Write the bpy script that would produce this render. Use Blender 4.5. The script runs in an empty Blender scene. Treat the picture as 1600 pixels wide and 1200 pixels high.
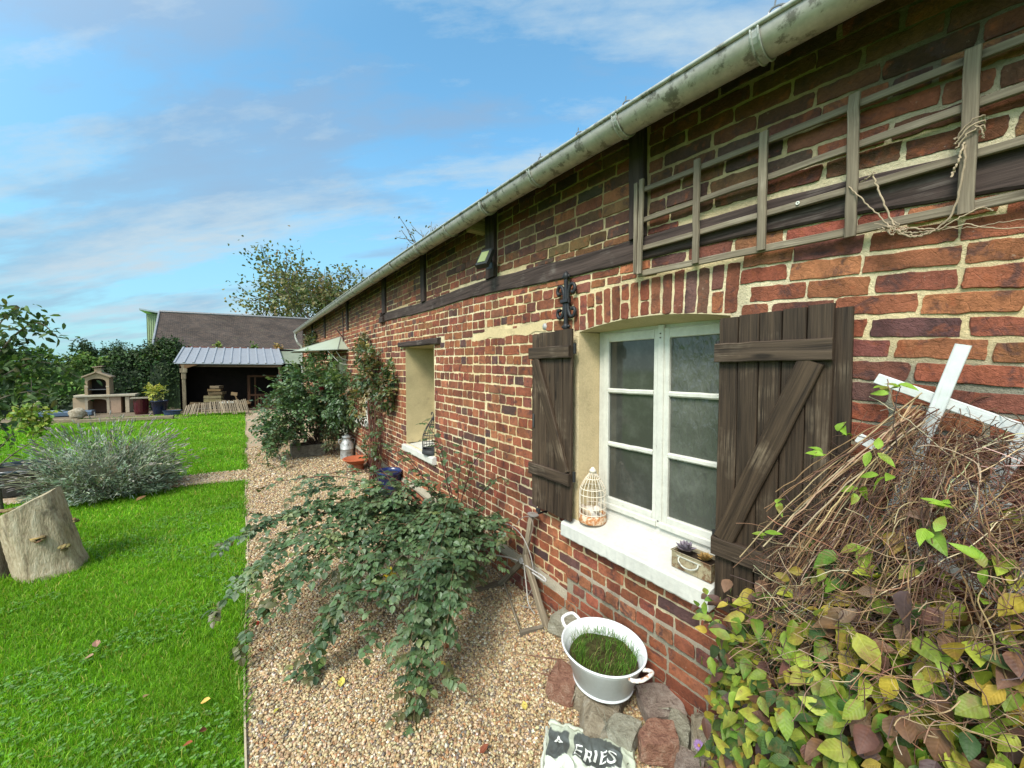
import bpy, math, random
import numpy as np
from mathutils import Vector, Matrix

C = bpy.context.scene
R = math.radians
rng = np.random.default_rng(7)
random.seed(7)
COL = C.collection

# ------------------------------------------------------------------ camera, sky, sun, exposure
cd = bpy.data.cameras.new('camera')
cd.sensor_fit = 'HORIZONTAL'; cd.sensor_width = 36.0; cd.lens = 36.0 * 600 / 1600
cd.clip_start = 0.02; cd.clip_end = 3000
cam = bpy.data.objects.new('camera', cd); COL.objects.link(cam)
cam.location = (0, 0, 1.83)
cam.rotation_euler = (R(90 - 2.10), 0, R(-34.52))
C.camera = cam

SUN_DIR = Vector((-0.62, -0.30, 0.78)).normalized()      # towards the sun
sl = bpy.data.lights.new('sun', 'SUN'); sl.energy = 1.6; sl.angle = R(20); sl.color = (1.0, 0.95, 0.86)
so = bpy.data.objects.new('sun', sl); COL.objects.link(so)
so.rotation_euler = SUN_DIR.to_track_quat('Z', 'Y').to_euler(); so.location = (-6, -4, 12)

C.view_settings.view_transform = 'Standard'; C.view_settings.look = 'None'
C.view_settings.exposure = 1.55; C.view_settings.gamma = 1.0
C.cycles.use_denoising = True
C.cycles.max_bounces = 6
C.cycles.diffuse_bounces = 3
C.cycles.transparent_max_bounces = 8


class NT:
    """short node-tree writer"""
    def __init__(s, tree): s.t = tree; s.n = tree.nodes; s.l = tree.links
    def new(s, kind, **kw):
        n = s.n.new(kind)
        for k, v in kw.items():
            if hasattr(n, k): setattr(n, k, v)
        return n
    def link(s, a, b): s.l.new(a, b)
    def setin(s, node, key, v):
        if hasattr(v, 'is_linked'): s.link(v, node.inputs[key])
        else: node.inputs[key].default_value = v
    def coord(s, kind='Object'): return s.new('ShaderNodeTexCoord').outputs[kind]
    def mapping(s, v, scale=(1, 1, 1), loc=(0, 0, 0), rot=(0, 0, 0)):
        m = s.new('ShaderNodeMapping'); s.link(v, m.inputs['Vector'])
        m.inputs['Scale'].default_value = scale; m.inputs['Location'].default_value = loc; m.inputs['Rotation'].default_value = rot
        return m.outputs[0]
    def noise(s, v, scale=5, detail=4, rough=.55, dist=0.0, out='Fac'):
        n = s.new('ShaderNodeTexNoise'); s.link(v, n.inputs['Vector'])
        n.inputs['Scale'].default_value = scale; n.inputs['Detail'].default_value = detail
        n.inputs['Roughness'].default_value = rough; n.inputs['Distortion'].default_value = dist
        return n.outputs[out]
    def voro(s, v, scale=5, feature='F1', out='Distance', rand=1.0):
        n = s.new('ShaderNodeTexVoronoi', feature=feature); s.link(v, n.inputs['Vector'])
        n.inputs['Scale'].default_value = scale; n.inputs['Randomness'].default_value = rand
        return n.outputs[out]
    def ramp(s, f, stops):
        n = s.new('ShaderNodeValToRGB'); s.link(f, n.inputs[0]); e = n.color_ramp.elements
        while len(e) < len(stops): e.new(0.5)
        for i, (p, c) in enumerate(stops):
            e[i].position = p
            e[i].color = (c, c, c, 1) if isinstance(c, (int, float)) else (*c, 1)
        return n.outputs[0]
    def mix(s, f, a, b, mode='MIX'):
        n = s.new('ShaderNodeMix', data_type='RGBA', blend_type=mode)
        s.setin(n, 0, f)
        for k, v in ((6, a), (7, b)):
            if hasattr(v, 'is_linked'): s.link(v, n.inputs[k])
            else: n.inputs[k].default_value = (*v, 1) if len(v) == 3 else v
        return n.outputs[2]
    def math(s, op, a, b=0.0):
        n = s.new('ShaderNodeMath', operation=op); s.setin(n, 0, a); s.setin(n, 1, b); return n.outputs[0]
    def attr(s, name, out='Color'): return s.new('ShaderNodeAttribute', attribute_name=name).outputs[out]
    def bump(s, h, strength=.5, dist=.01, normal=None):
        n = s.new('ShaderNodeBump'); s.link(h, n.inputs['Height'])
        n.inputs['Strength'].default_value = strength; n.inputs['Distance'].default_value = dist
        if normal is not None: s.link(normal, n.inputs['Normal'])
        return n.outputs[0]


# ---- sky: Nishita tinted to the photograph's blue, with thin high cloud in real directions
W = bpy.data.worlds.new('World'); C.world = W; W.use_nodes = True
w = NT(W.node_tree); w.n.clear()
sky = w.new('ShaderNodeTexSky', sky_type='NISHITA')
sky.sun_disc = False
sky.sun_elevation = math.asin(SUN_DIR.z); sky.sun_rotation = math.atan2(SUN_DIR.x, SUN_DIR.y)
sky.air_density = 1.0; sky.dust_density = 0.6; sky.ozone_density = 2.0
blue = w.mix(1.0, sky.outputs[0], (1.35, 2.15, 2.1), 'MULTIPLY')
g = w.coord('Generated')
sep = w.new('ShaderNodeSeparateXYZ'); w.link(g, sep.inputs[0])
zc = w.math('ADD', w.math('MAXIMUM', sep.outputs[2], 0.0), 0.20)
px_ = w.math('DIVIDE', sep.outputs[0], zc); py_ = w.math('DIVIDE', sep.outputs[1], zc)
cmb = w.new('ShaderNodeCombineXYZ'); w.link(px_, cmb.inputs[0]); w.link(py_, cmb.inputs[1])
base = w.mapping(cmb.outputs[0], rot=(0, 0, R(40)))
m1 = w.mapping(base, scale=(.55, 1.5, 1), loc=(3.1, 1.4, 0))
big = w.noise(m1, 1.35, 12, .58, .15)
m2 = w.mapping(base, scale=(.36, 1.7, 1), rot=(0, 0, R(9)), loc=(1.7, 5.2, 0))
fine = w.noise(w.mapping(base, scale=(1.0, 2.2, 1)), 5.5, 10, .66, .2)
wisp = w.math('ADD', w.math('MULTIPLY', w.noise(m2, 1.5, 10, .58, .15), .78), w.math('MULTIPLY', fine, .22))
greym = w.ramp(big, [(.49, 0.0), (.58, .5), (.72, .75)])
whitem = w.ramp(wisp, [(.475, 0.0), (.54, .42), (.63, 1.0)])
SKY_GREY = (2.3, 3.15, 4.3); SKY_WHITE = (3.9, 4.9, 5.6)
hz = w.ramp(sep.outputs[2], [(0.0, .85), (.18, .60), (.5, 0.10)])
blue2 = w.mix(hz, blue, (2.2, 3.85, 4.7))
c1 = w.mix(greym, blue2, SKY_GREY)
c2 = w.mix(whitem, c1, SKY_WHITE)
# sky glow added round the sun, behind the camera, for neutral fill
dp = w.new('ShaderNodeVectorMath', operation='DOT_PRODUCT'); w.link(g, dp.inputs[0]); dp.inputs[1].default_value = SUN_DIR
glow = w.math('POWER', w.math('MAXIMUM', w.math('SUBTRACT', dp.outputs['Value'], .12), 0.0), 1.6)
c3 = w.mix(1.0, c2, w.mix(glow, (0, 0, 0), (11.0, 10.4, 9.4)), 'ADD')
bg = w.new('ShaderNodeBackground'); w.link(c3, bg.inputs[0]); bg.inputs[1].default_value = 0.05
wo = w.new('ShaderNodeOutputWorld'); w.link(bg.outputs[0], wo.inputs[0])

# ------------------------------------------------------------------ mesh helpers
def ar(v): return np.asarray(v, dtype=np.float64)

class MB:
    """collects vertices, faces, colours and uvs; build() links them as ONE mesh object"""
    def __init__(s): s.V = []; s.Cc = []; s.U = []; s.F = []; s.n = 0
    def add(s, V, F, col=(1, 1, 1), uv=None, mi=0):
        V = ar(V); k = len(V)
        c = ar(col)
        if c.ndim == 1: c = np.tile(c[:3], (k, 1))
        s.V.append(V); s.Cc.append(c); s.U.append(np.zeros((k, 2)) if uv is None else ar(uv))
        if isinstance(F, np.ndarray): s.F.append((F + s.n, mi))
        else:
            by = {}
            for f in F: by.setdefault(len(f), []).append(f)
            for L in by.values(): s.F.append((np.array(L, dtype=np.int64) + s.n, mi))
        s.n += k
    def build(s, name, mats, parent=None, smooth=False):
        V = np.concatenate(s.V); cc = np.concatenate(s.Cc); uu = np.concatenate(s.U)
        me = bpy.data.meshes.new(name)
        me.vertices.add(len(V)); me.vertices.foreach_set('co', V.astype(np.float32).ravel())
        li = np.concatenate([f.ravel() for f, _ in s.F]).astype(np.int32)
        tot = np.concatenate([np.full(len(f), f.shape[1], dtype=np.int32) for f, _ in s.F])
        mi = np.concatenate([np.full(len(f), m, dtype=np.int32) for f, m in s.F])
        st = np.concatenate([[0], np.cumsum(tot)[:-1]]).astype(np.int32)
        me.loops.add(len(li)); me.loops.foreach_set('vertex_index', li)
        me.polygons.add(len(tot)); me.polygons.foreach_set('loop_start', st)
        try: me.polygons.foreach_set('loop_total', tot)
        except Exception: pass
        me.polygons.foreach_set('material_index', mi)
        me.polygons.foreach_set('use_smooth', np.full(len(tot), bool(smooth)))
        a = me.attributes.new('Col', 'FLOAT_COLOR', 'POINT')
        a.data.foreach_set('color', np.concatenate([cc, np.ones((len(cc), 1))], 1).astype(np.float32).ravel())
        ul = me.uv_layers.new(name='UVMap'); ul.data.foreach_set('uv', uu[li].astype(np.float32).ravel())
        me.update(calc_edges=True); me.validate()
        for m in (mats if isinstance(mats, (list, tuple)) else [mats]): me.materials.append(m)
        o = bpy.data.objects.new(name, me); COL.objects.link(o)
        if parent is not None:
            o.parent = parent
            pm = Matrix.Translation(world_loc(parent))
            o.matrix_parent_inverse = pm.inverted()
        return o

def world_loc(o):
    v = Vector((0, 0, 0))
    if 'base' in LOC.get(o.name, {}): v = LOC[o.name]['base']
    return v
LOC = {}

def tag(o, label=None, cat=None, group=None, kind=None):
    if label: o['label'] = label
    if cat: o['category'] = cat
    if group: o['group'] = group
    if kind: o['kind'] = kind
    return o

def thing(name, label, cat, loc=(0, 0, 0), group=None):
    o = bpy.data.objects.new(name, None); COL.objects.link(o); o.location = loc
    o.empty_display_size = .1
    LOC[o.name] = {'base': Vector(loc)}
    return tag(o, label, cat, group)

def nrm(v):
    v = ar(v); return v / (np.linalg.norm(v, axis=-1, keepdims=True) + 1e-12)

def frame(d):
    d = nrm(d); a = ar([0, 0, 1]) if abs(d[2]) < .9 else ar([1, 0, 0])
    u = nrm(np.cross(a, d)); v = np.cross(d, u); return d, u, v

def jit(col, amt=.1):
    c = ar(col); return np.clip(c * (1 + rng.normal(0, amt)) * (1 + rng.normal(0, amt * .35, 3)), 0.003, .95)

def quad(mb, a, b, c, d, col=(1, 1, 1), mi=0):
    a, b, c, d = map(ar, (a, b, c, d)); L = np.linalg.norm(b - a); H = np.linalg.norm(d - a)
    mb.add([a, b, c, d], [(0, 1, 2, 3)], col, [(0, 0), (L, 0), (L, H), (0, H)], mi)

def box(mb, lo, hi, col=(1, 1, 1), mi=0, ch=0.0):
    lo, hi = ar(lo), ar(hi); c = (lo + hi) / 2; h = (hi - lo) / 2
    ax = int(np.argmax(h)); e = np.eye(3)[ax]
    o = [i for i in range(3) if i != ax]
    board(mb, c - e * h[ax], c + e * h[ax], np.eye(3)[o[0]], h[o[0]] * 2, h[o[1]] * 2, col, ch, 1, 0, mi)

def board(mb, p0, p1, wdir, w, t, col=(1, 1, 1), ch=.003, seg=1, wob=0.0, mi=0):
    """bar from p0 to p1, w wide along wdir, t thick; chamfered edges, uv runs along the grain"""
    p0, p1 = ar(p0), ar(p1); d = nrm(p1 - p0); L = np.linalg.norm(p1 - p0)
    wd = ar(wdir); wd = nrm(wd - d * np.dot(wd, d)); td = np.cross(d, wd)
    c = min(ch, w * .3, t * .3); a, b = w / 2, t / 2
    if c > 1e-6: prof = [(-a + c, -b), (a - c, -b), (a, -b + c), (a, b - c), (a - c, b), (-a + c, b), (-a, b - c), (-a, -b + c)]
    else: prof = [(-a, -b), (a, -b), (a, b), (-a, b)]
    prof = ar(prof); k = len(prof)
    per = np.concatenate([[0], np.cumsum(np.linalg.norm(np.roll(prof, -1, 0) - prof, axis=1))])
    uo, vo = rng.uniform(0, 20, 2)
    V = []; U = []
    for i in range(seg + 1):
        f = i / seg
        off = rng.normal(0, wob, 2) if wob and 0 <= i <= seg else (0, 0)
        sc = 1 + (rng.normal(0, wob * 6) if wob else 0)
        ctr = p0 + d * L * f + wd * off[0] + td * off[1] * .3
        for q in range(k + 1):
            x, y = prof[q % k]
            V.append(ctr + wd * x * sc + td * y); U.append((uo + L * f, vo + per[q]))
    F = []
    for i in range(seg):
        for q in range(k):
            A = i * (k + 1) + q; F.append((A, A + 1, A + k + 2, A + k + 1))
    mb.add(V, F, col, U, mi)
    for i, rev in ((0, True), (seg, False)):
        ring = V[i * (k + 1):i * (k + 1) + k]
        f = tuple(range(k)); f = f[::-1] if rev else f
        mb.add(ring, [f], ar(col) * .9, [(uo + x * .2, vo + y) for x, y in prof], mi)

def tube(mb, pts, r, n=6, col=(1, 1, 1), cap=True, mi=0):
    P = ar(pts); m = len(P)
    r = np.full(m, r) if np.isscalar(r) else ar(r)
    T = np.gradient(P, axis=0) if m > 1 else P
    T = nrm(T)
    d, u, v = frame(T[0]); V = []; U = []; acc = 0
    ang = np.linspace(0, 2 * np.pi, n, endpoint=False)
    for i in range(m):
        u = nrm(u - T[i] * np.dot(u, T[i])); v = np.cross(T[i], u)
        if i: acc += np.linalg.norm(P[i] - P[i - 1])
        V.append(P[i] + r[i] * (np.cos(ang)[:, None] * u + np.sin(ang)[:, None] * v))
        U.append(np.stack([np.full(n, acc), ang * max(r[0], .002)], 1))
    V = np.concatenate(V); U = np.concatenate(U)
    i = np.arange(m - 1)[:, None] * n; q = np.arange(n)[None]; q2 = (q + 1) % n
    F = np.stack([i + q, i + q2, i + n + q2, i + n + q], -1).reshape(-1, 4)
    mb.add(V, F, col, U, mi)
    if cap and n > 2:
        mb.add(V[:n], [tuple(range(n))[::-1]], col, U[:n], mi); mb.add(V[-n:], [tuple(range(n))], col, U[-n:], mi)

def lathe(mb, prof, ctr, n=24, col=(1, 1, 1), sx=1.0, sy=1.0, mi=0, ax=(0, 0, 1)):
    """profile of (radius, height)"""
    P = ar(prof); m = len(P); a = np.linspace(0, 2 * np.pi, n, endpoint=False)
    d, u, v = frame(ax)
    if abs(d[2]) > .99: u, v = ar([1, 0, 0]), ar([0, 1, 0])
    V = np.concatenate([ar(ctr) + d * z + r * (np.cos(a)[:, None] * u * sx + np.sin(a)[:, None] * v * sy) for r, z in P])
    hh = np.concatenate([[0], np.cumsum(np.linalg.norm(np.diff(P, axis=0), axis=1))])
    U = np.concatenate([np.stack([a * max(P[:, 0].max(), .01), np.full(n, h)], 1) for h in hh])
    i = np.arange(m - 1)[:, None] * n; q = np.arange(n)[None]; q2 = (q + 1) % n
    mb.add(V, np.stack([i + q, i + q2, i + n + q2, i + n + q], -1).reshape(-1, 4), col, U, mi)

def bez(p0, p1, p2, p3=None, n=12):
    t = np.linspace(0, 1, n)[:, None]; p0, p1, p2 = ar(p0), ar(p1), ar(p2)
    if p3 is None: return (1 - t) ** 2 * p0 + 2 * t * (1 - t) * p1 + t ** 2 * p2
    p3 = ar(p3)
    return (1 - t) ** 3 * p0 + 3 * t * (1 - t) ** 2 * p1 + 3 * t ** 2 * (1 - t) * p2 + t ** 3 * p3

def spline(pts, n=24):
    """Catmull-Rom through the points"""
    P = ar(pts); P = np.concatenate([[2 * P[0] - P[1]], P, [2 * P[-1] - P[-2]]]); out = []
    k = len(P) - 3; per = max(2, n // k)
    for i in range(k):
        for t in np.linspace(0, 1, per, endpoint=False):
            a, b, c, d = P[i:i + 4]
            out.append(.5 * (2 * b + (c - a) * t + (2 * a - 5 * b + 4 * c - d) * t * t + (3 * b - a - 3 * c + d) * t ** 3))
    out.append(P[-2]); return ar(out)

LEAF_T = ar([0, .3, .3, .3, .68, .68, .68, 1.0])
LEAF_W = ar([0, -.85, 0, .85, -.75, 0, .75, 0])
LEAF_F4 = np.array([[1, 2, 5, 4], [2, 3, 6, 5]]); LEAF_F3 = np.array([[0, 2, 1], [0, 3, 2], [4, 5, 7], [5, 6, 7]])

# finer leaf outline for the plants nearest the camera
HI_T = ar([0] + [.12] * 3 + [.34] * 3 + [.6] * 3 + [.83] * 3 + [1.0])
HI_W = ar([0, -.52, 0, .52, -.95, 0, .95, -.86, 0, .86, -.44, 0, .44, 0])
HI_F4 = np.array([[r, r + 1, r + 4, r + 3] for r in (1, 4, 7)] + [[r + 1, r + 2, r + 5, r + 4] for r in (1, 4, 7)])
HI_F3 = np.array([[0, 2, 1], [0, 3, 2], [10, 11, 13], [11, 12, 13]])

def leaves(mb, P, D, N, L, Wd, col, fold=.25, curl=.2, mi=0, hi=False):
    """many leaves at once: base P, direction D, face normal N, length L, half width Wd, colour per leaf"""
    P = ar(P); k = len(P)
    if k == 0: return
    LT, LW, L4, L3 = (HI_T, HI_W, HI_F4, HI_F3) if hi else (LEAF_T, LEAF_W, LEAF_F4, LEAF_F3); nv = len(LT)
    D = nrm(D); N = ar(N); S = nrm(np.cross(D, N)); N = nrm(np.cross(S, D))
    L = np.broadcast_to(ar(L), (k,)); Wd = np.broadcast_to(ar(Wd), (k,))
    cu = curl * (1 + .5 * rng.normal(0, 1, k)); fo = fold * (1 + .4 * rng.normal(0, 1, k))
    V = (P[:, None] + D[:, None] * (LT[None, :, None] * L[:, None, None])
         + S[:, None] * (LW[None, :, None] * Wd[:, None, None])
         + N[:, None] * ((np.abs(LW)[None] * fo[:, None] * Wd[:, None] - (LT ** 2)[None] * cu[:, None] * L[:, None])[..., None]))
    b = np.arange(k)[:, None, None] * nv
    cc = np.repeat(ar(col), nv, 0) if ar(col).ndim == 2 else np.tile(ar(col), (k * nv, 1))
    uv = np.tile(np.stack([LT, LW], 1), (k, 1))
    n0 = mb.n
    mb.V.append(V.reshape(-1, 3)); mb.Cc.append(cc); mb.U.append(uv); mb.n += k * nv
    mb.F.append(((b + L4[None]).reshape(-1, 4) + n0, mi)); mb.F.append(((b + L3[None]).reshape(-1, 3) + n0, mi))

def palette(k, cols, wts, amt=.14):
    cols = ar(cols); i = rng.choice(len(cols), k, p=ar(wts) / sum(wts))
    return np.clip(cols[i] * (1 + rng.normal(0, amt, (k, 1))) * (1 + rng.normal(0, amt * .4, (k, 3))), .002, .95)

_ico = None
def ico():
    """18-vertex rounded pebble"""
    global _ico
    if _ico is None:
        V = [(1, 0, 0), (-1, 0, 0), (0, 1, 0), (0, -1, 0), (0, 0, 1), (0, 0, -1)]
        T = [(0, 2, 4), (2, 1, 4), (1, 3, 4), (3, 0, 4), (2, 0, 5), (1, 2, 5), (3, 1, 5), (0, 3, 5)]
        cache = {}
        def mid(a, b):
            k = (min(a, b), max(a, b))
            if k not in cache: V.append(tuple(nrm(ar(V[a]) + ar(V[b])))); cache[k] = len(V) - 1
            return cache[k]
        F = []
        for a, b, c in T:
            x, y, z = mid(a, b), mid(b, c), mid(c, a); F += [(a, x, z), (x, b, y), (z, y, c), (x, y, z)]
        _ico = (ar(V), np.array(F))
    return _ico

def rotmats(k):
    q = nrm(rng.normal(0, 1, (k, 4))); a, b, c, d = q.T
    return np.stack([np.stack([1 - 2 * (c * c + d * d), 2 * (b * c - a * d), 2 * (b * d + a * c)], -1),
                     np.stack([2 * (b * c + a * d), 1 - 2 * (b * b + d * d), 2 * (c * d - a * b)], -1),
                     np.stack([2 * (b * d - a * c), 2 * (c * d + a * b), 1 - 2 * (b * b + c * c)], -1)], 1)

# ------------------------------------------------------------------ materials
def mat(name, fn, **kw):
    m = bpy.data.materials.new(name); m.use_nodes = True; t = NT(m.node_tree); t.n.clear()
    out = t.new('ShaderNodeOutputMaterial'); p = t.new('ShaderNodeBsdfPrincipled'); t.link(p.outputs[0], out.inputs[0])
    for k, v in kw.items(): p.inputs[k.replace('_', ' ')].default_value = v
    fn(t, p, out); return m

def varied(name, rough=.8, n1=6, n2=60, amt=.35, bump=.3, bdist=.004, spec=.3, metal=0.0, coord='Object', base=None, dirt=None):
    """vertex colour (or base colour) broken up by two noises, with a bump"""
    def fn(t, p, out):
        c = t.coord(coord)
        a = t.noise(c, n1, 5, .6); b = t.noise(c, n2, 4, .6)
        f = t.math('ADD', t.math('MULTIPLY', a, .6), t.math('MULTIPLY', b, .4))
        k = t.ramp(f, [(.3, 1 - amt), (.7, 1 + amt)])
        src = t.attr('Col') if base is None else None
        colr = t.mix(1.0, src if src is not None else base, k, 'MULTIPLY')
        if dirt:
            dn = t.noise(c, dirt[1], 6, .7); dm = t.ramp(dn, [(dirt[2], 0.0), (dirt[2] + .08, dirt[3])])
            colr = t.mix(dm, colr, dirt[0])
        t.link(colr, p.inputs['Base Color'])
        h = t.math('ADD', t.math('MULTIPLY', a, .5), b)
        t.link(t.bump(h, bump, bdist), p.inputs['Normal'])
    return mat(name, fn, Roughness=rough, Specular_IOR_Level=spec, Metallic=metal)

def leafmat(name, trans=.3, rough=.5, spec=.35, spot=None, blush=None):
    def fn(t, p, out):
        c = t.coord('Object'); n = t.noise(c, 28, 3, .6)
        k = t.ramp(n, [(.3, .72), (.7, 1.25)])
        col = t.mix(1.0, t.attr('Col'), k, 'MULTIPLY')
        uv = t.new('ShaderNodeSeparateXYZ'); t.link(t.coord('UV'), uv.inputs[0])
        rib = t.ramp(t.math('ABSOLUTE', uv.outputs[1]), [(0.0, 1.0), (.1, 0.0)])
        col = t.mix(t.math('MULTIPLY', rib, .25), col, t.mix(1.0, col, (1.7, 1.6, 1.3), 'MULTIPLY'))
        vein = t.math('SINE', t.math('MULTIPLY', t.math('SUBTRACT', uv.outputs[0], t.math('MULTIPLY', t.math('ABSOLUTE', uv.outputs[1]), .28)), 46.0))
        t.link(t.bump(t.math('ADD', t.math('MULTIPLY', vein, .35), t.math('MULTIPLY', rib, -.8)), .35, .0015), p.inputs['Normal'])
        if blush:
            bm_ = t.ramp(t.noise(t.mapping(c, loc=(1, 2, 3)), blush[1], 4, .6, .3), [(.53, 0.0), (.66, blush[2])]); col = t.mix(bm_, col, blush[0])
            tip = t.ramp(t.math('ADD', uv.outputs[0], t.math('MULTIPLY', t.noise(c, 9, 2, .5), .5)), [(1.0, 0.0), (1.25, .6)]); col = t.mix(tip, col, tuple(x * .8 for x in blush[0]))
        if spot:
            sm = t.ramp(t.noise(c, 40, 5, .7), [(spot[1], 0.0), (spot[1] + .06, .8)])
            col = t.mix(sm, col, spot[0])
        t.link(col, p.inputs['Base Color'])
        tr = t.new('ShaderNodeBsdfTranslucent'); t.link(t.mix(1.0, col, (1.25, 1.3, .6), 'MULTIPLY'), tr.inputs[0])
        mx = t.new('ShaderNodeMixShader'); mx.inputs[0].default_value = trans
        t.link(p.outputs[0], mx.inputs[1]); t.link(tr.outputs[0], mx.inputs[2]); t.link(mx.outputs[0], out.inputs[0])
    return mat(name, fn, Roughness=rough, Specular_IOR_Level=spec)

def woodmat(name, dark, light, grain=90, rough=.8, bump=.5, silver=None, worn=.5):
    """weathered wood; uv.x runs along the grain"""
    def fn(t, p, out):
        uv = t.coord('UV')
        wv = t.mapping(uv, scale=(1.6, 26, 1))
        big = t.noise(wv, 1.0, 4, .55, .8)
        fine = t.noise(t.mapping(uv, scale=(3.5, grain * 1.6, 1)), 1.0, 5, .65, .3)
        patch = t.noise(uv, 4.5, 4, .6)
        f = t.math('ADD', t.math('MULTIPLY', big, .5), t.math('MULTIPLY', fine, .5))
        col = t.ramp(f, [(.36, dark), (.64, light)])
        if silver:
            sm = t.math('MULTIPLY', t.ramp(patch, [(worn, 0.0), (worn + .2, 1.0)]), t.ramp(fine, [(.45, 0.0), (.62, 1.0)]))
            col = t.mix(sm, col, silver)
        kn = t.voro(t.mapping(uv, scale=(2.6, 9, 1)), 1.0)
        col = t.mix(t.ramp(kn, [(.06, .75), (.13, 0.0)]), col, tuple(x * .45 for x in dark))
        col = t.mix(1.0, col, t.attr('Col'), 'MULTIPLY')
        t.link(col, p.inputs['Base Color'])
        t.link(t.bump(f, bump, .004), p.inputs['Normal'])
    return mat(name, fn, Roughness=rough, Specular_IOR_Level=.25)

def single(mb, name, m, label, cat, base=(0, 0, 0), group=None, kind=None, smooth=False):
    """a thing that is one mesh, its origin at its base"""
    o = mb.build(name, m, None, smooth)
    b = Vector(base)
    if b.length > 0:
        o.data.transform(Matrix.Translation(-b)); o.location = b
    return tag(o, label, cat, group, kind)

# ------------------------------------------------------------------ the brick house
def zeave(y): return 2.96 + .117 * math.log(1 + max(y, 0))
WX = 1.85                       # plane of the brick faces
Y_NEAR, Y_FAR = -2.2, 17.4
def sag(y): return .135 * math.log(1 + max(y, 0.0))
def sg(z):
    t = min(max((z - .9) / 1.5, 0), 1); return t * t * (3 - 2 * t)
def warp(y, z): return z + sag(y) * sg(z)
def arch(y):  return 2.082 + .05 * (1 - ((y - 1.40) / .50) ** 2)     # soffit of the window arch
def beam_lo(y): return warp(y, 2.335) + .012 * math.sin(y * 2.3)
def beam_hi(y): return warp(y, 2.462) + .012 * math.sin(y * 2.3 + .5)

house = thing('brick_house', 'long low red brick cottage with timber beams and a zinc gutter beside the gravel path', 'house', (WX, 7.5, 0))

def brick_mat():
    def fn(t, p, out):
        c = t.coord('Object'); col = t.attr('Col')
        n1 = t.noise(c, 9, 4, .6, .3); n2 = t.noise(c, 70, 5, .65); n3 = t.noise(c, 260, 3, .6)
        k = t.ramp(t.math('ADD', t.math('MULTIPLY', n1, .55), t.math('MULTIPLY', n2, .45)), [(.3, .50), (.5, 1.0), (.7, 1.5)])
        col = t.mix(1.0, col, k, 'MULTIPLY')
        burn = t.ramp(t.noise(t.mapping(c, loc=(3, 7, 1)), 13, 5, .68, .6), [(.535, 0.0), (.64, .72)])
        col = t.mix(burn, col, (.062, .036, .036))
        orange = t.ramp(t.noise(t.mapping(c, loc=(9, 1, 5)), 17, 4, .6), [(.58, 0.0), (.7, .6)])
        col = t.mix(orange, col, (.30, .085, .035))
        lime = t.ramp(t.noise(t.mapping(c, loc=(2, 2, 8)), 45, 6, .75), [(.63, 0.0), (.70, .6)])
        lz = t.ramp(t.noise(c, 2.2, 3, .5), [(.42, .15), (.60, 1.0)])
        soot = t.ramp(t.noise(t.mapping(c, scale=(1, 1, .4), loc=(5, 3, 2)), 3.2, 6, .7, .4), [(.50, 1.0), (.68, .55)]); col = t.mix(1.0, col, soot, 'MULTIPLY')
        col = t.mix(t.math('MULTIPLY', lime, lz), col, (.46, .36, .28))
        t.link(col, p.inputs['Base Color'])
        h = t.math('ADD', t.math('MULTIPLY', n2, .7), t.math('MULTIPLY', n3, .35))
        crack = t.ramp(t.voro(c, 19, 'DISTANCE_TO_EDGE'), [(0.0, 0.0), (.03, 1.0)])
        h = t.math('ADD', h, t.math('MULTIPLY', crack, .12))
        t.link(t.bump(h, .9, .010), p.inputs['Normal'])
    return mat('old_brick', fn, Roughness=.82, Specular_IOR_Level=.25)
def mortar_mat():
    def fn(t, p, out):
        c = t.coord('Object'); col = t.attr('Col')
        n1 = t.noise(c, 6, 5, .6); n2 = t.noise(c, 110, 5, .7)
        k = t.ramp(t.math('ADD', t.math('MULTIPLY', n1, .5), t.math('MULTIPLY', n2, .5)), [(.3, .66), (.65, 1.15)])
        col = t.mix(1.0, col, k, 'MULTIPLY')
        soot = t.ramp(t.noise(t.mapping(c, scale=(1, 1, .4), loc=(5, 3, 2)), 3.2, 6, .7, .4), [(.50, 1.0), (.68, .6)]); col = t.mix(1.0, col, soot, 'MULTIPLY')
        t.link(col, p.inputs['Base Color'])
        t.link(t.bump(n2, 1.0, .012), p.inputs['Normal'])
    return mat('lime_mortar', fn, Roughness=.95, Specular_IOR_Level=.1)
M_BRICK = brick_mat(); M_MORTAR = mortar_mat()
M_PLASTER = varied('cream_plaster', .92, 5, 80, .2, .5, .006, .1, dirt=((.34, .26, .15), 3.2, .58, .5))
def paintmat(name, tint, chips, bare=(.26, .22, .165)):
    """old white paint over wood: brush grain, hairline cracks, chips down to grey wood, dirt in patches"""
    def fn(t, p, out):
        c = t.coord('Object'); uv = t.coord('UV')
        gr = t.noise(t.mapping(uv, scale=(4, 95, 1)), 1.0, 5, .65, .4); big = t.noise(c, 5, 5, .6); mid = t.noise(c, 38, 5, .7); chip = t.noise(t.mapping(uv, scale=(9, 34, 1)), 1.0, 6, .72, .5)
        k = t.ramp(t.math('ADD', t.math('MULTIPLY', big, .6), t.math('MULTIPLY', mid, .4)), [(.32, .80), (.62, 1.08)])
        col = t.mix(1.0, t.mix(1.0, tint, k, 'MULTIPLY'), t.attr('Col'), 'MULTIPLY')
        col = t.mix(t.ramp(gr, [(.30, .45), (.42, 0.0)]), col, (.36, .34, .28))
        cm = t.ramp(chip, [(chips, 0.0), (chips + .03, .9)]); col = t.mix(cm, col, bare)
        t.link(col, p.inputs['Base Color'])
        h = t.math('SUBTRACT', t.math('ADD', t.math('MULTIPLY', gr, .5), t.math('MULTIPLY', mid, .3)), t.math('MULTIPLY', cm, .8))
        t.link(t.bump(h, .6, .004), p.inputs['Normal'])
    return mat(name, fn, Roughness=.55, Specular_IOR_Level=.35)
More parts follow.
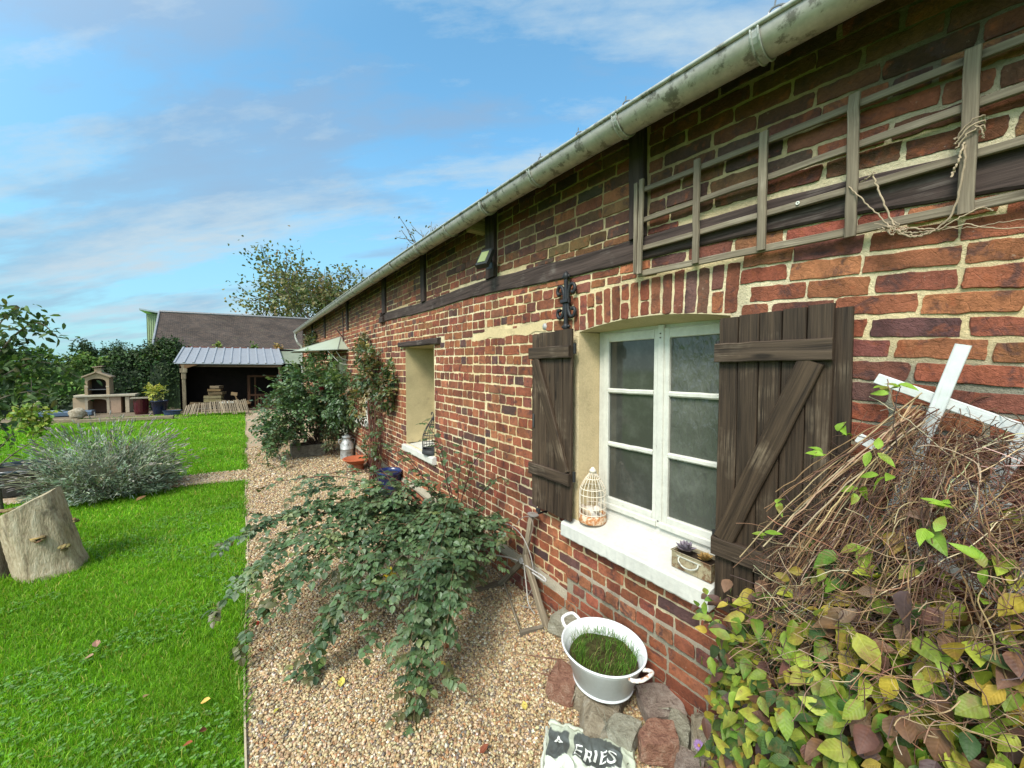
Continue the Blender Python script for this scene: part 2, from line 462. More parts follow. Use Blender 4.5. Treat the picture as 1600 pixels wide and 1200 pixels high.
M_WHITE = paintmat('peeling_white_paint', (.98, .97, .93), .66)
M_BEAM = woodmat('dark_oak', (.020, .013, .011), (.085, .058, .050), 60, .85, 1.0, (.20, .17, .15), .54)
M_SHUTTER = woodmat('worn_shutter_wood', (.016, .010, .0068), (.086, .058, .038), 80, .66, 1.0, (.23, .18, .13), .54)
M_GREYWOOD = woodmat('grey_batten_wood', (.095, .074, .052), (.255, .21, .15), 70, .9, .8, (.36, .31, .24), .52)
M_IRON = varied('black_iron', .55, 20, 120, .3, .25, .002, .4)
M_DARK = varied('dark_soffit_wood', .9, 5, 50, .3, .3, .004, .1)

# openings in actual coordinates: y0, y1, z0, z1
WIN = (.90, 1.885, .68, 2.13); NICHE = (4.34, 5.34, .79, 2.14)
WIN3 = (7.25, 8.15, .86, 2.05); DOOR = (9.35, 10.5, 0.0, 2.1)
def ledge(y): return .42 if y < 1.95 else .235 + .02 * math.sin(y * 3)

def zrange(y, lo, hi):
    """what remains of a course lo..hi at y once openings and timber are taken out"""
    out = [(lo, min(hi, zeave(y) + .13))]
    if out[0][1] - lo < .026: return None
    def cut(a, b):
        nonlocal out
        r = []
        for l, h in out:
            if b <= l or a >= h: r.append((l, h)); continue
            if a > l: r.append((l, a))
            if b < h: r.append((b, h))
        out = r
    if y < 6.42: cut(beam_lo(y) - .004, beam_hi(y) + .004)
    for a, b in POSTS:
        if a - .006 < y < b + .006: cut(beam_hi(y) - .05, 9)
    if .862 < y < 1.945: cut(.74, 2.335 + .02 * (1 - ((y - 1.4) / .55) ** 2))
    if .94 < y < 1.975: cut(.66, .80)
    if NICHE[0] - .01 < y < NICHE[1] + .01: cut(NICHE[2] - .09, NICHE[3])
    if NICHE[0] - .20 < y < NICHE[1] + .22: cut(NICHE[3], NICHE[3] + .075)
    for o in (WIN3, DOOR):
        if o[0] - .01 < y < o[1] + .01: cut(o[2] - .06, o[3] + .04)
    if 2.24 < y < 3.32: cut(2.122 + .01 * math.sin(y * 17), 2.186 + .012 * math.sin(y * 9))
    for a, b in list(EXTRA): 
        if a[0] < y < a[1]: cut(*b)
    out = [s for s in out if s[1] - s[0] > .026]
    return max(out, key=lambda s: s[1] - s[0]) if out else None
POSTS = [(1.36, 1.46), (2.92, 3.07), (4.56, 4.68), (6.22, 6.38), (9.0, 9.12), (12.0, 12.14), (14.6, 14.74)]
EXTRA = []

BR = MB()
REDS = [(.245, .078, .041), (.275, .096, .047), (.215, .070, .040), (.165, .060, .042), (.105, .052, .044), (.31, .12, .058), (.080, .045, .042)]
EAVE_SHADED = [(.165, .062, .034), (.20, .072, .038), (.125, .055, .034), (.085, .046, .034), (.15, .075, .035)]  # brown upper-wall bricks, with the shade under the eave put into their colour
def brick_col(dark=0.0):
    wt = [5, 4.6, 4.5, 2.0, .9 + dark, 2.2, .5 + dark]
    return palette(1, REDS, wt, .13)[0]

def brick(ya, yb, za, zb, x=WX, near=True, colr=None, rot=0.0, warped=False):
    L, H = yb - ya, zb - za
    step = .012 if near else .05
    nx, nz = max(2, int(L / step)), max(1, int(H / step)) if near else 1
    pts = [(ya + L * i / nx, za) for i in range(nx)] + [(yb, za + H * i / nz) for i in range(nz)] + \
          [(yb - L * i / nx, zb) for i in range(nx)] + [(ya, zb - H * i / nz) for i in range(nz)]
    P = ar(pts); k = len(P); ctr = ar([(ya + yb) / 2, (za + zb) / 2])
    w = rng.normal(0, 1, k); w = (w + np.roll(w, 1) + np.roll(w, -1)) / 3
    amp = .0040 if near else .003
    dv = nrm(P - ctr)
    # rounded corners: pull the corner points in
    q = np.abs((P - ctr) / ar([L / 2, H / 2])); corner = (q.min(1) > .8)
    P = P - dv * (corner * (.0015 + .0045 * rng.random(k) ** 2))[:, None] + dv * (w * amp)[:, None]
    P = P + rng.normal(0, .0016, 2)
    if rot:
        c_, s_ = math.cos(rot), math.sin(rot); d = P - ctr; P = ctr + np.stack([d[:, 0] * c_ - d[:, 1] * s_, d[:, 0] * s_ + d[:, 1] * c_], 1)
    pr = .0022 + abs(rng.normal(0, .0020)); tilt = rng.normal(0, .0010)
    ins = P - nrm(P - ctr) * .0035
    if not warped:
        sh = lambda A: A
    else: sh = lambda A: A
    back = np.stack([np.full(k, x + .004), P[:, 0], P[:, 1]], 1)
    mid = np.stack([np.full(k, x - pr * .55), P[:, 0], P[:, 1]], 1)
    frt = np.stack([x - pr - tilt * (P[:, 0] - ctr[0]) / (L / 2), ins[:, 0], ins[:, 1]], 1)
    i = np.arange(k); j = (i + 1) % k
    F4 = np.concatenate([np.stack([i, i + k, j + k, j], 1), np.stack([i + k, i + 2 * k, j + 2 * k, j + k], 1)])
    n0 = BR.n
    BR.V.append(np.concatenate([back, mid, frt])); BR.Cc.append(np.tile(brick_col() if colr is None else colr, (3 * k, 1)))
    BR.U.append(np.zeros((3 * k, 2))); BR.n += 3 * k
    BR.F.append((F4 + n0, 0)); BR.F.append(((np.arange(k)[::-1] + 2 * k)[None] + n0, 0))

ROWH = .0735
def lay_course(r):
    z0 = r * ROWH + .004; z1 = z0 + ROWH - .0115
    header_row = (r % 2 == 0)
    y = Y_NEAR + rng.uniform(-.1, 0)
    breaks = [3.135, 6.3] if z0 < 2.3 else []
    while y < Y_FAR:
        upper = z0 > 2.33
        if y < 1.0 or upper: L = rng.choice([.215, .20, .105], p=[.62, .26, .12])
        elif header_row: L = rng.choice([.105, .112, .21], p=[.6, .34, .06])
        else: L = rng.choice([.215, .205, .11], p=[.6, .25, .15])
        L *= 1 + rng.normal(0, .075)
        g_ = .010 + abs(rng.normal(0, .003))
        # limits of what can be laid from y on
        def span(yy):
            lo, hi = warp(yy, z0), warp(yy, z1)
            return zrange(yy, lo, hi)
        if span(y) is None: y += .012; continue
        e = y
        end = y + L
        for b in breaks:
            if y < b < end: end = b
        # walk to the end, stopping at an obstacle
        ys = np.arange(y, end, .012); zl, zh = -9, 9; last = y
        for yy in ys:
            s_ = span(yy)
            if s_ is None: break
            nl, nh = max(zl, s_[0] - (warp(yy, z0) - warp(y, z0))), min(zh, s_[1] - (warp(yy, z1) - warp(y, z1)))
            if nh - nl < .026: break
            zl, zh = nl, nh; last = yy
        e = end if last >= ys[-1] - 1e-6 else last
        if e - y > .028:
            near = y < 5.2
            zl2, zh2 = zl + rng.normal(0, .0024), zh + rng.normal(0, .0024)
            rot = math.atan2(warp(e, (z0 + z1) / 2) - warp(y, (z0 + z1) / 2), e - y)
            dz = (warp((e + y) / 2, z0) - warp(y, z0))
            xx = WX
            if z1 < ledge((y + e) / 2) + .01: xx = WX - .04
            c_ = None
            if z0 > 2.40: c_ = palette(1, EAVE_SHADED, [3, 3, 2.5, 2, 2], .16)[0] * (1.0 if z0 < 2.75 else .82)  # bricks above the beam, darkened again higher up as painted eave shade
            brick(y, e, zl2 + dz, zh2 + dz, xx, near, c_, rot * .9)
        y = max(e, y + .012) + g_
for r in range(0, 43): lay_course(r)

# soldier arch over the window, bricks standing on end, some as two half bricks
y = .868
while y < 1.935:
    wd = rng.uniform(.05, .058); a = y; b = min(y + wd, 1.94); mid = (a + b) / 2
    lo = arch(mid) + .004 if .9 < mid < 1.885 else 2.092
    hi = 2.318 + .02 * (1 - ((mid - 1.4) / .55) ** 2) + rng.normal(0, .003)
    lean = (mid - 1.4) * -.12
    if rng.random() < .5:
        m_ = (lo + hi) / 2 + rng.uniform(-.03, .03)
        brick(a, b, lo, m_ - .006, WX, True, None, lean); brick(a, b, m_ + .006, hi, WX, True, None, lean)
    else: brick(a, b, lo, hi, WX, True, None, lean)
    y = b + rng.uniform(.011, .017)
# course of headers standing proud under the sill and along the plinth
for y0_, y1_, ctr_z in ((.30, 1.95, .43),):
    y = y0_
    while y < y1_ - .05:
        L = .108 * (1 + rng.normal(0, .06)); brick(y, min(y + L, y1_), ctr_z - .036, ctr_z + .03, WX - .052, True, None, rng.normal(0, .01)); y += L + .012

# ---- mortar sheet behind the bricks, with the openings left out
MO = MB()
def sheet():
    ys = set(np.round(np.arange(Y_NEAR, 6.0, .07), 4)) | set(np.round(np.arange(6.0, Y_FAR + .01, .3), 4))
    zs = set(np.round(np.arange(0, 3.75, .07), 4))
    for o in (WIN, NICHE, WIN3, DOOR): ys |= {o[0], o[1]}; zs |= {o[2], o[3]}
    ys = np.array(sorted(ys)); zs = np.array(sorted(zs))
    Yg, Zg = np.meshgrid(ys, zs, indexing='ij')
    V = np.stack([np.full(Yg.size, WX + .0005), Yg.ravel(), Zg.ravel()], 1)
    V[:, 2] = np.minimum(V[:, 2], np.array([zeave(q) + .13 for q in V[:, 1]]))
    cream = ar([.74, .57, .31]); pale = ar([.80, .69, .46]); grey = ar([.30, .285, .22])
    Yf, Zf = V[:, 1], V[:, 2]
    nz = .5 + .28 * np.sin(Yf * 2.1 + 1.3 * np.sin(Zf * 2.7)) + .22 * np.sin(Zf * 5.3 + Yf * 3.9)
    gm = np.clip((.62 - Yf) / .25, 0, 1) * (np.clip((Zf - 2.62) / .15, 0, 1) + np.clip((1.93 - Zf) / .12, 0, 1))
    gm = np.maximum(gm, np.clip((.62 - Zf) / .2, 0, 1) * np.clip((2.1 - Yf) / .2, 0, 1) * .75)
    gm = np.maximum(gm, np.clip((.45 - Zf) / .3, 0, 1) * .4)
    c = (cream * (1 - nz[:, None]) + pale * nz[:, None]); c = c * (1 - gm[:, None]) + grey * gm[:, None]
    hi = np.clip((Zf - 2.5) / .4, 0, 1)[:, None]; c = c * (1 - .52 * hi * ar([.9, 1.0, 1.1]))  # eave shade painted into the mortar colour of the upper wall
    n = len(zs); F = []
    for i in range(len(ys) - 1):
        for j in range(n - 1):
            yc, zc = (ys[i] + ys[i + 1]) / 2, (zs[j] + zs[j + 1]) / 2
            if any(o[0] < yc < o[1] and o[2] < zc < o[3] for o in (WIN, NICHE, WIN3, DOOR)): continue
            A = i * n + j; F.append((A, A + 1, A + n + 1, A + n))
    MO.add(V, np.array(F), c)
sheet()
# the plinth's thickness: a sloped mortar ledge and the face under it
def plinth(y0, y1, n):
    yy = np.linspace(y0, y1, n + 1)
    for a, b in zip(yy[:-1], yy[1:]):
        la, lb = ledge(a + 1e-4), ledge(b - 1e-4); x = WX - .0395
        quad(MO, (x, b, -.05), (x, a, -.05), (x, a, la - .02), (x, b, lb - .02), (.33, .30, .22))
        quad(MO, (x, b, lb - .02), (x, a, la - .02), (WX + .001, a, la + .035), (WX + .001, b, lb + .035), (.36, .32, .24))
plinth(-2.2, 1.949, 40); plinth(1.951, 9.34, 90); plinth(10.51, Y_FAR, 30)
# rest of the shell: gables, rear wall, roof carrying timbers
wall = MB()
for src, m_i in ((BR, 0), (MO, 1)):
    off = wall.n
    wall.V += src.V; wall.Cc += src.Cc; wall.U += src.U
    for f, _ in src.F: wall.F.append((f + off, m_i))
    wall.n += src.n
XB = 6.9
quad(wall, (WX, Y_FAR, 0), (WX, Y_FAR, 3.2), (XB, Y_FAR, 3.2), (XB, Y_FAR, 0), (.2, .06, .04), 0)
wall.add([(WX, Y_FAR, 3.2), ((WX + XB) / 2, Y_FAR, 4.60), (XB, Y_FAR, 3.2)], [(0, 1, 2)], (.2, .06, .04), None, 0)
quad(wall, (XB, Y_NEAR, 0), (XB, Y_FAR, 0), (XB, Y_FAR, 3.2), (XB, Y_NEAR, 3.2), (.2, .06, .04), 0)
quad(wall, (WX, Y_NEAR, 0), (XB, Y_NEAR, 0), (XB, Y_NEAR, 3.2), (WX, Y_NEAR, 3.2), (.2, .06, .04), 0)
wall.add([(WX, Y_NEAR, 3.2), ((WX + XB) / 2, Y_NEAR, 4.60), (XB, Y_NEAR, 3.2)], [(0, 2, 1)], (.2, .06, .04), None, 0)
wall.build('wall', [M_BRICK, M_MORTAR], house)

# cream render patch left in the brickwork
pt = MB(); n = 26
top = [(WX - .004, 2.24 + 1.08 * i / n, 2.188 + .012 * math.sin((2.24 + 1.08 * i / n) * 9) + rng.normal(0, .004)) for i in range(n + 1)]
bot = [(WX - .004, 2.24 + 1.08 * i / n, 2.118 + .01 * math.sin((2.24 + 1.08 * i / n) * 17) + rng.normal(0, .004)) for i in range(n + 1)]
for i in range(n): pt.add([bot[i], top[i], top[i + 1], bot[i + 1]], [(0, 1, 2, 3)], (.56, .44, .25))
pt.build('render_patch', M_PLASTER, house)

# timbers
bm = MB(); seg = 60; prof_n = 0
yy = np.linspace(-2.2, 6.42, seg)
V = []; U = []
for q in yy:
    lo, hi = beam_lo(q) + rng.normal(0, .002), beam_hi(q) + rng.normal(0, .002); x = WX - .018 + rng.normal(0, .0012)
    for a, b in ((WX + .01, lo), (x + .006, lo), (x, lo + .008), (x, hi - .008), (x + .006, hi), (WX + .01, hi)): V.append((a, q, b)); U.append((q, b * 1.0 + a))
F = [(i * 6 + k, i * 6 + k + 1, (i + 1) * 6 + k + 1, (i + 1) * 6 + k) for i in range(seg - 1) for k in range(5)]
bm.add(V, F, (1, 1, 1), U); bm.add(V[-6:], [tuple(range(6))], (1, 1, 1), U[-6:])
bm.build('wall_beam', M_BEAM, house)
for a, b in POSTS:
    mb = MB(); z0 = beam_hi((a + b) / 2) if b < 6.3 else warp(a, 2.40)
    if 6 < b < 6.5: z0 = warp(a, 2.47)
    board(mb, (WX - .012, (a + b) / 2, z0), (WX - .012, (a + b) / 2 + .01, zeave(a) + .11), (0, 1, 0), b - a, .05, (.8, .8, .8), .006, 8, .0016)
    mb.build('post', M_BEAM, house)
# a pale rafter foot under the gutter and a bracket block at the end of the beam
mb = MB(); box(mb, (1.67, 3.08, 3.09), (1.85, 3.17, 3.25), (1.6, 1.5, 1.2)); mb.build('rafter_foot', M_GREYWOOD, house)
mb = MB(); box(mb, (WX - .05, 6.30, 2.60), (WX, 6.50, 2.70), (1, 1, 1), 0, .01); box(mb, (WX - .06, 6.34, 2.70), (WX, 6.42, 2.76), (1, 1, 1), 0, .01); mb.build('beam_bracket', M_BEAM, house)

# roof: tiled slope with a dark soffit; the gutter hangs along its edge
def roof_mat():
    def fn(t, p, out):
        uv = t.coord('UV')
        br = t.new('ShaderNodeTexBrick'); t.link(t.mapping(uv, scale=(1, 1, 1)), br.inputs[0])
        br.inputs['Scale'].default_value = 1.0; br.inputs['Brick Width'].default_value = .17; br.inputs['Row Height'].default_value = .11
        br.inputs['Mortar Size'].default_value = .008
        br.inputs['Color1'].default_value = (.090, .066, .052, 1); br.inputs['Color2'].default_value = (.055, .044, .038, 1); br.inputs['Mortar'].default_value = (.02, .016, .014, 1)
        n = t.noise(uv, .8, 5, .6); k = t.ramp(n, [(.3, .65), (.7, 1.3)])
        col = t.mix(1.0, br.outputs[0], k, 'MULTIPLY')
        moss = t.ramp(t.noise(uv, 2.6, 6, .7), [(.58, 0.0), (.72, .5)])
        col = t.mix(moss, col, (.085, .085, .05)); t.link(col, p.inputs['Base Color'])
        sp = t.new('ShaderNodeSeparateXYZ'); t.link(uv, sp.inputs[0])
        saw = t.math('FRACT', t.math('DIVIDE', sp.outputs[1], .11))
        t.link(t.bump(t.math('ADD', t.math('MULTIPLY', saw, -1.0), br.outputs['Fac']), .6, .02), p.inputs['Normal'])
    return mat('old_clay_tiles', fn, Roughness=.9, Specular_IOR_Level=.15)
M_TILE = roof_mat()
M_ZINC = varied('weathered_zinc', .50, 14, 60, .25, .15, .002, .5, .35, dirt=((.10, .085, .065), 13, .53, .75))
rf = MB(); yy = np.linspace(Y_NEAR - .3, Y_FAR + .15, 40); RX, RZ = (WX + XB) / 2, 4.70
for a, b in zip(yy[:-1], yy[1:]):
    for sgn in (0, 1):
        x0 = 1.61 if sgn == 0 else 2 * RX - 1.61
        za, zb = zeave(a) + .05, zeave(b) + .05
        sl_ = math.hypot(RX - 1.61, RZ - za)
        vs = [(x0, a, za), (RX, a, RZ), (RX, b, RZ), (x0, b, zb)]
        rf.add(vs, [(0, 1, 2, 3) if sgn else (3, 2, 1, 0)], (1, 1, 1), [(a, 0), (a, sl_), (b, sl_), (b, 0)], 0)
        vs = [(v[0], v[1], v[2] - .055) for v in vs]
        rf.add(vs, [(0, 1, 2, 3)], (.05, .036, .03), None, 1)
    quad(rf, (1.61, b, zeave(b) + .05), (1.61, a, zeave(a) + .05), (1.61, a, zeave(a) - .005), (1.61, b, zeave(b) - .005), (.05, .04, .03), 1)
roof_o = rf.build('roof', [M_TILE, M_DARK], house)
# soffit board along the wall head
sf = MB()
for a, b in zip(yy[:-1], yy[1:]):
    quad(sf, (WX - .03, a, zeave(a) + .11), (WX - .03, b, zeave(b) + .11), (WX - .03, b, zeave(b) + .14), (WX - .03, a, zeave(a) + .14), (.06, .045, .035))
    quad(sf, (WX - .03, a, zeave(a) + .11), (WX, a, zeave(a) + .11), (WX, b, zeave(b) + .11), (WX - .03, b, zeave(b) + .11), (.06, .045, .035))
sf.build('wall_plate', M_DARK, house)

# half-round zinc gutter: swept section with a rolled bead on the outer edge
gt = MB(); ys = np.linspace(Y_NEAR - .3, 17.6, 70); GR = .075; GXc = 1.60
ang = np.linspace(math.pi * .98, 2 * math.pi * 1.0, 14)
sec = [(GXc + GR * math.cos(a), GR * math.sin(a)) for a in ang]
sec_in = [(GXc + (GR - .003) * math.cos(a), (GR - .003) * math.sin(a)) for a in ang[::-1]]
sec = sec + sec_in; k = len(sec); V = []; U = []
for q in ys:
    z = zeave(q) + .035 + rng.normal(0, .0012)
    for a, b in sec: V.append((a, q, z + b)); U.append((q, a + b))
F = [(i * k + j, i * k + (j + 1) % k, (i + 1) * k + (j + 1) % k, (i + 1) * k + j) for i in range(len(ys) - 1) for j in range(k)]
gt.add(V, F, (.43, .39, .35), U)
tube(gt, [(GXc - GR - .003, q, zeave(q) + .042) for q in ys], .0095, 8, (.40, .40, .37))
e = ys[-1]; ze = zeave(e) + .035
gt.add([(GXc + GR * math.cos(a), e, ze + GR * math.sin(a)) for a in ang], [tuple(range(len(ang)))], (.4, .4, .36))
gut = gt.build('gutter', M_ZINC, house, True)
for yb in (.68, 1.32, 2.03, 2.66, 3.34, 4.1, 5.0, 6.0, 7.2, 8.6, 10.2, 12.0, 14.0, 16.0, -.1, -.9):
    mb = MB(); zc_ = zeave(yb) + .035
    for dy in (-.013, .013):
        tube(mb, [(GXc + (GR + .006) * math.cos(a), yb + dy, zc_ + (GR + .006) * math.sin(a)) for a in np.linspace(math.pi * .95, math.pi * 1.98, 14)], .004, 6, (.42, .42, .38))
    pa = np.linspace(math.pi * .97, math.pi * 1.98, 14); V = [(GXc + (GR + .005) * math.cos(a), yb + s_ * .014, zc_ + (GR + .005) * math.sin(a)) for a in pa for s_ in (-1, 1)]
    mb.add(V, [(2 * i, 2 * i + 2, 2 * i + 3, 2 * i + 1) for i in range(13)], (.40, .40, .37))
    mb.build('gutter_bracket', M_ZINC, gut)
# swan-neck outlet and downpipe at the far corner
mb = MB(); tube(mb, spline([(1.60, 17.45, zeave(17.4) - .03), (1.60, 17.45, zeave(17.4) - .2), (1.68, 17.40, zeave(17.4) - .42), (1.79, 17.38, zeave(17.4) - .55), (1.80, 17.38, zeave(17.4) - .75), (1.80, 17.38, 1.2), (1.80, 17.38, .1)], 40), .045, 10, (.42, .42, .39)); mb.build('downpipe', M_ZINC, house, True)
# little wire clips on the edge of the roof
for yb in (.62, 1.27, 1.6, 1.94, 2.59, 3.6, 4.4):
    mb = MB(); z = zeave(yb) + .066; x = 1.56
    tube(mb, spline([(x, yb - .022, z - .015), (x, yb - .024, z + .012), (x, yb + .012, z + .030), (x, yb + .03, z + .022), (x, yb + .02, z + .006), (x, yb - .018, z - .004)], 18), .0038, 5, (.25, .25, .27))
    tube(mb, [(x, yb + .012, z + .028), (x - .004, yb + .006, z + .05)], .003, 5, (.25, .25, .27))
    mb.build('tile_clip', M_ZINC, roof_o)

# ------------------------------------------------------------------ windows, sills, shutters
def glass(name, tint, wavy):
    def fn(t, p, out):
        c = t.coord('Object')
        n = t.noise(t.mapping(c, scale=(1, 1, .42)), 34 if wavy else 6, 3, .5, .4)
        dirt = t.ramp(t.noise(c, 7, 5, .65), [(.45, 0.0), (.7, .35)])
        col = t.mix(dirt, tint, tuple(min(1, x * 2.3 + .02) for x in tint)); t.link(col, p.inputs['Base Color'])
        t.link(t.bump(n, .75 if wavy else .06, .012 if wavy else .004), p.inputs['Normal'])
    return mat(name, fn, Roughness=.16 if wavy else .07, Specular_IOR_Level=.55)
M_GLASS = glass('dark_window_glass', (.046, .047, .040), False)
M_FROST = glass('hammered_window_glass', (.072, .075, .064), True)

# plaster reveal of the main window: jambs, arched soffit; 20 cm deep
rv = MB(); n = 24; yy = np.linspace(WIN[0], WIN[1], n + 1); XD = 2.06
PL = (.56, .44, .26)
def irr(v): return v
for a, b in zip(yy[:-1], yy[1:]):
    quad(rv, (WX - .002, a, arch(a)), (WX - .002, b, arch(b)), (XD, b, 2.09), (XD, a, 2.09), (.52, .44, .28))
    quad(rv, (WX - .0015, a, arch(a)), (WX - .0015, a, 2.14), (WX - .0015, b, 2.14), (WX - .0015, b, arch(b)), (.5, .42, .27))
zz = np.linspace(.74, 2.085, 20)
for a, b in zip(zz[:-1], zz[1:]):
    quad(rv, (WX - .003, 1.885 + irr(0), a), (XD, 1.872, a), (XD, 1.872, b), (WX - .003, 1.885 + irr(0), b), PL)
    quad(rv, (WX - .003, .90, b), (XD, .895, b), (XD, .895, a), (WX - .003, .90, a), PL)
quad(rv, (WX - .003, .90, .73), (WX - .003, 1.89, .73), (XD, 1.89, .73), (XD, .90, .73), (.4, .36, .27))
rv.build('window_reveal', M_PLASTER, house)

win = MB(); FX = 2.03
box(win, (FX, 1.815, .86), (FX + .05, 1.872, 2.12), (.57, .57, .53), 0, .004); box(win, (FX, .90, .86), (FX + .05, .925, 2.12), (.57, .57, .53), 0, .004)
box(win, (FX + .001, .925, 2.045), (FX + .05, 1.815, 2.18), (.57, .55, .48), 0, .004)
box(win, (FX - .008, .91, .845), (FX + .05, 1.868, .888), (.57, .57, .53), 0, .006)
# weather bar hiding the joint, with a centre stile
box(win, (FX - .022, 1.355, .89), (FX - .002, 1.395, 2.095), (.59, .585, .54), 0, .004)
wframe = win.build('window', M_WHITE, house)
def casement(y0, y1, m):
    s = MB(); x0, x1 = FX - .012, FX + .022; w_ = .042; wi = .06
    cl = (.59, .585, .54)
    box(s, (x0, y0, .892), (x1, y0 + w_, 2.075), cl, 0, .004); box(s, (x0, y1 - w_, .892), (x1, y1, 2.075), cl, 0, .004)
    box(s, (x0 + .001, y0 + w_, .892), (x1, y1 - w_, .962), cl, 0, .005); box(s, (x0 + .001, y0 + w_, 2.018), (x1, y1 - w_, 2.075), cl, 0, .004)
    for z in (1.327, 1.69): board(s, (FX, y0 + w_, z), (FX, y1 - w_, z), (0, 0, 1), .032, .028, cl, .008, 6, .0008)
    box(s, (x0 - .018, y0 + .004, .885), (x0 + .001, y1 - .004, .925), cl, 0, .008)
    o = s.build('casement', M_WHITE, wframe)
    for z0, z1 in ((.958, 1.315), (1.34, 1.677), (1.703, 2.022)):
        q = MB(); quad(q, (FX + .008, y1 - w_ + .003, z0), (FX + .008, y0 + w_ - .003, z0), (FX + .008, y0 + w_ - .003, z1), (FX + .008, y1 - w_ + .003, z1), (1, 1, 1))
        q.build('pane', m, wframe)
casement(1.385, 1.822, M_GLASS); casement(.922, 1.365, M_FROST)
for z in (2.045, 2.02, .925):
    q = MB(); lathe(q, [(0, .0), (.004, .0), (.004, .004), (0, .005)], (FX - .022, 1.375, z), 8, (.08, .06, .05), ax=(-1, 0, 0)); q.build('screw', M_IRON, wframe)

# white sill, sloping outwards, lip worn along the edge
sl_ = MB(); n = 46; yy = np.linspace(.935, 1.972, n + 1)
prof = [(1.835, .690), (1.772, .683), (1.766, .692), (1.768, .768), (1.776, .779), (1.90, .805), (1.975, .822), (1.985, .858), (2.04, .866)]
V = []; U = []
for y_ in yy:
    e = .0016 * math.sin(y_ * 41) + .0012 * math.sin(y_ * 97) + rng.normal(0, .0005)
    for j, (a, b) in enumerate(prof):
        V.append((a + (e if j in (1, 2) else e * .3), y_, b + (rng.normal(0, .0008) if j in (1, 2) else 0))); U.append((y_, a + b))
k = len(prof)
inside = lambda i, j: not (V[i * k + j][0] > 1.846 and False)
sl_.add(V, [(i * k + j, i * k + j + 1, (i + 1) * k + j + 1, (i + 1) * k + j) for i in range(n) for j in range(k - 1)], (.55, .545, .51), U)
for i in (0, n): sl_.add(V[i * k:(i + 1) * k], [tuple(range(k))], (.72, .72, .69), U[i * k:(i + 1) * k])
sl_.build('window_sill', M_WHITE, house)

def shutter(y_in, y_out, zb, zt, xf, rise):
    """boarded shutter opened flat; y_in is the hinge side, y_out the free side"""
    s = MB(); nb = 5; w_ = (y_out - y_in) / nb; sg_ = 1 if y_out > y_in else -1
    for i in range(nb):
        a = y_in + w_ * i + sg_ * .0018; b = y_in + w_ * (i + 1) - sg_ * .0018
        top = zt + rise * i / nb + rng.normal(0, .002); v = rng.uniform(.75, 1.2)
        board(s, (xf + .012, (a + b) / 2, zb + rng.normal(0, .002)), (xf + .012, (a + b) / 2, top), (0, 1, 0), abs(b - a), .024, (v, v * .97, v * .93), .0035, 8, .0008)
    # dark strip closing the joints
    box(s, (xf + .0205, min(y_in, y_out) + .004, zb + .006), (xf + .023, max(y_in, y_out) - .004, zt - .01), (.25, .22, .2))
    o = s.build('shutter', M_SHUTTER, house)
    z1 = zb + (zt - zb) * .883; z0 = zb + (zt - zb) * .222; e = .004 * sg_
    for zz_ in (z0, z1):
        q = MB(); v = 1.05
        board(q, (xf - .015, y_in - e, zz_), (xf - .015, y_out + e * 1.5, zz_), (0, 0, 1), .083, .028, (v, v, v), .004, 8, .0012); q.build('ledge', M_SHUTTER, o)
    q = MB(); board(q, (xf - .0135, y_in + sg_ * .045, z0 + .040), (xf - .0135, y_out - sg_ * .06, z1 - .042), (0, 1, 0), .085, .025, (.92, .88, .82), .004, 8, .001); q.build('brace', M_SHUTTER, o)
    for zz_ in (z0 + .02, z1 + .02):
        q = MB(); tube(q, [(xf + .02, y_in - sg_ * .012, zz_ - .035), (xf + .02, y_in - sg_ * .012, zz_ + .035)], .011, 8, (.02, .02, .02)); q.build('hinge', M_IRON, o)
    return o
sh_l = shutter(1.885, 2.315, .80, 2.105, 1.775, -.012)
q = MB(); tube(q, spline([(1.765, 2.20, .80), (1.76, 2.21, .775), (1.775, 2.22, .76), (1.85, 2.22, .76)], 12), .008, 6, (.02, .02, .02)); board(q, (1.758, 2.19, .79), (1.758, 2.235, .785), (0, 0, 1), .03, .008, (.02, .02, .02)); q.build('shutter_dog', M_IRON, house)
q = MB(); board(q, (1.768, 2.285, 1.50), (1.768, 2.285, 1.40), (0, 1, 0), .02, .006, (.04, .04, .04), .002); q.build('latch', M_IRON, sh_l)
sh_r = shutter(.91, .495, .73, 2.062, 1.765, .016)
# second leaf of the right shutter, folded behind the first
q = MB()
for i in range(4):
    a = .90 - .113 * i; board(q, (1.815, a - .056, .80), (1.815, a - .056, 2.06), (0, 1, 0), .109, .024, (.8, .8, .8), .004, 6, .001)
q.build('folded_leaf', M_SHUTTER, sh_r)

# deep narrow window opening further along: cream reveals, white frame at the back
nc = MB(); y0, y1, z0, z1 = NICHE; DX = 2.30
for a, b in zip(np.linspace(z0, z1, 12)[:-1], np.linspace(z0, z1, 12)[1:]):
    quad(nc, (WX - .004, y1 + irr(0), a), (DX, y1 - .01, a), (DX, y1 - .01, b), (WX - .004, y1 + irr(0), b), (.50, .40, .22))
    quad(nc, (WX - .004, y0, b), (DX, y0 + .01, b), (DX, y0 + .01, a), (WX - .004, y0, a), (.52, .42, .25))
quad(nc, (WX - .004, y0, z1), (WX - .004, y1, z1), (DX, y1, z1), (DX, y0, z1), (.48, .38, .21))
nc.build('window_reveal', M_PLASTER, house)
nw = MB()
for a, b, c_, d in ((y0, y0 + .07, z0, z1), (y1 - .075, y1, z0, z1), (y0 + .07, y1 - .075, z1 - .07, z1), (y0 + .07, y1 - .075, z0, z0 + .08), ((y0 + y1) / 2 - .03, (y0 + y1) / 2 + .03, z0 + .08, z1 - .07)):
    box(nw, (DX - .03, a, c_), (DX + .02, b, d), (.57, .57, .53), 0, .004)
nwo = nw.build('window', M_WHITE, house)
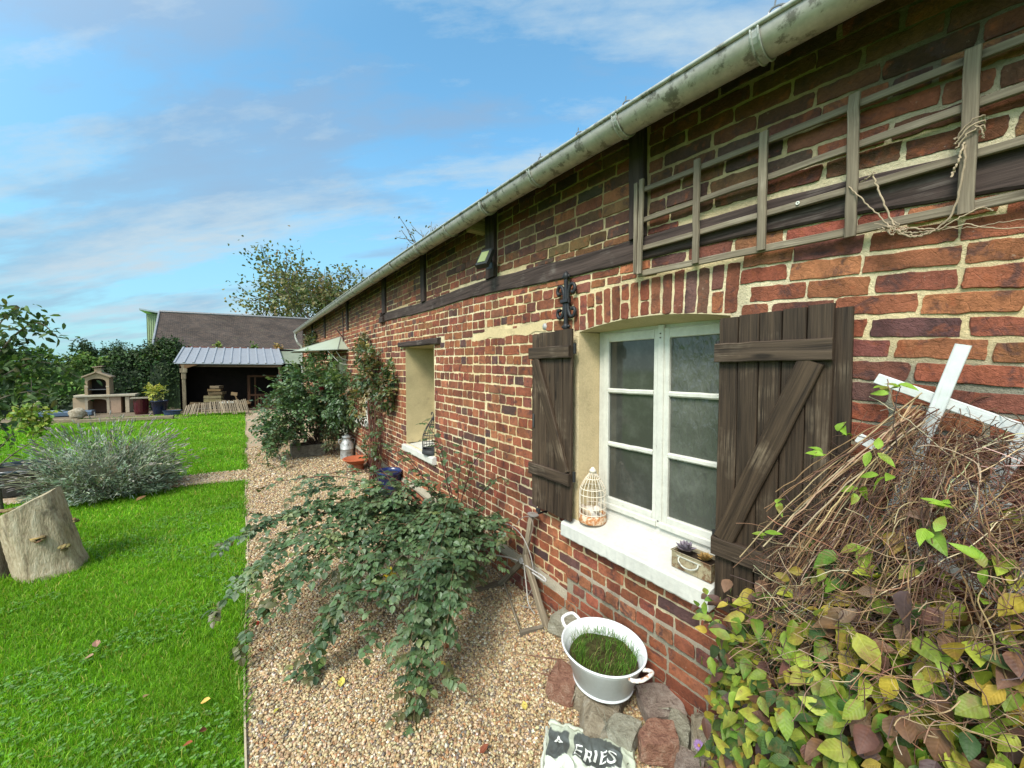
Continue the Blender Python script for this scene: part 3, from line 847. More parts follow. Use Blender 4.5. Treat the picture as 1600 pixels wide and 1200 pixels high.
q = MB(); quad(q, (DX - .005, y1 - .07, z0 + .07), (DX - .005, y0 + .06, z0 + .07), (DX - .005, y0 + .06, z1 - .06), (DX - .005, y1 - .07, z1 - .06)); q.build('pane', M_GLASS, nwo)
q = MB(); n = 20; V = []; prof = [(WX + .01, .69), (1.80, .69), (1.794, .70), (1.797, .765), (1.81, .775), (2.31, .80)]
for y_ in np.linspace(4.29, 5.40, n + 1):
    for j, (a, b) in enumerate(prof): V.append((a, y_, b + rng.normal(0, .003)))
k = len(prof); q.add(V, [(i * k + j, i * k + j + 1, (i + 1) * k + j + 1, (i + 1) * k + j) for i in range(n) for j in range(k - 1)], (.55, .545, .51))
q.add(V[:k], [tuple(range(k))], (.7, .7, .68)); q.build('window_sill', M_WHITE, house)
q = MB(); board(q, (WX - .012, NICHE[0] - .20, 2.168), (WX - .012, NICHE[1] + .22, 2.190), (0, 0, 1), .072, .07, (1, 1, 1), .012, 14, .003); q.build('lintel', M_BEAM, house)

# third window behind the climbing rose
y0, y1, z0, z1 = WIN3; q = MB()
for a, b in ((y0, y0 + .06), (y1 - .06, y1), ((y0 + y1) / 2 - .04, (y0 + y1) / 2 + .04)): box(q, (1.97, a, z0), (2.02, b, z1), (.57, .57, .53), 0, .004)
for a in (z0, z0 + .38, z0 + .76, z1 - .06): box(q, (1.972, y0 + .05, a), (2.018, y1 - .05, a + .05), (.57, .57, .53), 0, .004)
w3 = q.build('window', M_WHITE, house)
q = MB(); quad(q, (2.0, y1, z0), (2.0, y0, z0), (2.0, y0, z1), (2.0, y1, z1)); q.build('pane', M_GLASS, w3)
q = MB()
for a in (y0, y1): quad(q, (WX - .003, a, z0), (2.03, a, z0), (2.03, a, z1), (WX - .003, a, z1), PL)
quad(q, (WX - .003, y0, z1), (WX - .003, y1, z1), (2.03, y1, z1), (2.03, y0, z1), PL); q.build('window_reveal', M_PLASTER, house)
q = MB(); board(q, (1.88, y0 - .12, z0 - .04), (1.88, y1 + .12, z0 - .04), (1, 0, 0), .26, .09, (.57, .57, .53), .01, 8, .002); q.build('window_sill', M_WHITE, house)
# pale door under the canopy
y0, y1, z0, z1 = DOOR; q = MB()
for i in range(6):
    a = y0 + .03 + i * (y1 - y0 - .06) / 6; box(q, (1.90, a + .002, .05), (1.94, a + (y1 - y0 - .06) / 6 - .002, z1 - .05), (.66, .60, .42), 0, .003)
box(q, (1.87, y0, .0), (1.95, y0 + .028, z1), (.7, .66, .5)); box(q, (1.87, y1 - .028, 0), (1.95, y1, z1), (.7, .66, .5)); box(q, (1.871, y0 + .028, z1 - .045), (1.95, y1 - .028, z1), (.7, .66, .5))
dr = q.build('door', M_WHITE, house)
q = MB(); tube(q, spline([(1.90, 9.47, 1.02), (1.86, 9.47, 1.02), (1.855, 9.50, 1.02), (1.855, 9.58, 1.015)], 10), .009, 6, (.05, .05, .05)); q.build('handle', M_IRON, dr)

# glazed porch canopy: three sloping panels on iron ribs
M_CANOPY = varied('milky_canopy_panel', .5, 3, 30, .12, .05, .003, .4)
cp = MB(); A = ar((WX, 9.9, 2.62)); pts = [ar(p) for p in ((WX, 9.05, 2.28), (1.62, 9.02, 2.275), (.86, 9.95, 2.25), (.86, 10.6, 2.25), (WX, 10.95, 2.28))]
for a, b in zip(pts[:-1], pts[1:]):
    n_ = nrm(np.cross(b - a, A - a)) * .006
    cp.add([a, b, A, a - n_, b - n_, A - n_], [(0, 1, 2), (5, 4, 3), (0, 3, 4, 1)], (.30, .33, .245))
cpo = cp.build('porch_canopy', M_CANOPY, house)
for p in pts: q = MB(); tube(q, [A + (0, 0, .006), p + (0, 0, .006)], .012, 6, (.16, .17, .14)); q.build('rib', M_IRON, cpo)
q = MB(); tube(q, pts, .012, 6, (.2, .22, .18)); q.build('edge_rail', M_IRON, cpo)
q = MB(); tube(q, spline([(WX, 9.2, 1.95), (1.7, 9.2, 1.98), (1.5, 9.25, 2.2), (1.45, 9.28, 2.27)], 14), .01, 5, (.5, .5, .44)); tube(q, spline([(WX, 9.2, 2.05), (1.72, 9.2, 2.1), (1.62, 9.2, 2.24)], 14), .01, 5, (.5, .5, .44)); q.build('bracket', M_IRON, cpo)

# wrought iron wall anchor of four scrolls round an upright bar
an = MB(); ay = 1.985; ax_ = WX - .032; IR = (.016, .016, .018)
board(an, (ax_, ay, 2.125), (ax_, ay, 2.475), (0, 1, 0), .026, .026, IR, .004, 6)
for s_ in (-1, 1):
    for vz, cz in ((1, 2.31), (-1, 2.295)):
        sc = [(ax_, ay + s_ * .018, cz), (ax_, ay + s_ * .024, cz + vz * .055), (ax_, ay + s_ * .045, cz + vz * .098), (ax_, ay + s_ * .075, cz + vz * .098), (ax_, ay + s_ * .088, cz + vz * .068), (ax_, ay + s_ * .074, cz + vz * .045), (ax_, ay + s_ * .055, cz + vz * .052)]
        tube(an, spline(sc, 28), [.0115] * 24 + [.010], 8, IR) if False else tube(an, spline(sc, 28), .012, 8, IR)
    board(an, (ax_ - .004, ay + s_ * .034, 2.288), (ax_ - .004, ay + s_ * .034, 2.318), (0, 1, 0), .012, .02, IR, .002)
board(an, (ax_ - .006, ay - .036, 2.303), (ax_ - .006, ay + .036, 2.303), (0, 0, 1), .026, .034, IR, .004)
for cz, vz in ((2.475, 1), (2.125, -1)):
    lathe(an, [(0, -.03), (.012, -.03), (.024, -.008), (.022, .010), (.008, .03), (0, .034)] if vz > 0 else [(0, -.036), (.008, -.03), (.022, -.010), (.024, .008), (.012, .03), (0, .03)], (ax_, ay, cz), 10, IR)
    for s_ in (-1, 1): lathe(an, [(0, -.012), (.012, -.006), (.012, .006), (0, .012)], (ax_, ay + s_ * .028, cz - vz * .004), 8, IR)
single(an, 'wall_anchor', M_IRON, 'black wrought iron wall anchor with four scrolls above the left shutter', 'wall anchor', (WX, ay, 2.3), smooth=True)
q = MB(); lathe(q, [(0, .012), (.012, .010), (.026, .002), (.028, -.004)], (WX - .004, 2.25, 2.155), 10, (.42, .40, .38), ax=(-1, 0, 0)); q.build('wall_plug', M_ZINC, house)

# flood light on the beam post
fl = thing('flood_light', 'small black flood light with a pale lens fixed high on a beam post', 'flood light', (1.80, 2.98, 2.75))
q = MB(); fx, fy, fz = 1.70, 2.88, 2.785
Rf = Matrix.Rotation(R(-28), 3, 'Y') @ Matrix.Rotation(0, 3, 'X')
def fpt(a, b, c): v = Matrix.Rotation(R(18), 3, 'Z') @ (Matrix.Rotation(R(30), 3, 'Y') @ Vector((a, b, c))); return ar((fx + v.x, fy + v.y, fz + v.z))
board(q, fpt(0, 0, -.085), fpt(0, 0, .085), fpt(0, 1, 0) - fpt(0, 0, 0), .13, .05, (.014, .018, .016), .008)
q.build('housing', M_IRON, fl)
q = MB(); board(q, fpt(-.026, 0, -.06), fpt(-.026, 0, .055), fpt(0, 1, 0) - fpt(0, 0, 0), .085, .006, (.20, .24, .10), .002); q.build('lens', M_CANOPY, fl)
q = MB(); board(q, fpt(.02, 0, 0), (1.835, 2.99, 2.82), (0, 0, 1), .03, .02, (.014, .016, .015), .003); board(q, (1.825, 2.99, 2.74), (1.825, 2.99, 2.9), (0, 1, 0), .10, .03, (.014, .018, .016), .004); q.build('bracket', M_IRON, fl)
# dark iron bracket above the canopy
q = MB(); bx = (WX, 9.55, 2.74); tube(q, [bx, (WX - .16, 9.55, 2.76), (WX - .02, 9.55, 2.58)], .014, 6, (.05, .03, .03)); tube(q, [(WX - .02, 9.55, 2.4), (WX - .02, 9.55, 3.18)], .012, 5, (.05, .03, .03))
single(q, 'hanging_bracket', M_IRON, 'dark iron hanging bracket on the wall above the porch canopy', 'bracket', bx)

# ------------------------------------------------------------------ trellis of grey battens on the wall
tr = thing('trellis', 'grey weathered batten trellis fixed to the wall above the right shutter', 'trellis', (1.80, .6, 2.3))
def th(y, k): return [2.354, 2.495, 2.646, 2.802][k] - (1.05 - y) * [.036, .020, .026, .046][k]
for k in range(4):
    q = MB(); v = rng.uniform(.85, 1.15); board(q, (1.812, 1.385, th(1.385, k)), (1.812, -.95, th(-.95, k)), (0, 0, 1), .026 if k else .03, .016, (v, v, v), .002, 14, .0012); q.build('rail', M_GREYWOOD, tr)
for y_, lo, hi, wd in ((1.395, 2.366, 2.862, .022), (1.362, 2.358, 2.87, .026), (1.045, 2.345, 2.838, .030), (.757, 2.335, 2.822, .032), (.464, 2.308, 2.808, .032), (.194, 2.302, 2.785, .034), (-.08, 2.29, 2.77, .034), (-.36, 2.28, 2.76, .034), (-.64, 2.27, 2.74, .034)):
    q = MB(); v = rng.uniform(.85, 1.15); board(q, (1.796 - (.01 if y_ == 1.362 else 0), y_, lo), (1.796, y_ + rng.normal(0, .002), hi), (0, 1, 0), wd, .016, (v, v, v), .002, 10, .0010); q.build('upright', M_GREYWOOD, tr)
q = MB(); lathe(q, [(.003, 0), (.007, 0), (.007, .004), (.003, .004)], (1.803, .63, 2.488), 10, (.7, .7, .66), ax=(-1, 0, 0)); q.build('screw_eye', M_WHITE, tr)
tw = MB(); TW = (.33, .255, .175)
def rag(pts, r=.0022, n=26):
    P = spline(pts, n); P = P + rng.normal(0, .0016, P.shape); tube(tw, P, r, 5, ar(TW) * rng.uniform(.8, 1.25))
kn = (1.765, .340, 2.285); k2 = (1.765, .245, 2.262)
rag([(1.785, .47, 2.485), (1.775, .42, 2.41), (1.77, .37, 2.33), kn]); rag([(1.78, .405, 2.50), (1.775, .385, 2.43), (1.77, .355, 2.34), kn], .003)
rag([(1.775, .40, 2.502), (1.77, .42, 2.487), (1.775, .435, 2.483)])
for o in range(4): rag([kn, (1.76, .30 + rng.normal(0, .006), 2.265 + rng.normal(0, .008)), k2], .0028)
rag([k2, (1.765, .215, 2.31), (1.77, .20, 2.42), (1.778, .198, 2.50)], .003); rag([k2, (1.76, .20, 2.285), (1.765, .16, 2.30), (1.78, .14, 2.29)])
rag([k2, (1.77, .19, 2.262), (1.775, .13, 2.235), (1.79, .05, 2.225), (1.80, -.2, 2.21)], .0018); rag([k2, (1.77, .17, 2.25), (1.78, .10, 2.25), (1.79, .0, 2.235)], .0012)
for z in (2.53, 2.545, 2.56): rag([(1.782, .218, z - .03), (1.778, .195, z), (1.782, .168, z + .012), (1.80, .17, z), (1.80, .215, z - .02), (1.782, .218, z - .03)], .0024)
rag([(1.778, .20, 2.51), (1.772, .212, 2.45), (1.77, .222, 2.415)], .003); rag([(1.78, .18, 2.55), (1.77, .165, 2.52), (1.772, .165, 2.50)], .002)
for o in range(10): rag([ar(kn) + rng.normal(0, .008, 3), ar(kn) + rng.normal(0, .016, 3), ar(kn) + (0, .03, .03) + rng.normal(0, .012, 3)], .0014, 8)
single(tw, 'garden_twine', varied('twine_fibre', .95, 40, 200, .25, .3, .001, .1), 'frayed pale garden twine knotted to the trellis and hanging slack below it', 'twine', (1.77, .3, 2.27), smooth=True)

# ------------------------------------------------------------------ white painted lattice leaning on the wall
la = thing('white_lattice', 'white painted crossed lattice leaning on the bricks inside the dry climber', 'lattice', (1.74, .2, 1.0))
M_WBAT = paintmat('white_batten_paint', (1, 1, .99), .68)
def bat(a, b, x, w_=.034):
    q = MB(); board(q, (x, a[0], a[1]), (x, b[0], b[1]), (0, 0, 1), w_, .015, (.60, .615, .605), .002, 6, .0006); q.build('batten', M_WBAT, la)
bat((.375, 1.802), (.02, 1.640), 1.772); bat((.182, 1.905), (.335, 1.30), 1.755)
bat((.025, 1.76), (.21, 1.22), 1.755); bat((.42, 1.592), (-.05, 1.37), 1.772); bat((.42, 1.33), (.05, 1.15), 1.772); bat((-.11, 1.9), (.1, 1.1), 1.755)

# ------------------------------------------------------------------ things on the sills
def birdcage(name, label, c, r, h, wire, base_col, bars, rw, rust, dome=.5):
    t = thing(name, label, 'bird cage', c)
    c = ar(c); q = MB(); lathe(q, [(0, .004), (r * 1.04, .0), (r * 1.06, .008), (r * 1.02, .05), (r * .99, .055), (r * .96, .05), (r * .95, .012), (0, .010)], c, 28, base_col)
    q.build('base', rust, t, True)
    zs = h * (1 - dome); top = c + (0, 0, h)
    q = MB()
    for i in range(bars):
        a = 2 * math.pi * i / bars; d = ar((math.cos(a), math.sin(a), 0))
        P = [c + d * r + (0, 0, .02), c + d * r * 1.0 + (0, 0, zs)] + [c + d * r * v + (0, 0, zs + (h - zs) * u) for u, v in ((.25, .93), (.5, .72), (.72, .46), (.88, .24), (1, .10))]
        tube(q, spline(P, 24), rw, 5, wire)
    q.build('bars', rust, t, True)
    q = MB()
    for u, v in ((.25, .93), (.66, .54)):
        tube(q, [c + (r * v * math.cos(a), r * v * math.sin(a), zs + (h - zs) * u) for a in np.linspace(0, 2 * math.pi, 26)], rw * 1.5, 5, wire, False)
    for z in (.06, zs * .55, zs): tube(q, [c + (r * math.cos(a), r * math.sin(a), z) for a in np.linspace(0, 2 * math.pi, 26)], rw * 1.3, 5, wire, False)
    q.build('hoops', rust, t, True)
    q = MB(); lathe(q, [(0, -.012), (.026, -.012), (.022, .004), (.012, .012), (.008, .02), (0, .022)], top, 12, wire); q.build('finial', rust, t, True)
    return t
M_RUSTW = varied('rusting_white_metal', .6, 22, 90, .18, .3, .002, .35, dirt=((.40, .15, .045), 20, .44, .95))
M_RUSTC = varied('white_wire', .6, 22, 90, .15, .2, .002, .35, dirt=((.36, .2, .1), 26, .62, .7))
cc = (1.898, 1.80, .812)
cg = birdcage('bird_cage', 'small round cream wire bird cage with a rusty base on the white sill', cc, .088, .345, (.70, .62, .50), (.62, .50, .36), 18, .0021, M_RUSTC, .46)
for ch in cg.children:
    if ch.name.startswith('base'): ch.data.materials[0] = M_RUSTW
# pottery bird inside the cage
bd = MB(); bp = ar((1.885, 1.795, .872))
def ell(mb, c, rad, col, rot=None, lump=0.0):
    V, F = ico(); 
    V2 = []
    mesh = bpy.data.meshes.new('t'); import bmesh
    b = bmesh.new(); bmesh.ops.create_icosphere(b, subdivisions=3, radius=1.0); P = ar([v.co[:] for v in b.verts]); FF = [[v.index for v in f.verts] for f in b.faces]; b.free(); bpy.data.meshes.remove(mesh)
    if lump: P = P * (1 + lump * np.sin(P @ rng.normal(0, 3, (3,)) + 1)[:, None])
    P = P * ar(rad)
    if rot is not None: P = P @ ar(rot.to_3x3()).T
    mb.add(P + ar(c), FF, col)
rb = Matrix.Rotation(R(22), 3, 'X')
ell(bd, bp, (.040, .060, .038), (.56, .50, .43), rb); ell(bd, bp + (0, -.046, .036), (.026, .028, .026), (.58, .50, .42)); ell(bd, bp + (0, .062, .012), (.018, .045, .010), (.40, .33, .27), Matrix.Rotation(R(30), 3, 'X'))
for s_ in (-1, 1): ell(bd, bp + (s_ * .034, .012, .006), (.012, .044, .024), (.48, .36, .24), rb)
lathe(bd, [(.008, 0), (.006, .012), (0, .022)], bp + (0, -.070, .034), 8, (.45, .28, .14), ax=(0, -1, -.15))
lathe(bd, [(.03, 0), (.034, .01), (.028, .022)], bp + (0, 0, -.052), 14, (.36, .2, .1))
single(bd, 'bird_figurine', varied('glazed_clay', .5, 20, 70, .2, .2, .002, .4), 'pale pottery bird sitting inside the cream bird cage', 'figurine', (1.885, 1.795, .82), smooth=True)
cg2 = birdcage('bird_cage', 'tall black wire bird cage with a pointed dome in the niche of the second window', (1.90, 4.50, .790), .135, .44, (.028, .028, .03), (.03, .03, .032), 12, .004, M_IRON, .62)
q = MB(); tube(q, spline([(1.90, 4.5, 1.235), (1.90, 4.5, 1.275), (1.90, 4.53, 1.30), (1.90, 4.56, 1.28), (1.9, 4.55, 1.262)], 14), .006, 6, (.03, .03, .03)); q.build('hook', M_IRON, cg2)

# rusty tin box with two succulents at the shutter end of the sill
M_TIN = varied('rusted_tin', .6, 16, 80, .3, .4, .002, .35, .3, dirt=((.16, .075, .035), 18, .50, .9))
tb = thing('tin_planter', 'small rusty tin box with a hanging handle on the sill beside the right shutter', 'planter', (1.87, 1.08, .80))
q = MB(); a0, a1 = ar((1.825, .975)), ar((1.925, 1.165)); zb, zt = .796, .884
for lo, hi in (((1.825, .955, zb), (1.829, 1.165, zt)), ((1.926, .955, zb + .008), (1.93, 1.165, zt)), ((1.829, 1.161, zb), (1.926, 1.165, zt)), ((1.829, .955, zb), (1.926, .959, zt)), ((1.829, .959, zb), (1.926, 1.161, zb + .02))): box(q, lo, hi, (.36, .30, .19))
q.build('box', M_TIN, tb)
q = MB(); tube(q, [(1.822, .955, zt), (1.822, 1.168, zt), (1.933, 1.168, zt), (1.933, .955, zt), (1.822, .955, zt)], .0028, 6, (.3, .25, .16)); q.build('rolled_rim', M_TIN, tb)
q = MB(); tube(q, spline([(1.822, 1.12, .862), (1.812, 1.118, .845), (1.805, 1.09, .828), (1.805, 1.05, .828), (1.812, 1.02, .845), (1.822, 1.018, .862)], 24), .0042, 7, (.5, .49, .42)); board(q, (1.823, 1.135, .864), (1.823, 1.005, .864), (0, 0, 1), .008, .004, (.5, .48, .4)); q.build('handle', M_ZINC, tb, True)
q = MB(); quad(q, (1.829, .96, .868), (1.829, 1.161, .868), (1.926, 1.161, .868), (1.926, .96, .868), (.04, .028, .02)); q.build('soil', varied('dark_soil', .95, 60, 200, .4, .8, .004, .1), tb)
M_SUCC = leafmat('succulent_leaf', .1, .6, .25)
def rosette(name, label, c, r, col, tall, tilt):
    q = MB(); P = []; D = []; N = []; L = []; Cc_ = []
    for k_ in range(44):
        a = k_ * 2.39996; f = k_ / 44; el = R(86 - 82 * f); d = ar((math.cos(a) * math.cos(el), math.sin(a) * math.cos(el), math.sin(el)))
        n_ = ar((-math.cos(a) * math.sin(el), -math.sin(a) * math.sin(el), math.cos(el)))
        P.append(ar(c) + d * r * .08 + (0, 0, -.012 * f)); D.append(d); N.append(n_); L.append(r * (.35 + .65 * f)); Cc_.append(ar(col) * rng.uniform(.75, 1.2))
    leaves(q, P, D, N, L, ar(L) * .36, ar(Cc_), .35, -.35)
    single(q, name, M_SUCC, label, 'succulent', c, smooth=True)
rosette('succulent', 'grey lilac succulent rosette at the open end of the tin box', (1.858, 1.105, .90), .058, (.27, .23, .28), 0, 0)
rosette('succulent', 'dried yellow brown succulent in the middle of the tin box', (1.872, 1.01, .885), .044, (.42, .27, .10), 0, 0)

# ------------------------------------------------------------------ the ground: lawn, gravel, pebbles, grass
def lawn_mat():
    def fn(t, p, out):
        c = t.coord('Object')
        n = t.noise(c, 1.3, 5, .6); m = t.noise(c, 40, 4, .7)
        col = t.ramp(t.math('ADD', t.math('MULTIPLY', n, .5), t.math('MULTIPLY', m, .5)), [(.3, (.055, .125, .010)), (.55, (.09, .22, .014)), (.75, (.13, .27, .02))])
        t.link(col, p.inputs['Base Color']); t.link(t.bump(m, .8, .03), p.inputs['Normal'])
    return mat('lawn_ground', fn, Roughness=.9, Specular_IOR_Level=.1)
def gravel_mat():
    def fn(t, p, out):
        c = t.coord('Object')
        v = t.new('ShaderNodeTexVoronoi'); t.link(c, v.inputs['Vector']); v.inputs['Scale'].default_value = 62
        sp = t.new('ShaderNodeSeparateColor'); t.link(v.outputs['Color'], sp.inputs[0])
        col = t.ramp(sp.outputs[0], [(0.0, (.24, .15, .085)), (.25, (.43, .30, .17)), (.5, (.53, .40, .25)), (.7, (.40, .33, .25)), (.85, (.62, .52, .38)), (1.0, (.32, .27, .22))])
        col = t.mix(t.ramp(v.outputs['Distance'], [(.4, 0.0), (.8, .6)]), col, (.12, .08, .045))
        big = t.noise(c, .9, 4, .6); col = t.mix(1.0, col, t.ramp(big, [(.3, .8), (.7, 1.12)]), 'MULTIPLY')
        t.link(col, p.inputs['Base Color'])
        t.link(t.bump(v.outputs['Distance'], -.9, .012) if False else t.bump(t.math('MULTIPLY', v.outputs['Distance'], -1.0), .9, .012), p.inputs['Normal'])
    return mat('pea_gravel', fn, Roughness=.85, Specular_IOR_Level=.2)
M_LAWN = lawn_mat(); M_GRAVEL = gravel_mat()
def ground_h(x, y): return -.02 + .012 * np.sin(x * 1.1 + .4) * np.sin(y * .8) - .01
g_ = MB(); n1, n2 = 60, 70
xs = np.concatenate([np.linspace(-900, -14, 8), np.linspace(-12, -.06, n1), np.linspace(0.1, 60, 6), [900]]); ys = np.concatenate([[-600, -20], np.linspace(-3, 26, n2), [40, 90, 900]])
Xg, Yg = np.meshgrid(xs, ys, indexing='ij'); Z = np.where((Xg > -12.5) & (Xg < -.05) & (Yg < 27) & (Yg > -4), ground_h(Xg, Yg), -.06)
V = np.stack([Xg.ravel(), Yg.ravel(), Z.ravel()], 1); ny = len(ys)
i, j = np.meshgrid(np.arange(len(xs) - 1), np.arange(ny - 1), indexing='ij'); A = (i * ny + j).ravel()
g_.add(V, np.stack([A, A + ny, A + ny + 1, A + 1], 1), (.05, .13, .01))
tag(g_.build('ground', M_LAWN, None, True), kind='structure')
# gravel sheet along the house, with the branch crossing the lawn
def edge_x(y): return -.035 - .004 * np.maximum(y - 2, 0) + .012 * np.sin(y * 1.7)
gs = MB(); ys = np.linspace(-2.5, 20.6, 130)
def gz(x, y): return -.002 + .010 * np.sin(x * 4.1 + y * 1.3) * np.sin(y * 2.2 + .5) + .03 * np.clip((x - 1.3) / .5, 0, 1)
xs = np.linspace(0, 1, 16)
V = [(edge_x(y) + f * (WX + .06 - edge_x(y)), y, 0) for y in ys for f in xs]; V = ar(V); V[:, 2] = gz(V[:, 0], V[:, 1])
k = len(xs); i, j = np.meshgrid(np.arange(len(ys) - 1), np.arange(k - 1), indexing='ij'); A = (i * k + j).ravel()
gs.add(V, np.stack([A, A + 1, A + k + 1, A + k], 1))
# crossing
XL = -7.5; cy0 = lambda x: 7.80 - .16 * (x + .05) * 1.0; cy1 = lambda x: 8.52 - .16 * (x + .05)
xx = np.linspace(XL, edge_x(8) + .005, 40)
V = [(x, y0 + (y1 - y0) * f + .03 * math.sin(x * 5 + f * 3) * (f in (0, 1)), .001 if f not in (0, 1) else -.014) for x in xx for f, y0, y1 in [(q, cy0(x), cy1(x)) for q in (0, .06, .5, .94, 1)]]
V = ar(V); i, j = np.meshgrid(np.arange(39), np.arange(4), indexing='ij'); A = (i * 5 + j).ravel()
gs.add(V, np.stack([A, A + 5, A + 6, A + 1], 1))
# yard before the shelter
quad(gs, (-2.0, 20.58, -.012), (6, 20.58, -.012), (6, 26, -.012), (-2.0, 26, -.012))
tag(gs.build('gravel_path', M_GRAVEL, None, True), kind='structure')

# loose pebbles
def scatter_pebbles():
    V0, F0 = ico(); P = []; S = []
    def band(y0, y1, x0, x1, dens, s0, s1):
        k = int((y1 - y0) * (x1 - x0) * dens)
        x = rng.uniform(x0, x1, k); y = rng.uniform(y0, y1, k); s = np.exp(rng.uniform(np.log(s0), np.log(s1), k))
        P.append(np.stack([x, y, gz(x, y) + s * .30 + rng.uniform(-.002, .006, k)], 1)); S.append(s)
    band(1.0, 2.6, -.03, 1.83, 15000, .0040, .0095); band(2.6, 4.2, -.03, 1.83, 9000, .0050, .0105)
    band(4.2, 7.0, -.05, 1.83, 3600, .007, .012); band(7.0, 11, -.07, 1.83, 900, .011, .018)
    band(7.85, 8.6, -1.5, -.06, 1500, .009, .015)
    P = np.concatenate(P); S = np.concatenate(S); k = len(P)
    sc = S[:, None] * rng.uniform(.65, 1.3, (k, 3)) * ar([1.15, 1.15, .8]); M = rotmats(k)
    flat = rng.random(k) < .7
    V = V0[None] * (1 + rng.normal(0, .10, (k, 18, 1))) * sc[:, None]
    V = np.einsum('kij,kvj->kvi', M, V); V[:, :, 2] *= .75; V += P[:, None]
    cols = palette(k, [(.40, .285, .15), (.48, .37, .22), (.29, .185, .095), (.21, .16, .11), (.58, .50, .37), (.33, .17, .08), (.16, .135, .115), (.42, .34, .19)], [6, 5, 4, 2.2, 2.4, 1.6, 1.4, 3], .12)
    mb = MB(); b = np.arange(k)[:, None, None] * 18
    mb.add(V.reshape(-1, 3), (b + F0[None]).reshape(-1, 3), np.repeat(cols, 18, 0))
    # brown leaf crumbs and twig bits lying among the stones
    k2 = 2600; x = rng.uniform(-.02, 1.82, k2); y = 1.1 + 5 * rng.random(k2) ** 1.6; D = nrm(np.stack([rng.normal(0, 1, k2), rng.normal(0, 1, k2), rng.normal(0, .25, k2)], 1))
    leaves(mb, np.stack([x, y, gz(x, y) + .012 + .006 * rng.random(k2)], 1), D, np.tile([0, 0, 1.], (k2, 1)) + rng.normal(0, .4, (k2, 3)), rng.uniform(.008, .026, k2), rng.uniform(.0015, .006, k2), palette(k2, [(.12, .07, .035), (.22, .13, .06), (.07, .045, .03), (.20, .18, .07)], [3, 2, 2, 1], .2), .3, .2)
    m = varied('pebble_stone', .7, 60, 240, .18, .15, .001, .3)
    tag(mb.build('gravel_stones', m, None, True), 'loose tan and cream pea gravel of the path along the house', 'gravel', None, 'stuff')
scatter_pebbles()

# grass: blades over the lawn, longer and denser near the camera, clover patches
M_GRASS = leafmat('grass_blade', .35, .5, .25)
def in_lawn(x, y):
    ok = (x < edge_x(y) - .012 + .03 * (np.sin(y * 9) * .5)) 
    cross = (y > 7.80 - .16 * (x + .05) + .03) & (y < 8.52 - .16 * (x + .05) - .03) & (x > XL)
    return ok & ~cross
def patchy(x, y): return np.sin(x * 2.3 + 1.7 * np.sin(y * 1.9)) * .5 + np.sin(x * 5.1 + y * 4.3 + 2) * .3 + np.sin(y * 7.7 - x * 3.1) * .2
def grass():
    mb = MB(); PX = []; HH = []; WW = []
    def band(y0, y1, x0, x1, dens, h, w_):
        k = int((y1 - y0) * (x1 - x0) * dens); x = rng.uniform(x0, x1, k); y = rng.uniform(y0, y1, k)
        # only where the photograph's view can reach
        vis = (x > -1.06 * y * .95 - .6) & in_lawn(x, y); x, y = x[vis], y[vis]
        PX.append(np.stack([x, y], 1)); HH.append(h * rng.uniform(.45, 1.3, len(x)) * (1 + .3 * patchy(x, y))); WW.append(np.full(len(x), w_))
    band(1.2, 3.2, -2.6, 0, 17000, .042, .0017); band(3.2, 5.2, -4.6, 0, 8500, .045, .0024); band(5.2, 8.0, -6.5, 0, 3600, .047, .0038)
    band(8.0, 13, -8.5, 0, 1300, .05, .0062); band(13, 21, -9, 0, 520, .055, .0105)
    P = np.concatenate(PX); H = np.concatenate(HH); Wd = np.concatenate(WW); k = len(P)
    z = ground_h(P[:, 0], P[:, 1]); a = rng.uniform(0, 2 * np.pi, k); ln = np.abs(rng.normal(.45, .35, k)); ba = rng.uniform(0, 2 * np.pi, k)
    d = np.stack([np.cos(ba), np.sin(ba)], 1) * (ln * H)[:, None]; s = np.stack([np.cos(a), np.sin(a)], 1) * Wd[:, None]
    p3 = np.concatenate([P, z[:, None]], 1)
    def at(f, o, hh): return np.stack([p3[:, 0] + d[:, 0] * f * f + s[:, 0] * o, p3[:, 1] + d[:, 1] * f * f + s[:, 1] * o, p3[:, 2] + H * hh], 1)
    V = np.stack([at(0, -1, 0), at(0, 1, 0), at(.6, -.75, .62), at(.6, .75, .62), at(1.1, 0, .95)], 1)
    b = np.arange(k)[:, None] * 5
    pt_ = patchy(P[:, 0] * .8, P[:, 1] * .8)
    cols = palette(k, [(.135, .31, .012), (.17, .36, .016), (.095, .23, .012), (.23, .37, .035), (.36, .34, .09)], [5, 4, 3, 2.0, .8], .16) * (1 + .20 * pt_)[:, None]
    mb.add(V.reshape(-1, 3), np.concatenate([b + np.array([[0, 1, 3, 2]])]), np.repeat(cols, 5, 0))
    mb.F.append((b + np.array([[2, 3, 4]]), 0))
    # clover and broad weeds
    k = 9000; x = rng.uniform(-3.2, -.05, k); y = rng.uniform(1.3, 6.5, k); ok = in_lawn(x, y) & (patchy(x * 1.3 + 4, y * 1.3) > .18) & (x > -1.0 * y - .4); x, y = x[ok], y[ok]; k = len(x)
    for q in range(3):
        a = rng.uniform(0, 2 * np.pi, k) if q == 0 else a + 2.1
        D = np.stack([np.cos(a), np.sin(a), np.full(k, .15)], 1); Pz = ground_h(x, y) + .018 + .016 * rng.random(k)
        leaves(mb, np.stack([x, y, Pz], 1), D, np.tile([0, 0, 1.], (k, 1)) + rng.normal(0, .25, (k, 3)), .016, .0085, palette(k, [(.11, .25, .035), (.17, .31, .08)], [1, 1], .15), .2, .1)
    tag(mb.build('lawn_grass', M_GRASS, None, False), 'short bright green lawn grass with clover patches', 'grass', None, 'stuff')
grass()
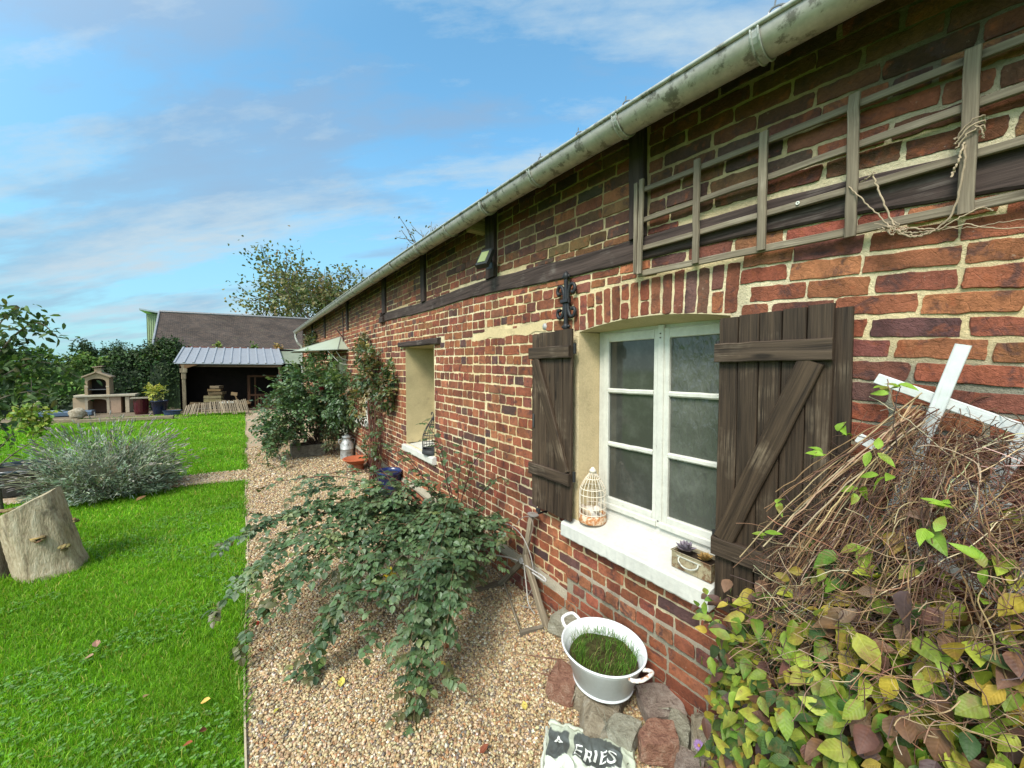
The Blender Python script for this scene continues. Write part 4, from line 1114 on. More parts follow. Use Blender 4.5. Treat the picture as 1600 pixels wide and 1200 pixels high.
# tufts leaning over the edging, weeds rooted in the gravel margin
q = MB(); eg = []
k = 2600; y = 1.0 + 12 * rng.random(k) ** 1.5; x = edge_x(y) - rng.uniform(.0, .05, k); ok = ~((y > 7.8) & (y < 8.6)) & (np.sin(y * 5.3) + np.sin(y * 2.1 + 1) > -.4); x, y = x[ok], y[ok]; k = len(x)
leaves(q, np.stack([x, y, np.full(k, -.01)], 1), np.stack([rng.normal(.45, .4, k), rng.normal(0, .4, k), np.full(k, 1.0)], 1), rng.normal(0, 1, (k, 3)), rng.uniform(.035, .085, k), .0022 + .0005 * y, palette(k, [(.10, .25, .012), (.16, .31, .03), (.28, .29, .08)], [4, 3, 1], .15), .2, .5)
tag(q.build('edge_grass', M_GRASS, None), 'ragged grass fringe hanging over the edging strip', 'grass', None, 'stuff')
# thin edging strip between lawn and gravel
q = MB(); ys = np.linspace(.9, 20.5, 90)
for a, b in zip(ys[:-1], ys[1:]):
    for o in (-.009, .0): quad(q, (edge_x(a) + o, a, -.06), (edge_x(b) + o, b, -.06), (edge_x(b) + o, b, .012), (edge_x(a) + o, a, .012), (.33, .27, .18))
    quad(q, (edge_x(a) - .009, a, .012), (edge_x(a), a, .012), (edge_x(b), b, .012), (edge_x(b) - .009, b, .012), (.38, .32, .22))
single(q, 'lawn_edging', varied('edging_wood', .9, 8, 60, .3, .3, .003, .1), 'thin pale wooden edging strip between the lawn and the gravel path', 'edging', (-.05, 6, 0))

# fallen leaves, each one by itself
M_FALL = leafmat('fallen_leaf', .15, .7, .2, ((.08, .04, .02), .6))
def fallen(x, y, z, r, col, label, grp, wide=.42):
    q = MB(); a = rng.uniform(0, 6.28)
    leaves(q, [(x, y, z)], [(math.cos(a), math.sin(a), .12)], [(rng.normal(0, .3), rng.normal(0, .3), 1)], r, r * wide, ar([col]), .4, -.25)
    single(q, 'fallen_leaf', M_FALL, label, 'leaf', (x, y, z), grp)
LG = 'fallen leaves on the lawn'; PG = 'fallen leaves on the gravel'
for x, y, r, c_, l in (
    (-.855, 3.57, .055, (.33, .18, .13), 'upper pinkish brown leaf of the close pair lying on the lawn'),
    (-.885, 3.47, .055, (.30, .19, .12), 'lower dry brown leaf of the close pair lying on the lawn'),
    (-.494, 2.875, .038, (.46, .30, .16), 'small pale curled tan leaf on the lawn'),
    (-.251, 2.638, .05, (.66, .40, .10), 'bright yellow orange leaf on the lawn near the gravel edge'),
    (-.298, 2.378, .045, (.26, .075, .03), 'rust brown leaf lowest on the lawn'),
    (-.209, 2.43, .035, (.15, .06, .03), 'small dark brown leaf on the lawn just right of the rust brown one'),
    (-1.32, 7.3, .12, (.22, .12, .05), 'brown leaf on the grass in front of the lavender')):
    fallen(x, y, .012, r, c_, l, LG)
for x, y, r, c_, l in (
    (.041, 2.93, .04, (.38, .045, .025), 'small red leaf on the gravel below the rose tips by the lawn edge'),
    (.19, 2.62, .05, (.28, .30, .09), 'olive green leaf on the gravel left of the hanging rose shoots'),
    (.30, 2.55, .065, (.12, .22, .05), 'dark green leaf on the gravel under the middle rose shoot'),
    (.399, 2.308, .055, (.55, .47, .10), 'pale yellow leaf lying open in the middle of the gravel'),
    (.505, 1.972, .03, (.55, .24, .06), 'small orange leaf on the gravel left of the longest rose shoot'),
    (.075, 2.334, .03, (.42, .38, .07), 'small yellow leaf on the gravel beside the edging strip'),
    (.924, 2.16, .06, (.62, .42, .08), 'large golden leaf on the gravel right of the longest rose shoot'),
    (1.06, 2.27, .05, (.24, .09, .04), 'brown leaf on the gravel between the rose and the old frame'),
    (.988, 1.957, .03, (.36, .15, .05), 'small amber leaf on the gravel in front of the large golden one'),
    (.865, 1.53, .05, (.20, .06, .03), 'dark red brown leaf nearest the camera on the gravel'),
    (1.19, 1.60, .045, (.50, .40, .10), 'mustard leaf on the gravel just left of the red sandstone block'),
    (.66, 2.85, .05, (.40, .10, .05), 'reddish leaf in the shade under the near rose')):
    fallen(x, y, float(gz(x, y)) + .016, r, c_, l, PG)

# ------------------------------------------------------------------ stones, tub, sack
def stone_mat(name, c1, c2, c3):
    def fn(t, p, out):
        c = t.coord('Object'); n = t.noise(c, 11, 6, .65, .5); m = t.noise(c, 90, 5, .7)
        col = t.ramp(t.math('ADD', t.math('MULTIPLY', n, .7), t.math('MULTIPLY', m, .3)), [(.36, c1), (.5, c2), (.62, c3)])
        li = t.ramp(t.noise(t.mapping(c, loc=(4, 4, 4)), 24, 6, .75), [(.6, 0.0), (.68, .5)])
        col = t.mix(li, col, (.30, .29, .17)); t.link(col, p.inputs['Base Color'])
        t.link(t.bump(t.math('ADD', n, m), 1.0, .03), p.inputs['Normal'])
    return mat(name, fn, Roughness=.85, Specular_IOR_Level=.2)
M_ST_TAN = stone_mat('tan_stone', (.21, .165, .11), (.38, .315, .22), (.50, .44, .34)); M_ST_RED = stone_mat('red_sandstone', (.20, .09, .065), (.37, .19, .125), (.50, .33, .24))
M_ST_GREY = stone_mat('grey_stone', (.26, .24, .175), (.41, .385, .29), (.52, .50, .40)); M_ST_PINK = stone_mat('mauve_stone', (.19, .135, .11), (.36, .285, .235), (.50, .43, .36))
import bmesh
def rock(c, dim, rotz, m, label, cuts=7, tilt=0.0, seed=0, rnd=.86):
    rg = np.random.default_rng(seed)
    b = bmesh.new(); bmesh.ops.create_cube(b, size=1.0)
    for v in b.verts: v.co = Vector((v.co.x * dim[0], v.co.y * dim[1], v.co.z * dim[2]))
    for _ in range(cuts):
        n = Vector(rg.normal(0, 1, 3)); n.normalize()
        sup = max(v.co.dot(n) for v in b.verts); r = bmesh.ops.bisect_plane(b, geom=b.verts[:] + b.edges[:] + b.faces[:], plane_co=n * sup * rg.uniform(rnd - .1, rnd + .08), plane_no=n, clear_outer=True)
        ed = [e for e in r['geom_cut'] if isinstance(e, bmesh.types.BMEdge)]
        if ed: bmesh.ops.contextual_create(b, geom=ed)
    bmesh.ops.triangulate(b, faces=[f for f in b.faces if len(f.verts) > 4])
    bmesh.ops.bevel(b, geom=b.edges[:], offset=min(dim) * .045, segments=2, affect='EDGES', profile=.6)
    bmesh.ops.triangulate(b, faces=b.faces[:]); bmesh.ops.subdivide_edges(b, edges=[e for e in b.edges if e.calc_length() > .03], cuts=2, use_grid_fill=True)
    bmesh.ops.recalc_face_normals(b, faces=b.faces[:])
    Rm = Matrix.Rotation(rotz, 3, 'Z') @ Matrix.Rotation(tilt, 3, 'X')
    for v in b.verts:
        p = v.co; f = 1 + .016 * math.sin(p.x * 40 + seed) + .016 * math.sin(p.y * 37 + p.z * 51)
        v.co = Rm @ (p * f) + Vector(c) + Vector(rg.normal(0, .0012, 3))
    me = bpy.data.meshes.new('stone'); b.to_mesh(me); b.free(); me.materials.append(m)
    for p in me.polygons: p.use_smooth = True
    try: me.set_sharp_from_angle(angle=R(38))
    except Exception: pass
    o = bpy.data.objects.new('stone', me); COL.objects.link(o); me.transform(Matrix.Translation(-Vector(c))); o.location = c
    tag(o, label, 'stone', 'stones round the white tub')
rock((1.42, 1.56, .075), (0.138, 0.163, 0.162), .5, M_ST_RED, 'layered red sandstone block at the left of the white tub', 11, .1, 3, .84)
rock((1.43, 1.30, .05), (0.189, 0.172, 0.123), .9, M_ST_TAN, 'tan angular stone under the front left of the white tub', 12, .25, 11, .84)
rock((1.46, 1.175, .055), (0.142, 0.133, 0.123), .3, M_ST_GREY, 'rounded pale grey stone directly in front of the white tub', 15, 0, 5, .84)
rock((1.735, 1.165, .065), (0.206, 0.163, 0.133), -.5, M_ST_PINK, 'large mauve lichen spotted stone between the white tub and the wall', 11, .25, 8, .84)
rock((1.545, 1.045, .08), (0.172, 0.125, 0.142), -.75, M_ST_RED, 'orange pink oblong stone behind the torn sack', 11, .1, 21, .84)
rock((1.69, 1.02, .06), (0.120, 0.103, 0.162), .3, M_ST_GREY, 'small upright grey stone wedged between the pink and tall stones', 14, 0, 14, .84)
rock((1.715, .88, .10), (0.146, 0.129, 0.257), .2, M_ST_TAN, 'tall buff stone leaning at the wall under the climber leaves', 12, -.25, 31, .84)
rock((1.745, 1.905, .07), (0.146, 0.206, 0.162), .2, M_ST_GREY, 'dusty grey stone behind the white tub handle', 12, .15, 9, .84)
rock((1.57, 1.42, .07), (.27, .27, .15), .4, M_ST_TAN, 'flat stone slab underneath the white tub', 11, 0, 19, .84)
rock((1.57, .90, .05), (0.138, 0.112, 0.114), .4, M_ST_PINK, 'dark mauve stone beside the purple aster', 12, 0, 41, .84)

tub = thing('white_tub', 'oval white enamelled metal tub planted with grass standing on the stones', 'tub', (1.56, 1.395, .145))
M_ENAM = varied('white_enamel', .24, 10, 60, .08, .06, .002, .5, dirt=((.36, .26, .16), 22, .66, .5)); M_RUSTH = varied('rusty_handle', .5, 40, 120, .2, .2, .002, .4, dirt=((.42, .17, .06), 30, .5, .9))
tc = ar((1.56, 1.395, .145)); q = MB()
lathe(q, [(0.0000, 0.0057), (0.1528, 0.0000), (0.1604, 0.0038), (0.1623, 0.0095), (0.1585, 0.0153), (0.1939, 0.1413), (0.1967, 0.1442), (0.1991, 0.1480), (0.2154, 0.1939), (0.2197, 0.1977), (0.2244, 0.1982), (0.2268, 0.1948), (0.2254, 0.1900)], tc, 64, (.72, .74, .745), .96, 1.03)
lathe(q, [(0.2197, 0.1977), (0.2139, 0.1939), (0.1604, 0.0191), (0.0000, 0.0153)], tc, 64, (.70, .72, .72), .96, 1.03)
q.build('body', M_ENAM, tub, True)
for s_ in (-1, 1):
    q = MB(); ctr_y = tc[1] + s_ * .224 * 1.03; 
    tube(q, spline([(tc[0] - .052, ctr_y - s_ * .012, .318), (tc[0] - .056, ctr_y + s_ * .02, .333), (tc[0] - .035, ctr_y + s_ * .052, .350), (tc[0] + .035, ctr_y + s_ * .052, .350), (tc[0] + .056, ctr_y + s_ * .02, .333), (tc[0] + .052, ctr_y - s_ * .012, .318)], 30), .0095, 8, (.78, .76, .72))
    q.build('handle', M_RUSTH if s_ < 0 else M_ENAM, tub, True)
q = MB(); n = 24; a = np.linspace(0, 2 * math.pi, n, endpoint=False); zs_ = .272
for r0, r1 in ((.0, .06), (.06, .12), (.12, .186)):
    for i in range(n):
        j = (i + 1) % n; f = lambda r, t: (tc[0] + r * .94 * math.cos(t), tc[1] + r * 1.01 * math.sin(t), zs_ + .02 * (1 - r / .19) + .006 * math.sin(t * 5 + r * 40))
        q.add([f(r0, a[i]), f(r1, a[i]), f(r1, a[j]), f(r0, a[j])], [(0, 1, 2, 3)], (.055, .050, .018))
q.build('soil', varied('mossy_soil', .95, 30, 140, .5, .9, .008, .1), tub)
gq = MB()
for i in range(900):
    t_ = rng.uniform(0, 6.283); r = .178 * math.sqrt(rng.random()); f = math.sin(t_ * 3 + 1) * .5 + .5
    if r < .10 and t_ % 6.28 > .9 and t_ % 6.28 < 4.4 and rng.random() < .92: continue
    p = ar((tc[0] + r * .94 * math.cos(t_), tc[1] + r * 1.01 * math.sin(t_), zs_ + .016)); h = rng.uniform(.02, .075) * (1.3 if r > .12 else .8); b_ = rng.uniform(0, 6.283); o = ar((math.cos(b_), math.sin(b_), 0)) * h * abs(rng.normal(.5, .4)); s_ = ar((-math.sin(b_ + 1), math.cos(b_ + 1), 0)) * .0013
    c_ = palette(1, [(.06, .15, .015), (.10, .22, .03), (.17, .24, .06), (.28, .24, .10)], [5, 4, 2, .6])[0]
    gq.add([p - s_, p + s_, p + o * .35 + s_ * .8 + (0, 0, h * .6), p + o * .35 - s_ * .8 + (0, 0, h * .6), p + o + (0, 0, h * .92)], [(0, 1, 2, 3), (3, 2, 4)], c_)
single(gq, 'tub_grass', M_GRASS, 'thin green grass growing in the white tub', 'grass', (tc[0], tc[1], zs_))

# torn printed sack lying at the bottom of the view
M_SACK = varied('torn_plastic_sack', .38, 12, 80, .16, .4, .006, .4)
sk = thing('torn_sack', 'crumpled pale green plastic sack with a black printed band lying on the gravel', 'sack', (1.25, 1.1, 0))
q = MB(); nx, ny = 120, 100; sx = ar((1.415, 1.045, 0)) - ar((1.155, 1.335, 0)); sx = sx; u_ = nrm(sx); v_ = ar((-u_[1], u_[0], 0)) * -1
from mathutils import noise as noise3
def sackp(a, b):
    """a along the printed edge 0..1, b from that edge towards the camera"""
    p = ar((1.215, 1.435, 0)) + ar((.272, -.30, 0)) * a + ar((-.22, -.20, 0)) * b * 1.9
    nz = noise3.noise(Vector((a * 4.2, b * 4.8, 1.3))) * .030 + abs(noise3.noise(Vector((a * 9 + 3, b * 8, 4.1)))) * -.022 + noise3.noise(Vector((a * 21, b * 19, 7.7))) * .005
    z = .078 - .022 * a - .03 * (b - .1) ** 2 + nz * (.55 + min(1, b * 2))
    edge = min(1, b / .05, a / .02, (1 - a) / .02); return p + (0.006 * math.sin(b * 40), .006 * math.sin(a * 37), max(z, .02) * (.55 + .45 * edge))
V = [sackp(i / nx, j / ny) for i in range(nx + 1) for j in range(ny + 1)]
CC = []
for i in range(nx + 1):
    for j in range(ny + 1):
        a, b = i / nx, j / ny; lo = .07 + .02 * math.sin(a * 9); hi = .30 + .03 * math.sin(a * 13)
        CC.append((.075, .083, .076) if lo < b < hi and .03 < a < .86 and not (.26 < a < .31) else (.56, .61, .50) if b > hi else (.40, .43, .33))
q.add(V, [(i * (ny + 1) + j, i * (ny + 1) + j + 1, (i + 1) * (ny + 1) + j + 1, (i + 1) * (ny + 1) + j) for i in range(nx) for j in range(ny)], CC)
q.build('sheet', M_SACK, sk, True)
q = MB(); tube(q, [sackp(a, .012) + (0, 0, .010 + .004 * math.sin(a * 23)) for a in np.linspace(0, 1, 30)], [.010 + .004 * math.sin(a * 31) for a in np.linspace(0, 1, 30)], 7, (.42, .44, .35)); q.build('rolled_hem', M_SACK, sk, True)
q = MB()
for i, b in enumerate(np.linspace(-.02, .9, 18)): pass
tube(q, [sackp(-.035 + .01 * math.sin(b * 9), b) + (0, 0, .03 * (1 - b)) for b in np.linspace(-.05, .9, 16)], [.010] * 16, 6, (.48, .50, .42)); q.build('side_seam', M_SACK, sk, True)
M_INK = varied('white_print', .5, 30, 120, .12, .1, .001, .3)
def lettering(txt, a0, b0, size, parent):
    cu = bpy.data.curves.new('t', 'FONT'); cu.body = txt; cu.size = 1.0; cu.resolution_u = 3; cu.extrude = 0.0; cu.offset = .004
    to = bpy.data.objects.new('t', cu); COL.objects.link(to); dg = bpy.context.evaluated_depsgraph_get(); dg.update()
    me = bpy.data.meshes.new_from_object(to.evaluated_get(dg)); bpy.data.objects.remove(to)
    b = bmesh.new(); b.from_mesh(me); bmesh.ops.triangulate(b, faces=b.faces[:]); bmesh.ops.subdivide_edges(b, edges=[e for e in b.edges if e.calc_length() > .12], cuts=2); bmesh.ops.triangulate(b, faces=b.faces[:])
    q = MB(); V = []
    for v in b.verts:
        a_, b_ = a0 + v.co.x * size, b0 - v.co.y * size * .72; V.append(sackp(a_, b_) + ar((0, 0, .0055)))
    q.add(V, [tuple(x.index for x in f.verts) for f in b.faces], (.72, .74, .68)); b.free()
    q.build('lettering', M_INK, parent)
lettering('A', .085, .195, .16, sk); lettering('ERIES', .32, .27, .205, sk)

# ------------------------------------------------------------------ plants
class LS:
    """gathers leaves, flushes them into a mesh builder"""
    def __init__(s): s.a = [[] for _ in range(6)]
    def put(s, p, d, n, l, w_, c):
        for k, v in zip(s.a, (p, d, n, l, w_, c)): k.append(v)
    def flush(s, mb, fold=.25, curl=.2, hi=False):
        if s.a[0]: leaves(mb, *[ar(v) for v in s.a[:3]], ar(s.a[3]), ar(s.a[4]), ar(s.a[5]), fold, curl, 0, hi)
    def compound(s, p, d, up, size, pairs, col, droop=.3, wide=.40):
        d = nrm(d); side = nrm(np.cross(d, up)); up = nrm(np.cross(side, d))
        for i in range(pairs + 1):
            f = (i + .6) / (pairs + .6); q = ar(p) + d * size * 1.5 * f - up * droop * size * f * f
            n = nrm(up + rng.normal(0, .25, 3))
            if i == pairs: s.put(q, nrm(d - up * droop), n, size * rng.uniform(.85, 1.15), size * wide, jit(col, .10)); break
            for sd in (-1, 1): s.put(q, nrm(side * sd + d * .55 - up * rng.uniform(0, .3)), n, size * rng.uniform(.7, 1.0), size * wide * .92, jit(col, .10))

M_ROSE = leafmat('rose_leaf', .22, .38, .5); M_STEM = varied('woody_stem', .8, 30, 120, .25, .3, .002, .2)
M_LEAF = leafmat('garden_leaf', .3, .5, .3)

# near rose: canes rooted at the wall arching over the gravel, tips hanging to the ground
ro = thing('rose_bush', 'large sprawling rose bush with arching leafy canes hanging onto the gravel path', 'rose bush', (1.60, 3.25, 0))
stm = MB(); lf = LS(); ROOT = ar((1.62, 3.2, .02))
GREENS = [(.066, .112, .044), (.092, .148, .060), (.050, .088, .036), (.125, .17, .080), (.15, .19, .065)]
def cane(p0, h, tip, bare=.22, node=.036, size=.050, side=True, r0=.006, lean=None, stem_col=(.10, .065, .035)):
    p0, tip = ar(p0), ar(tip); mid1 = p0 + (tip - p0) * .25; mid1[2] = h * .95; mid2 = p0 + (tip - p0) * .72; mid2[2] = max(h * 1.06, tip[2] + .05)
    if lean is not None: mid1 = mid1 + ar(lean)
    P = bez(p0, mid1, mid2, tip, 34); P[1:] += np.cumsum(rng.normal(0, .0032, (33, 3)), 0)
    tube(stm, P, np.linspace(r0, .0016, 34), 5, jit(stem_col, .15))
    L = np.concatenate([[0], np.cumsum(np.linalg.norm(np.diff(P, axis=0), axis=1))]); s_ = L[-1] * bare; k = 0
    while s_ < L[-1]:
        i = min(np.searchsorted(L, s_), 33); p = P[i]; t = nrm(P[i] - P[i - 1])
        sdv = nrm(np.cross(t, (0, 0, 1)) + rng.normal(0, .25, 3)); sgn = 1 if k % 2 else -1
        f = s_ / L[-1]; c_ = ar(GREENS[rng.choice(5, p=[.3, .3, .2, .14, .06])])
        if f > .93 and rng.random() < .4: c_ = ar((.12, .12, .05))
        lf.compound(p, nrm(t * .45 + sdv * sgn * .9 + ar((0, 0, .12))), (0, 0, 1), size * rng.uniform(.75, 1.15), 2 if rng.random() < .7 else 3, c_, .35)
        if side and rng.random() < .16 and f < .85:
            e = p + nrm(sdv * sgn + t * .7) * rng.uniform(.10, .24) + ar((0, 0, rng.uniform(-.08, .07))); Q = bez(p, (p + e) / 2 + ar((0, 0, .04)), e, None, 10)
            tube(stm, Q, np.linspace(.0026, .0011, 10), 4, jit(stem_col, .15))
            for j in range(2, 10, 2):
                tt = nrm(Q[j] - Q[j - 1]); sv = nrm(np.cross(tt, (0, 0, 1)) + rng.normal(0, .2, 3))
                lf.compound(Q[j], nrm(tt * .6 + sv * (1 if j % 4 else -1)), (0, 0, 1), size * rng.uniform(.7, 1.0), 2, c_, .3)
        s_ += node * rng.uniform(.75, 1.3); k += 1
tips = [((-.20, 3.52, .48), .92), ((-.02, 3.42, .62), .95), ((-.20, 3.05, .30), .88), ((-.16, 2.93, .22), .80), ((-.10, 2.80, .16), .78), ((.02, 2.86, .32), .86), ((.10, 2.70, .36), .84), ((.16, 2.62, .20), .80),
        ((.26, 2.50, .14), .82), ((.30, 2.56, .30), .80), ((.28, 2.46, .06), .72), ((.46, 2.42, .28), .84), ((.52, 2.32, .22), .80), ((.60, 2.62, .48), .92), ((.36, 2.9, .52), .95), ((.10, 3.1, .55), .98),
        ((.64, 1.84, .05), .86), ((.66, 1.87, .10), .90), ((.70, 1.84, .16), .82), ((.73, 1.83, .04), .88), ((.76, 1.80, .24), .86), ((.70, 1.92, .30), .92), ((.80, 1.98, .34), .86), ((.84, 2.10, .46), .90), ((.96, 2.12, .40), .86),
        ((1.1, 2.2, .48), .86), ((1.25, 2.28, .42), .80), ((1.40, 2.36, .30), .76), ((1.44, 2.28, .46), .76), ((1.5, 2.22, .60), .74), ((1.35, 2.46, .36), .72), ((1.52, 2.5, .5), .68), ((.85, 2.5, .50), .90), ((1.0, 2.6, .56), .90), ((.55, 2.9, .62), .98), ((.8, 2.9, .66), .98),
        ((-.1, 3.2, .42), .86), ((.05, 3.3, .6), .94), ((.2, 3.5, .75), 1.0), ((.45, 3.1, .6), .96), ((.6, 3.2, .72), 1.02), ((.9, 3.1, .75), 1.02), ((1.2, 2.7, .62), .95), ((.3, 3.2, .7), 1.02), ((.1, 3.35, .5), .92), ((.5, 2.7, .35), .84), ((.7, 2.6, .30), .80), ((.95, 2.35, .45), .84), ((.4, 2.75, .4), .86)]
for ti, (tp, h) in enumerate(tips):
    if ti % 4 == 3: continue
    cane(ROOT + (rng.normal(0, .07), rng.normal(0, .10), 0), h * rng.uniform(.88, .98), ar(tp) + rng.normal(0, .02, 3))
# thinner sprays climbing out of the top toward the second window, bare reddish canes
for tp, h in (((1.55, 3.9, 1.28), 1.0), ((1.45, 3.7, 1.16), .9), ((1.66, 2.7, 1.10), .9), ((1.68, 2.55, .95), .8), ((.95, 3.9, 1.12), .95), ((.62, 3.8, .92), 1.0), ((.3, 3.75, .82), 1.0), ((.05, 3.75, .85), .98), ((1.2, 4.1, 1.05), .95), ((1.68, 3.25, 1.2), 1.0)):
    cane(ROOT + (rng.normal(0, .05), rng.normal(0, .06), 0), h, tp, .5, .075, .045, False, .007, None, (.085, .035, .03))
lm = MB(); lf.flush(lm, .25, .2, True); 
stm.build('cane', M_STEM, ro, True); lm.build('foliage', M_ROSE, ro)
q = MB(); pf = ar((.72, 2.5, .50)); qs = LS()
for i in range(9): qs.put(pf + rng.normal(0, .015, 3), nrm(rng.normal(0, 1, 3)), nrm(rng.normal(0, 1, 3)), .04, .013, jit((.50, .34, .03), .15))
qs.flush(q); q.build('withered_leaf', M_LEAF, ro)
for p, c_ in (((.02, 2.92, .20), (.42, .05, .03)),):
    q = MB(); ell(q, p, (.010, .010, .013), c_); q.build('rose_hip', M_SUCC, ro, True)

# far rose: a tall rounded bush by the porch, a climber against the wall, both loose
def bush(name, label, cat, root, blobs, n, size, cols, wts, stems, mleaf=None, flowers=(), group=None, lean_w=.36, stem_col=(.09, .06, .04), trail=()):
    t = thing(name, label, cat, root, group); s_ = MB(); l_ = LS(); rt = ar(root); tot = sum(b[2] for b in blobs)
    for c, rad, wgt in blobs:
        c, rad = ar(c), ar(rad); k = int(n * wgt / tot); sub = nrm(rng.normal(0, 1, (max(4, k // 45), 3))) * (rng.uniform(.45, 1.0, (max(4, k // 45), 1)))
        cen = c + sub * rad
        for e in cen[:stems]:
            P = bez(rt + ar((rng.normal(0, .06), rng.normal(0, .06), 0)), (rt + e) / 2 + ar((0, 0, .25 * (e[2] - rt[2]))), e, None, 14); tube(s_, P, np.linspace(.008, .002, 14), 4, jit(stem_col, .2))
        for i in range(k // 5):
            ce = cen[rng.integers(len(cen))]; p = ce + rng.normal(0, .22, 3) * rad * .8
            p[2] = max(p[2], .03); out = nrm(nrm(p - c) + rng.normal(0, .6, 3)); up_ = nrm(ar((0, 0, 1)) + rng.normal(0, .35, 3))
            l_.compound(p, out, up_, size * rng.uniform(.7, 1.15), 2, palette(1, cols, wts, .1)[0], .35, lean_w)
    for p0, p1, p2, k in trail:
        P = bez(p0, p1, p2, None, 20); tube(s_, P, np.linspace(.006, .0015, 20), 4, jit(stem_col, .2))
        for i in range(k):
            j = rng.integers(5, 20); l_.compound(P[j], nrm(rng.normal(0, 1, 3)), (0, 0, 1), size * rng.uniform(.7, 1.05), 2, palette(1, cols, wts, .1)[0], .3, lean_w)
    if s_.n: s_.build('stem', M_STEM, t, True)
    m_ = MB(); l_.flush(m_); m_.build('foliage', mleaf or M_ROSE, t)
    for p, r, c_ in flowers:
        f_ = MB(); ks = LS()
        for i in range(16):
            a = i * 2.4; el = R(75 - i * 5); d = ar((math.cos(a) * math.cos(el), math.sin(a) * math.cos(el), math.sin(el))); ks.put(ar(p), d, nrm(ar((0, 0, 1)) - d * .3), r, r * .45, jit(c_, .15))
        ks.flush(f_, .2, -.3); f_.build('flower', M_SUCC, t)
    return t
ROSEC = [(.065, .12, .042), (.095, .165, .058), (.045, .085, .035), (.15, .20, .07), (.15, .115, .055)]
bush('rose_bush', 'tall rounded rose bush with one dark red bloom in front of the porch canopy', 'rose bush', (1.25, 9.3, .15),
     [((1.15, 9.3, 1.45), (.62, .80, .62), 5), ((.75, 9.2, .95), (.58, .6, .55), 3.4), ((1.55, 8.5, 1.35), (.28, .5, .65), 2.6), ((1.45, 9.1, .95), (.4, .5, .55), 2.4), ((1.35, 9.9, 1.9), (.35, .4, .3), .8), ((.40, 9.0, .55), (.25, .4, .35), 1.0)], 12500, .075, ROSEC, [5, 4, 3, 1.6, .5], 16, None,
     [((1.22, 8.55, 1.42), .085, (.16, .006, .02)), ((1.05, 8.7, .50), .045, (.50, .48, .33)), ((.42, 8.9, 1.22), .04, (.6, .55, .48))], None, .36, (.08, .05, .035),
     [((1.1, 9.3, 1.0), (.5, 8.9, 1.1), (.16, 8.5, .30), 30), ((1.0, 9.2, .9), (.4, 8.7, .9), (.25, 8.2, .12), 34), ((1.0, 9.2, .8), (.6, 8.5, .7), (.5, 8.1, .15), 24)])
AUT = [(.085, .13, .045), (.15, .125, .05), (.06, .095, .04), (.20, .10, .045), (.26, .20, .06)]
bush('climbing_rose', 'thin climbing rose with reddish autumn leaves trained up the brick wall beside the second window', 'climbing rose', (1.68, 6.3, .02),
     [((1.66, 6.6, 1.75), (.14, .40, .40), 2.4), ((1.68, 6.95, 2.15), (.10, .30, .28), 1.1), ((1.62, 6.9, 1.25), (.2, .45, .5), 1.6), ((1.72, 5.85, 1.55), (.10, .16, .40), 1.5), ((1.66, 6.4, .70), (.14, .3, .4), .5)], 3800, .065, AUT, [5, 3, 3, 2, .8], 7, None, (), None, .36, (.13, .055, .04),
     [((1.68, 6.3, 0), (1.6, 6.0, .9), (1.72, 5.75, 1.95), 14), ((1.68, 6.3, 0), (1.6, 6.9, 1.4), (1.78, 7.1, 2.55), 16), ((1.68, 6.3, 0), (1.5, 6.2, .9), (1.6, 5.5, 1.2), 8), ((1.68, 6.3, 0), (1.5, 6.5, .6), (1.4, 6.0, 1.0), 8)])
bush('creeper', 'dark creeper hanging under the eaves at the far corner of the house', 'creeper', (1.80, 14.5, 1.6), [((1.74, 14.2, 2.65), (.14, 1.0, .35), 2), ((1.74, 13.0, 2.35), (.1, .8, .3), 1)], 1300, .085, [(.04, .06, .025), (.10, .11, .04), (.17, .19, .07)], [5, 2, 1], 6)
bush('rose_bush', 'low rose with brown dried heads at the foot of the tall rose beside the churn', 'rose bush', (1.42, 8.75, .05), [((1.42, 8.7, .36), (.22, .25, .22), 1)], 700, .05, [(.10, .09, .04), (.06, .10, .04), (.15, .10, .06)], [3, 3, 1], 10)

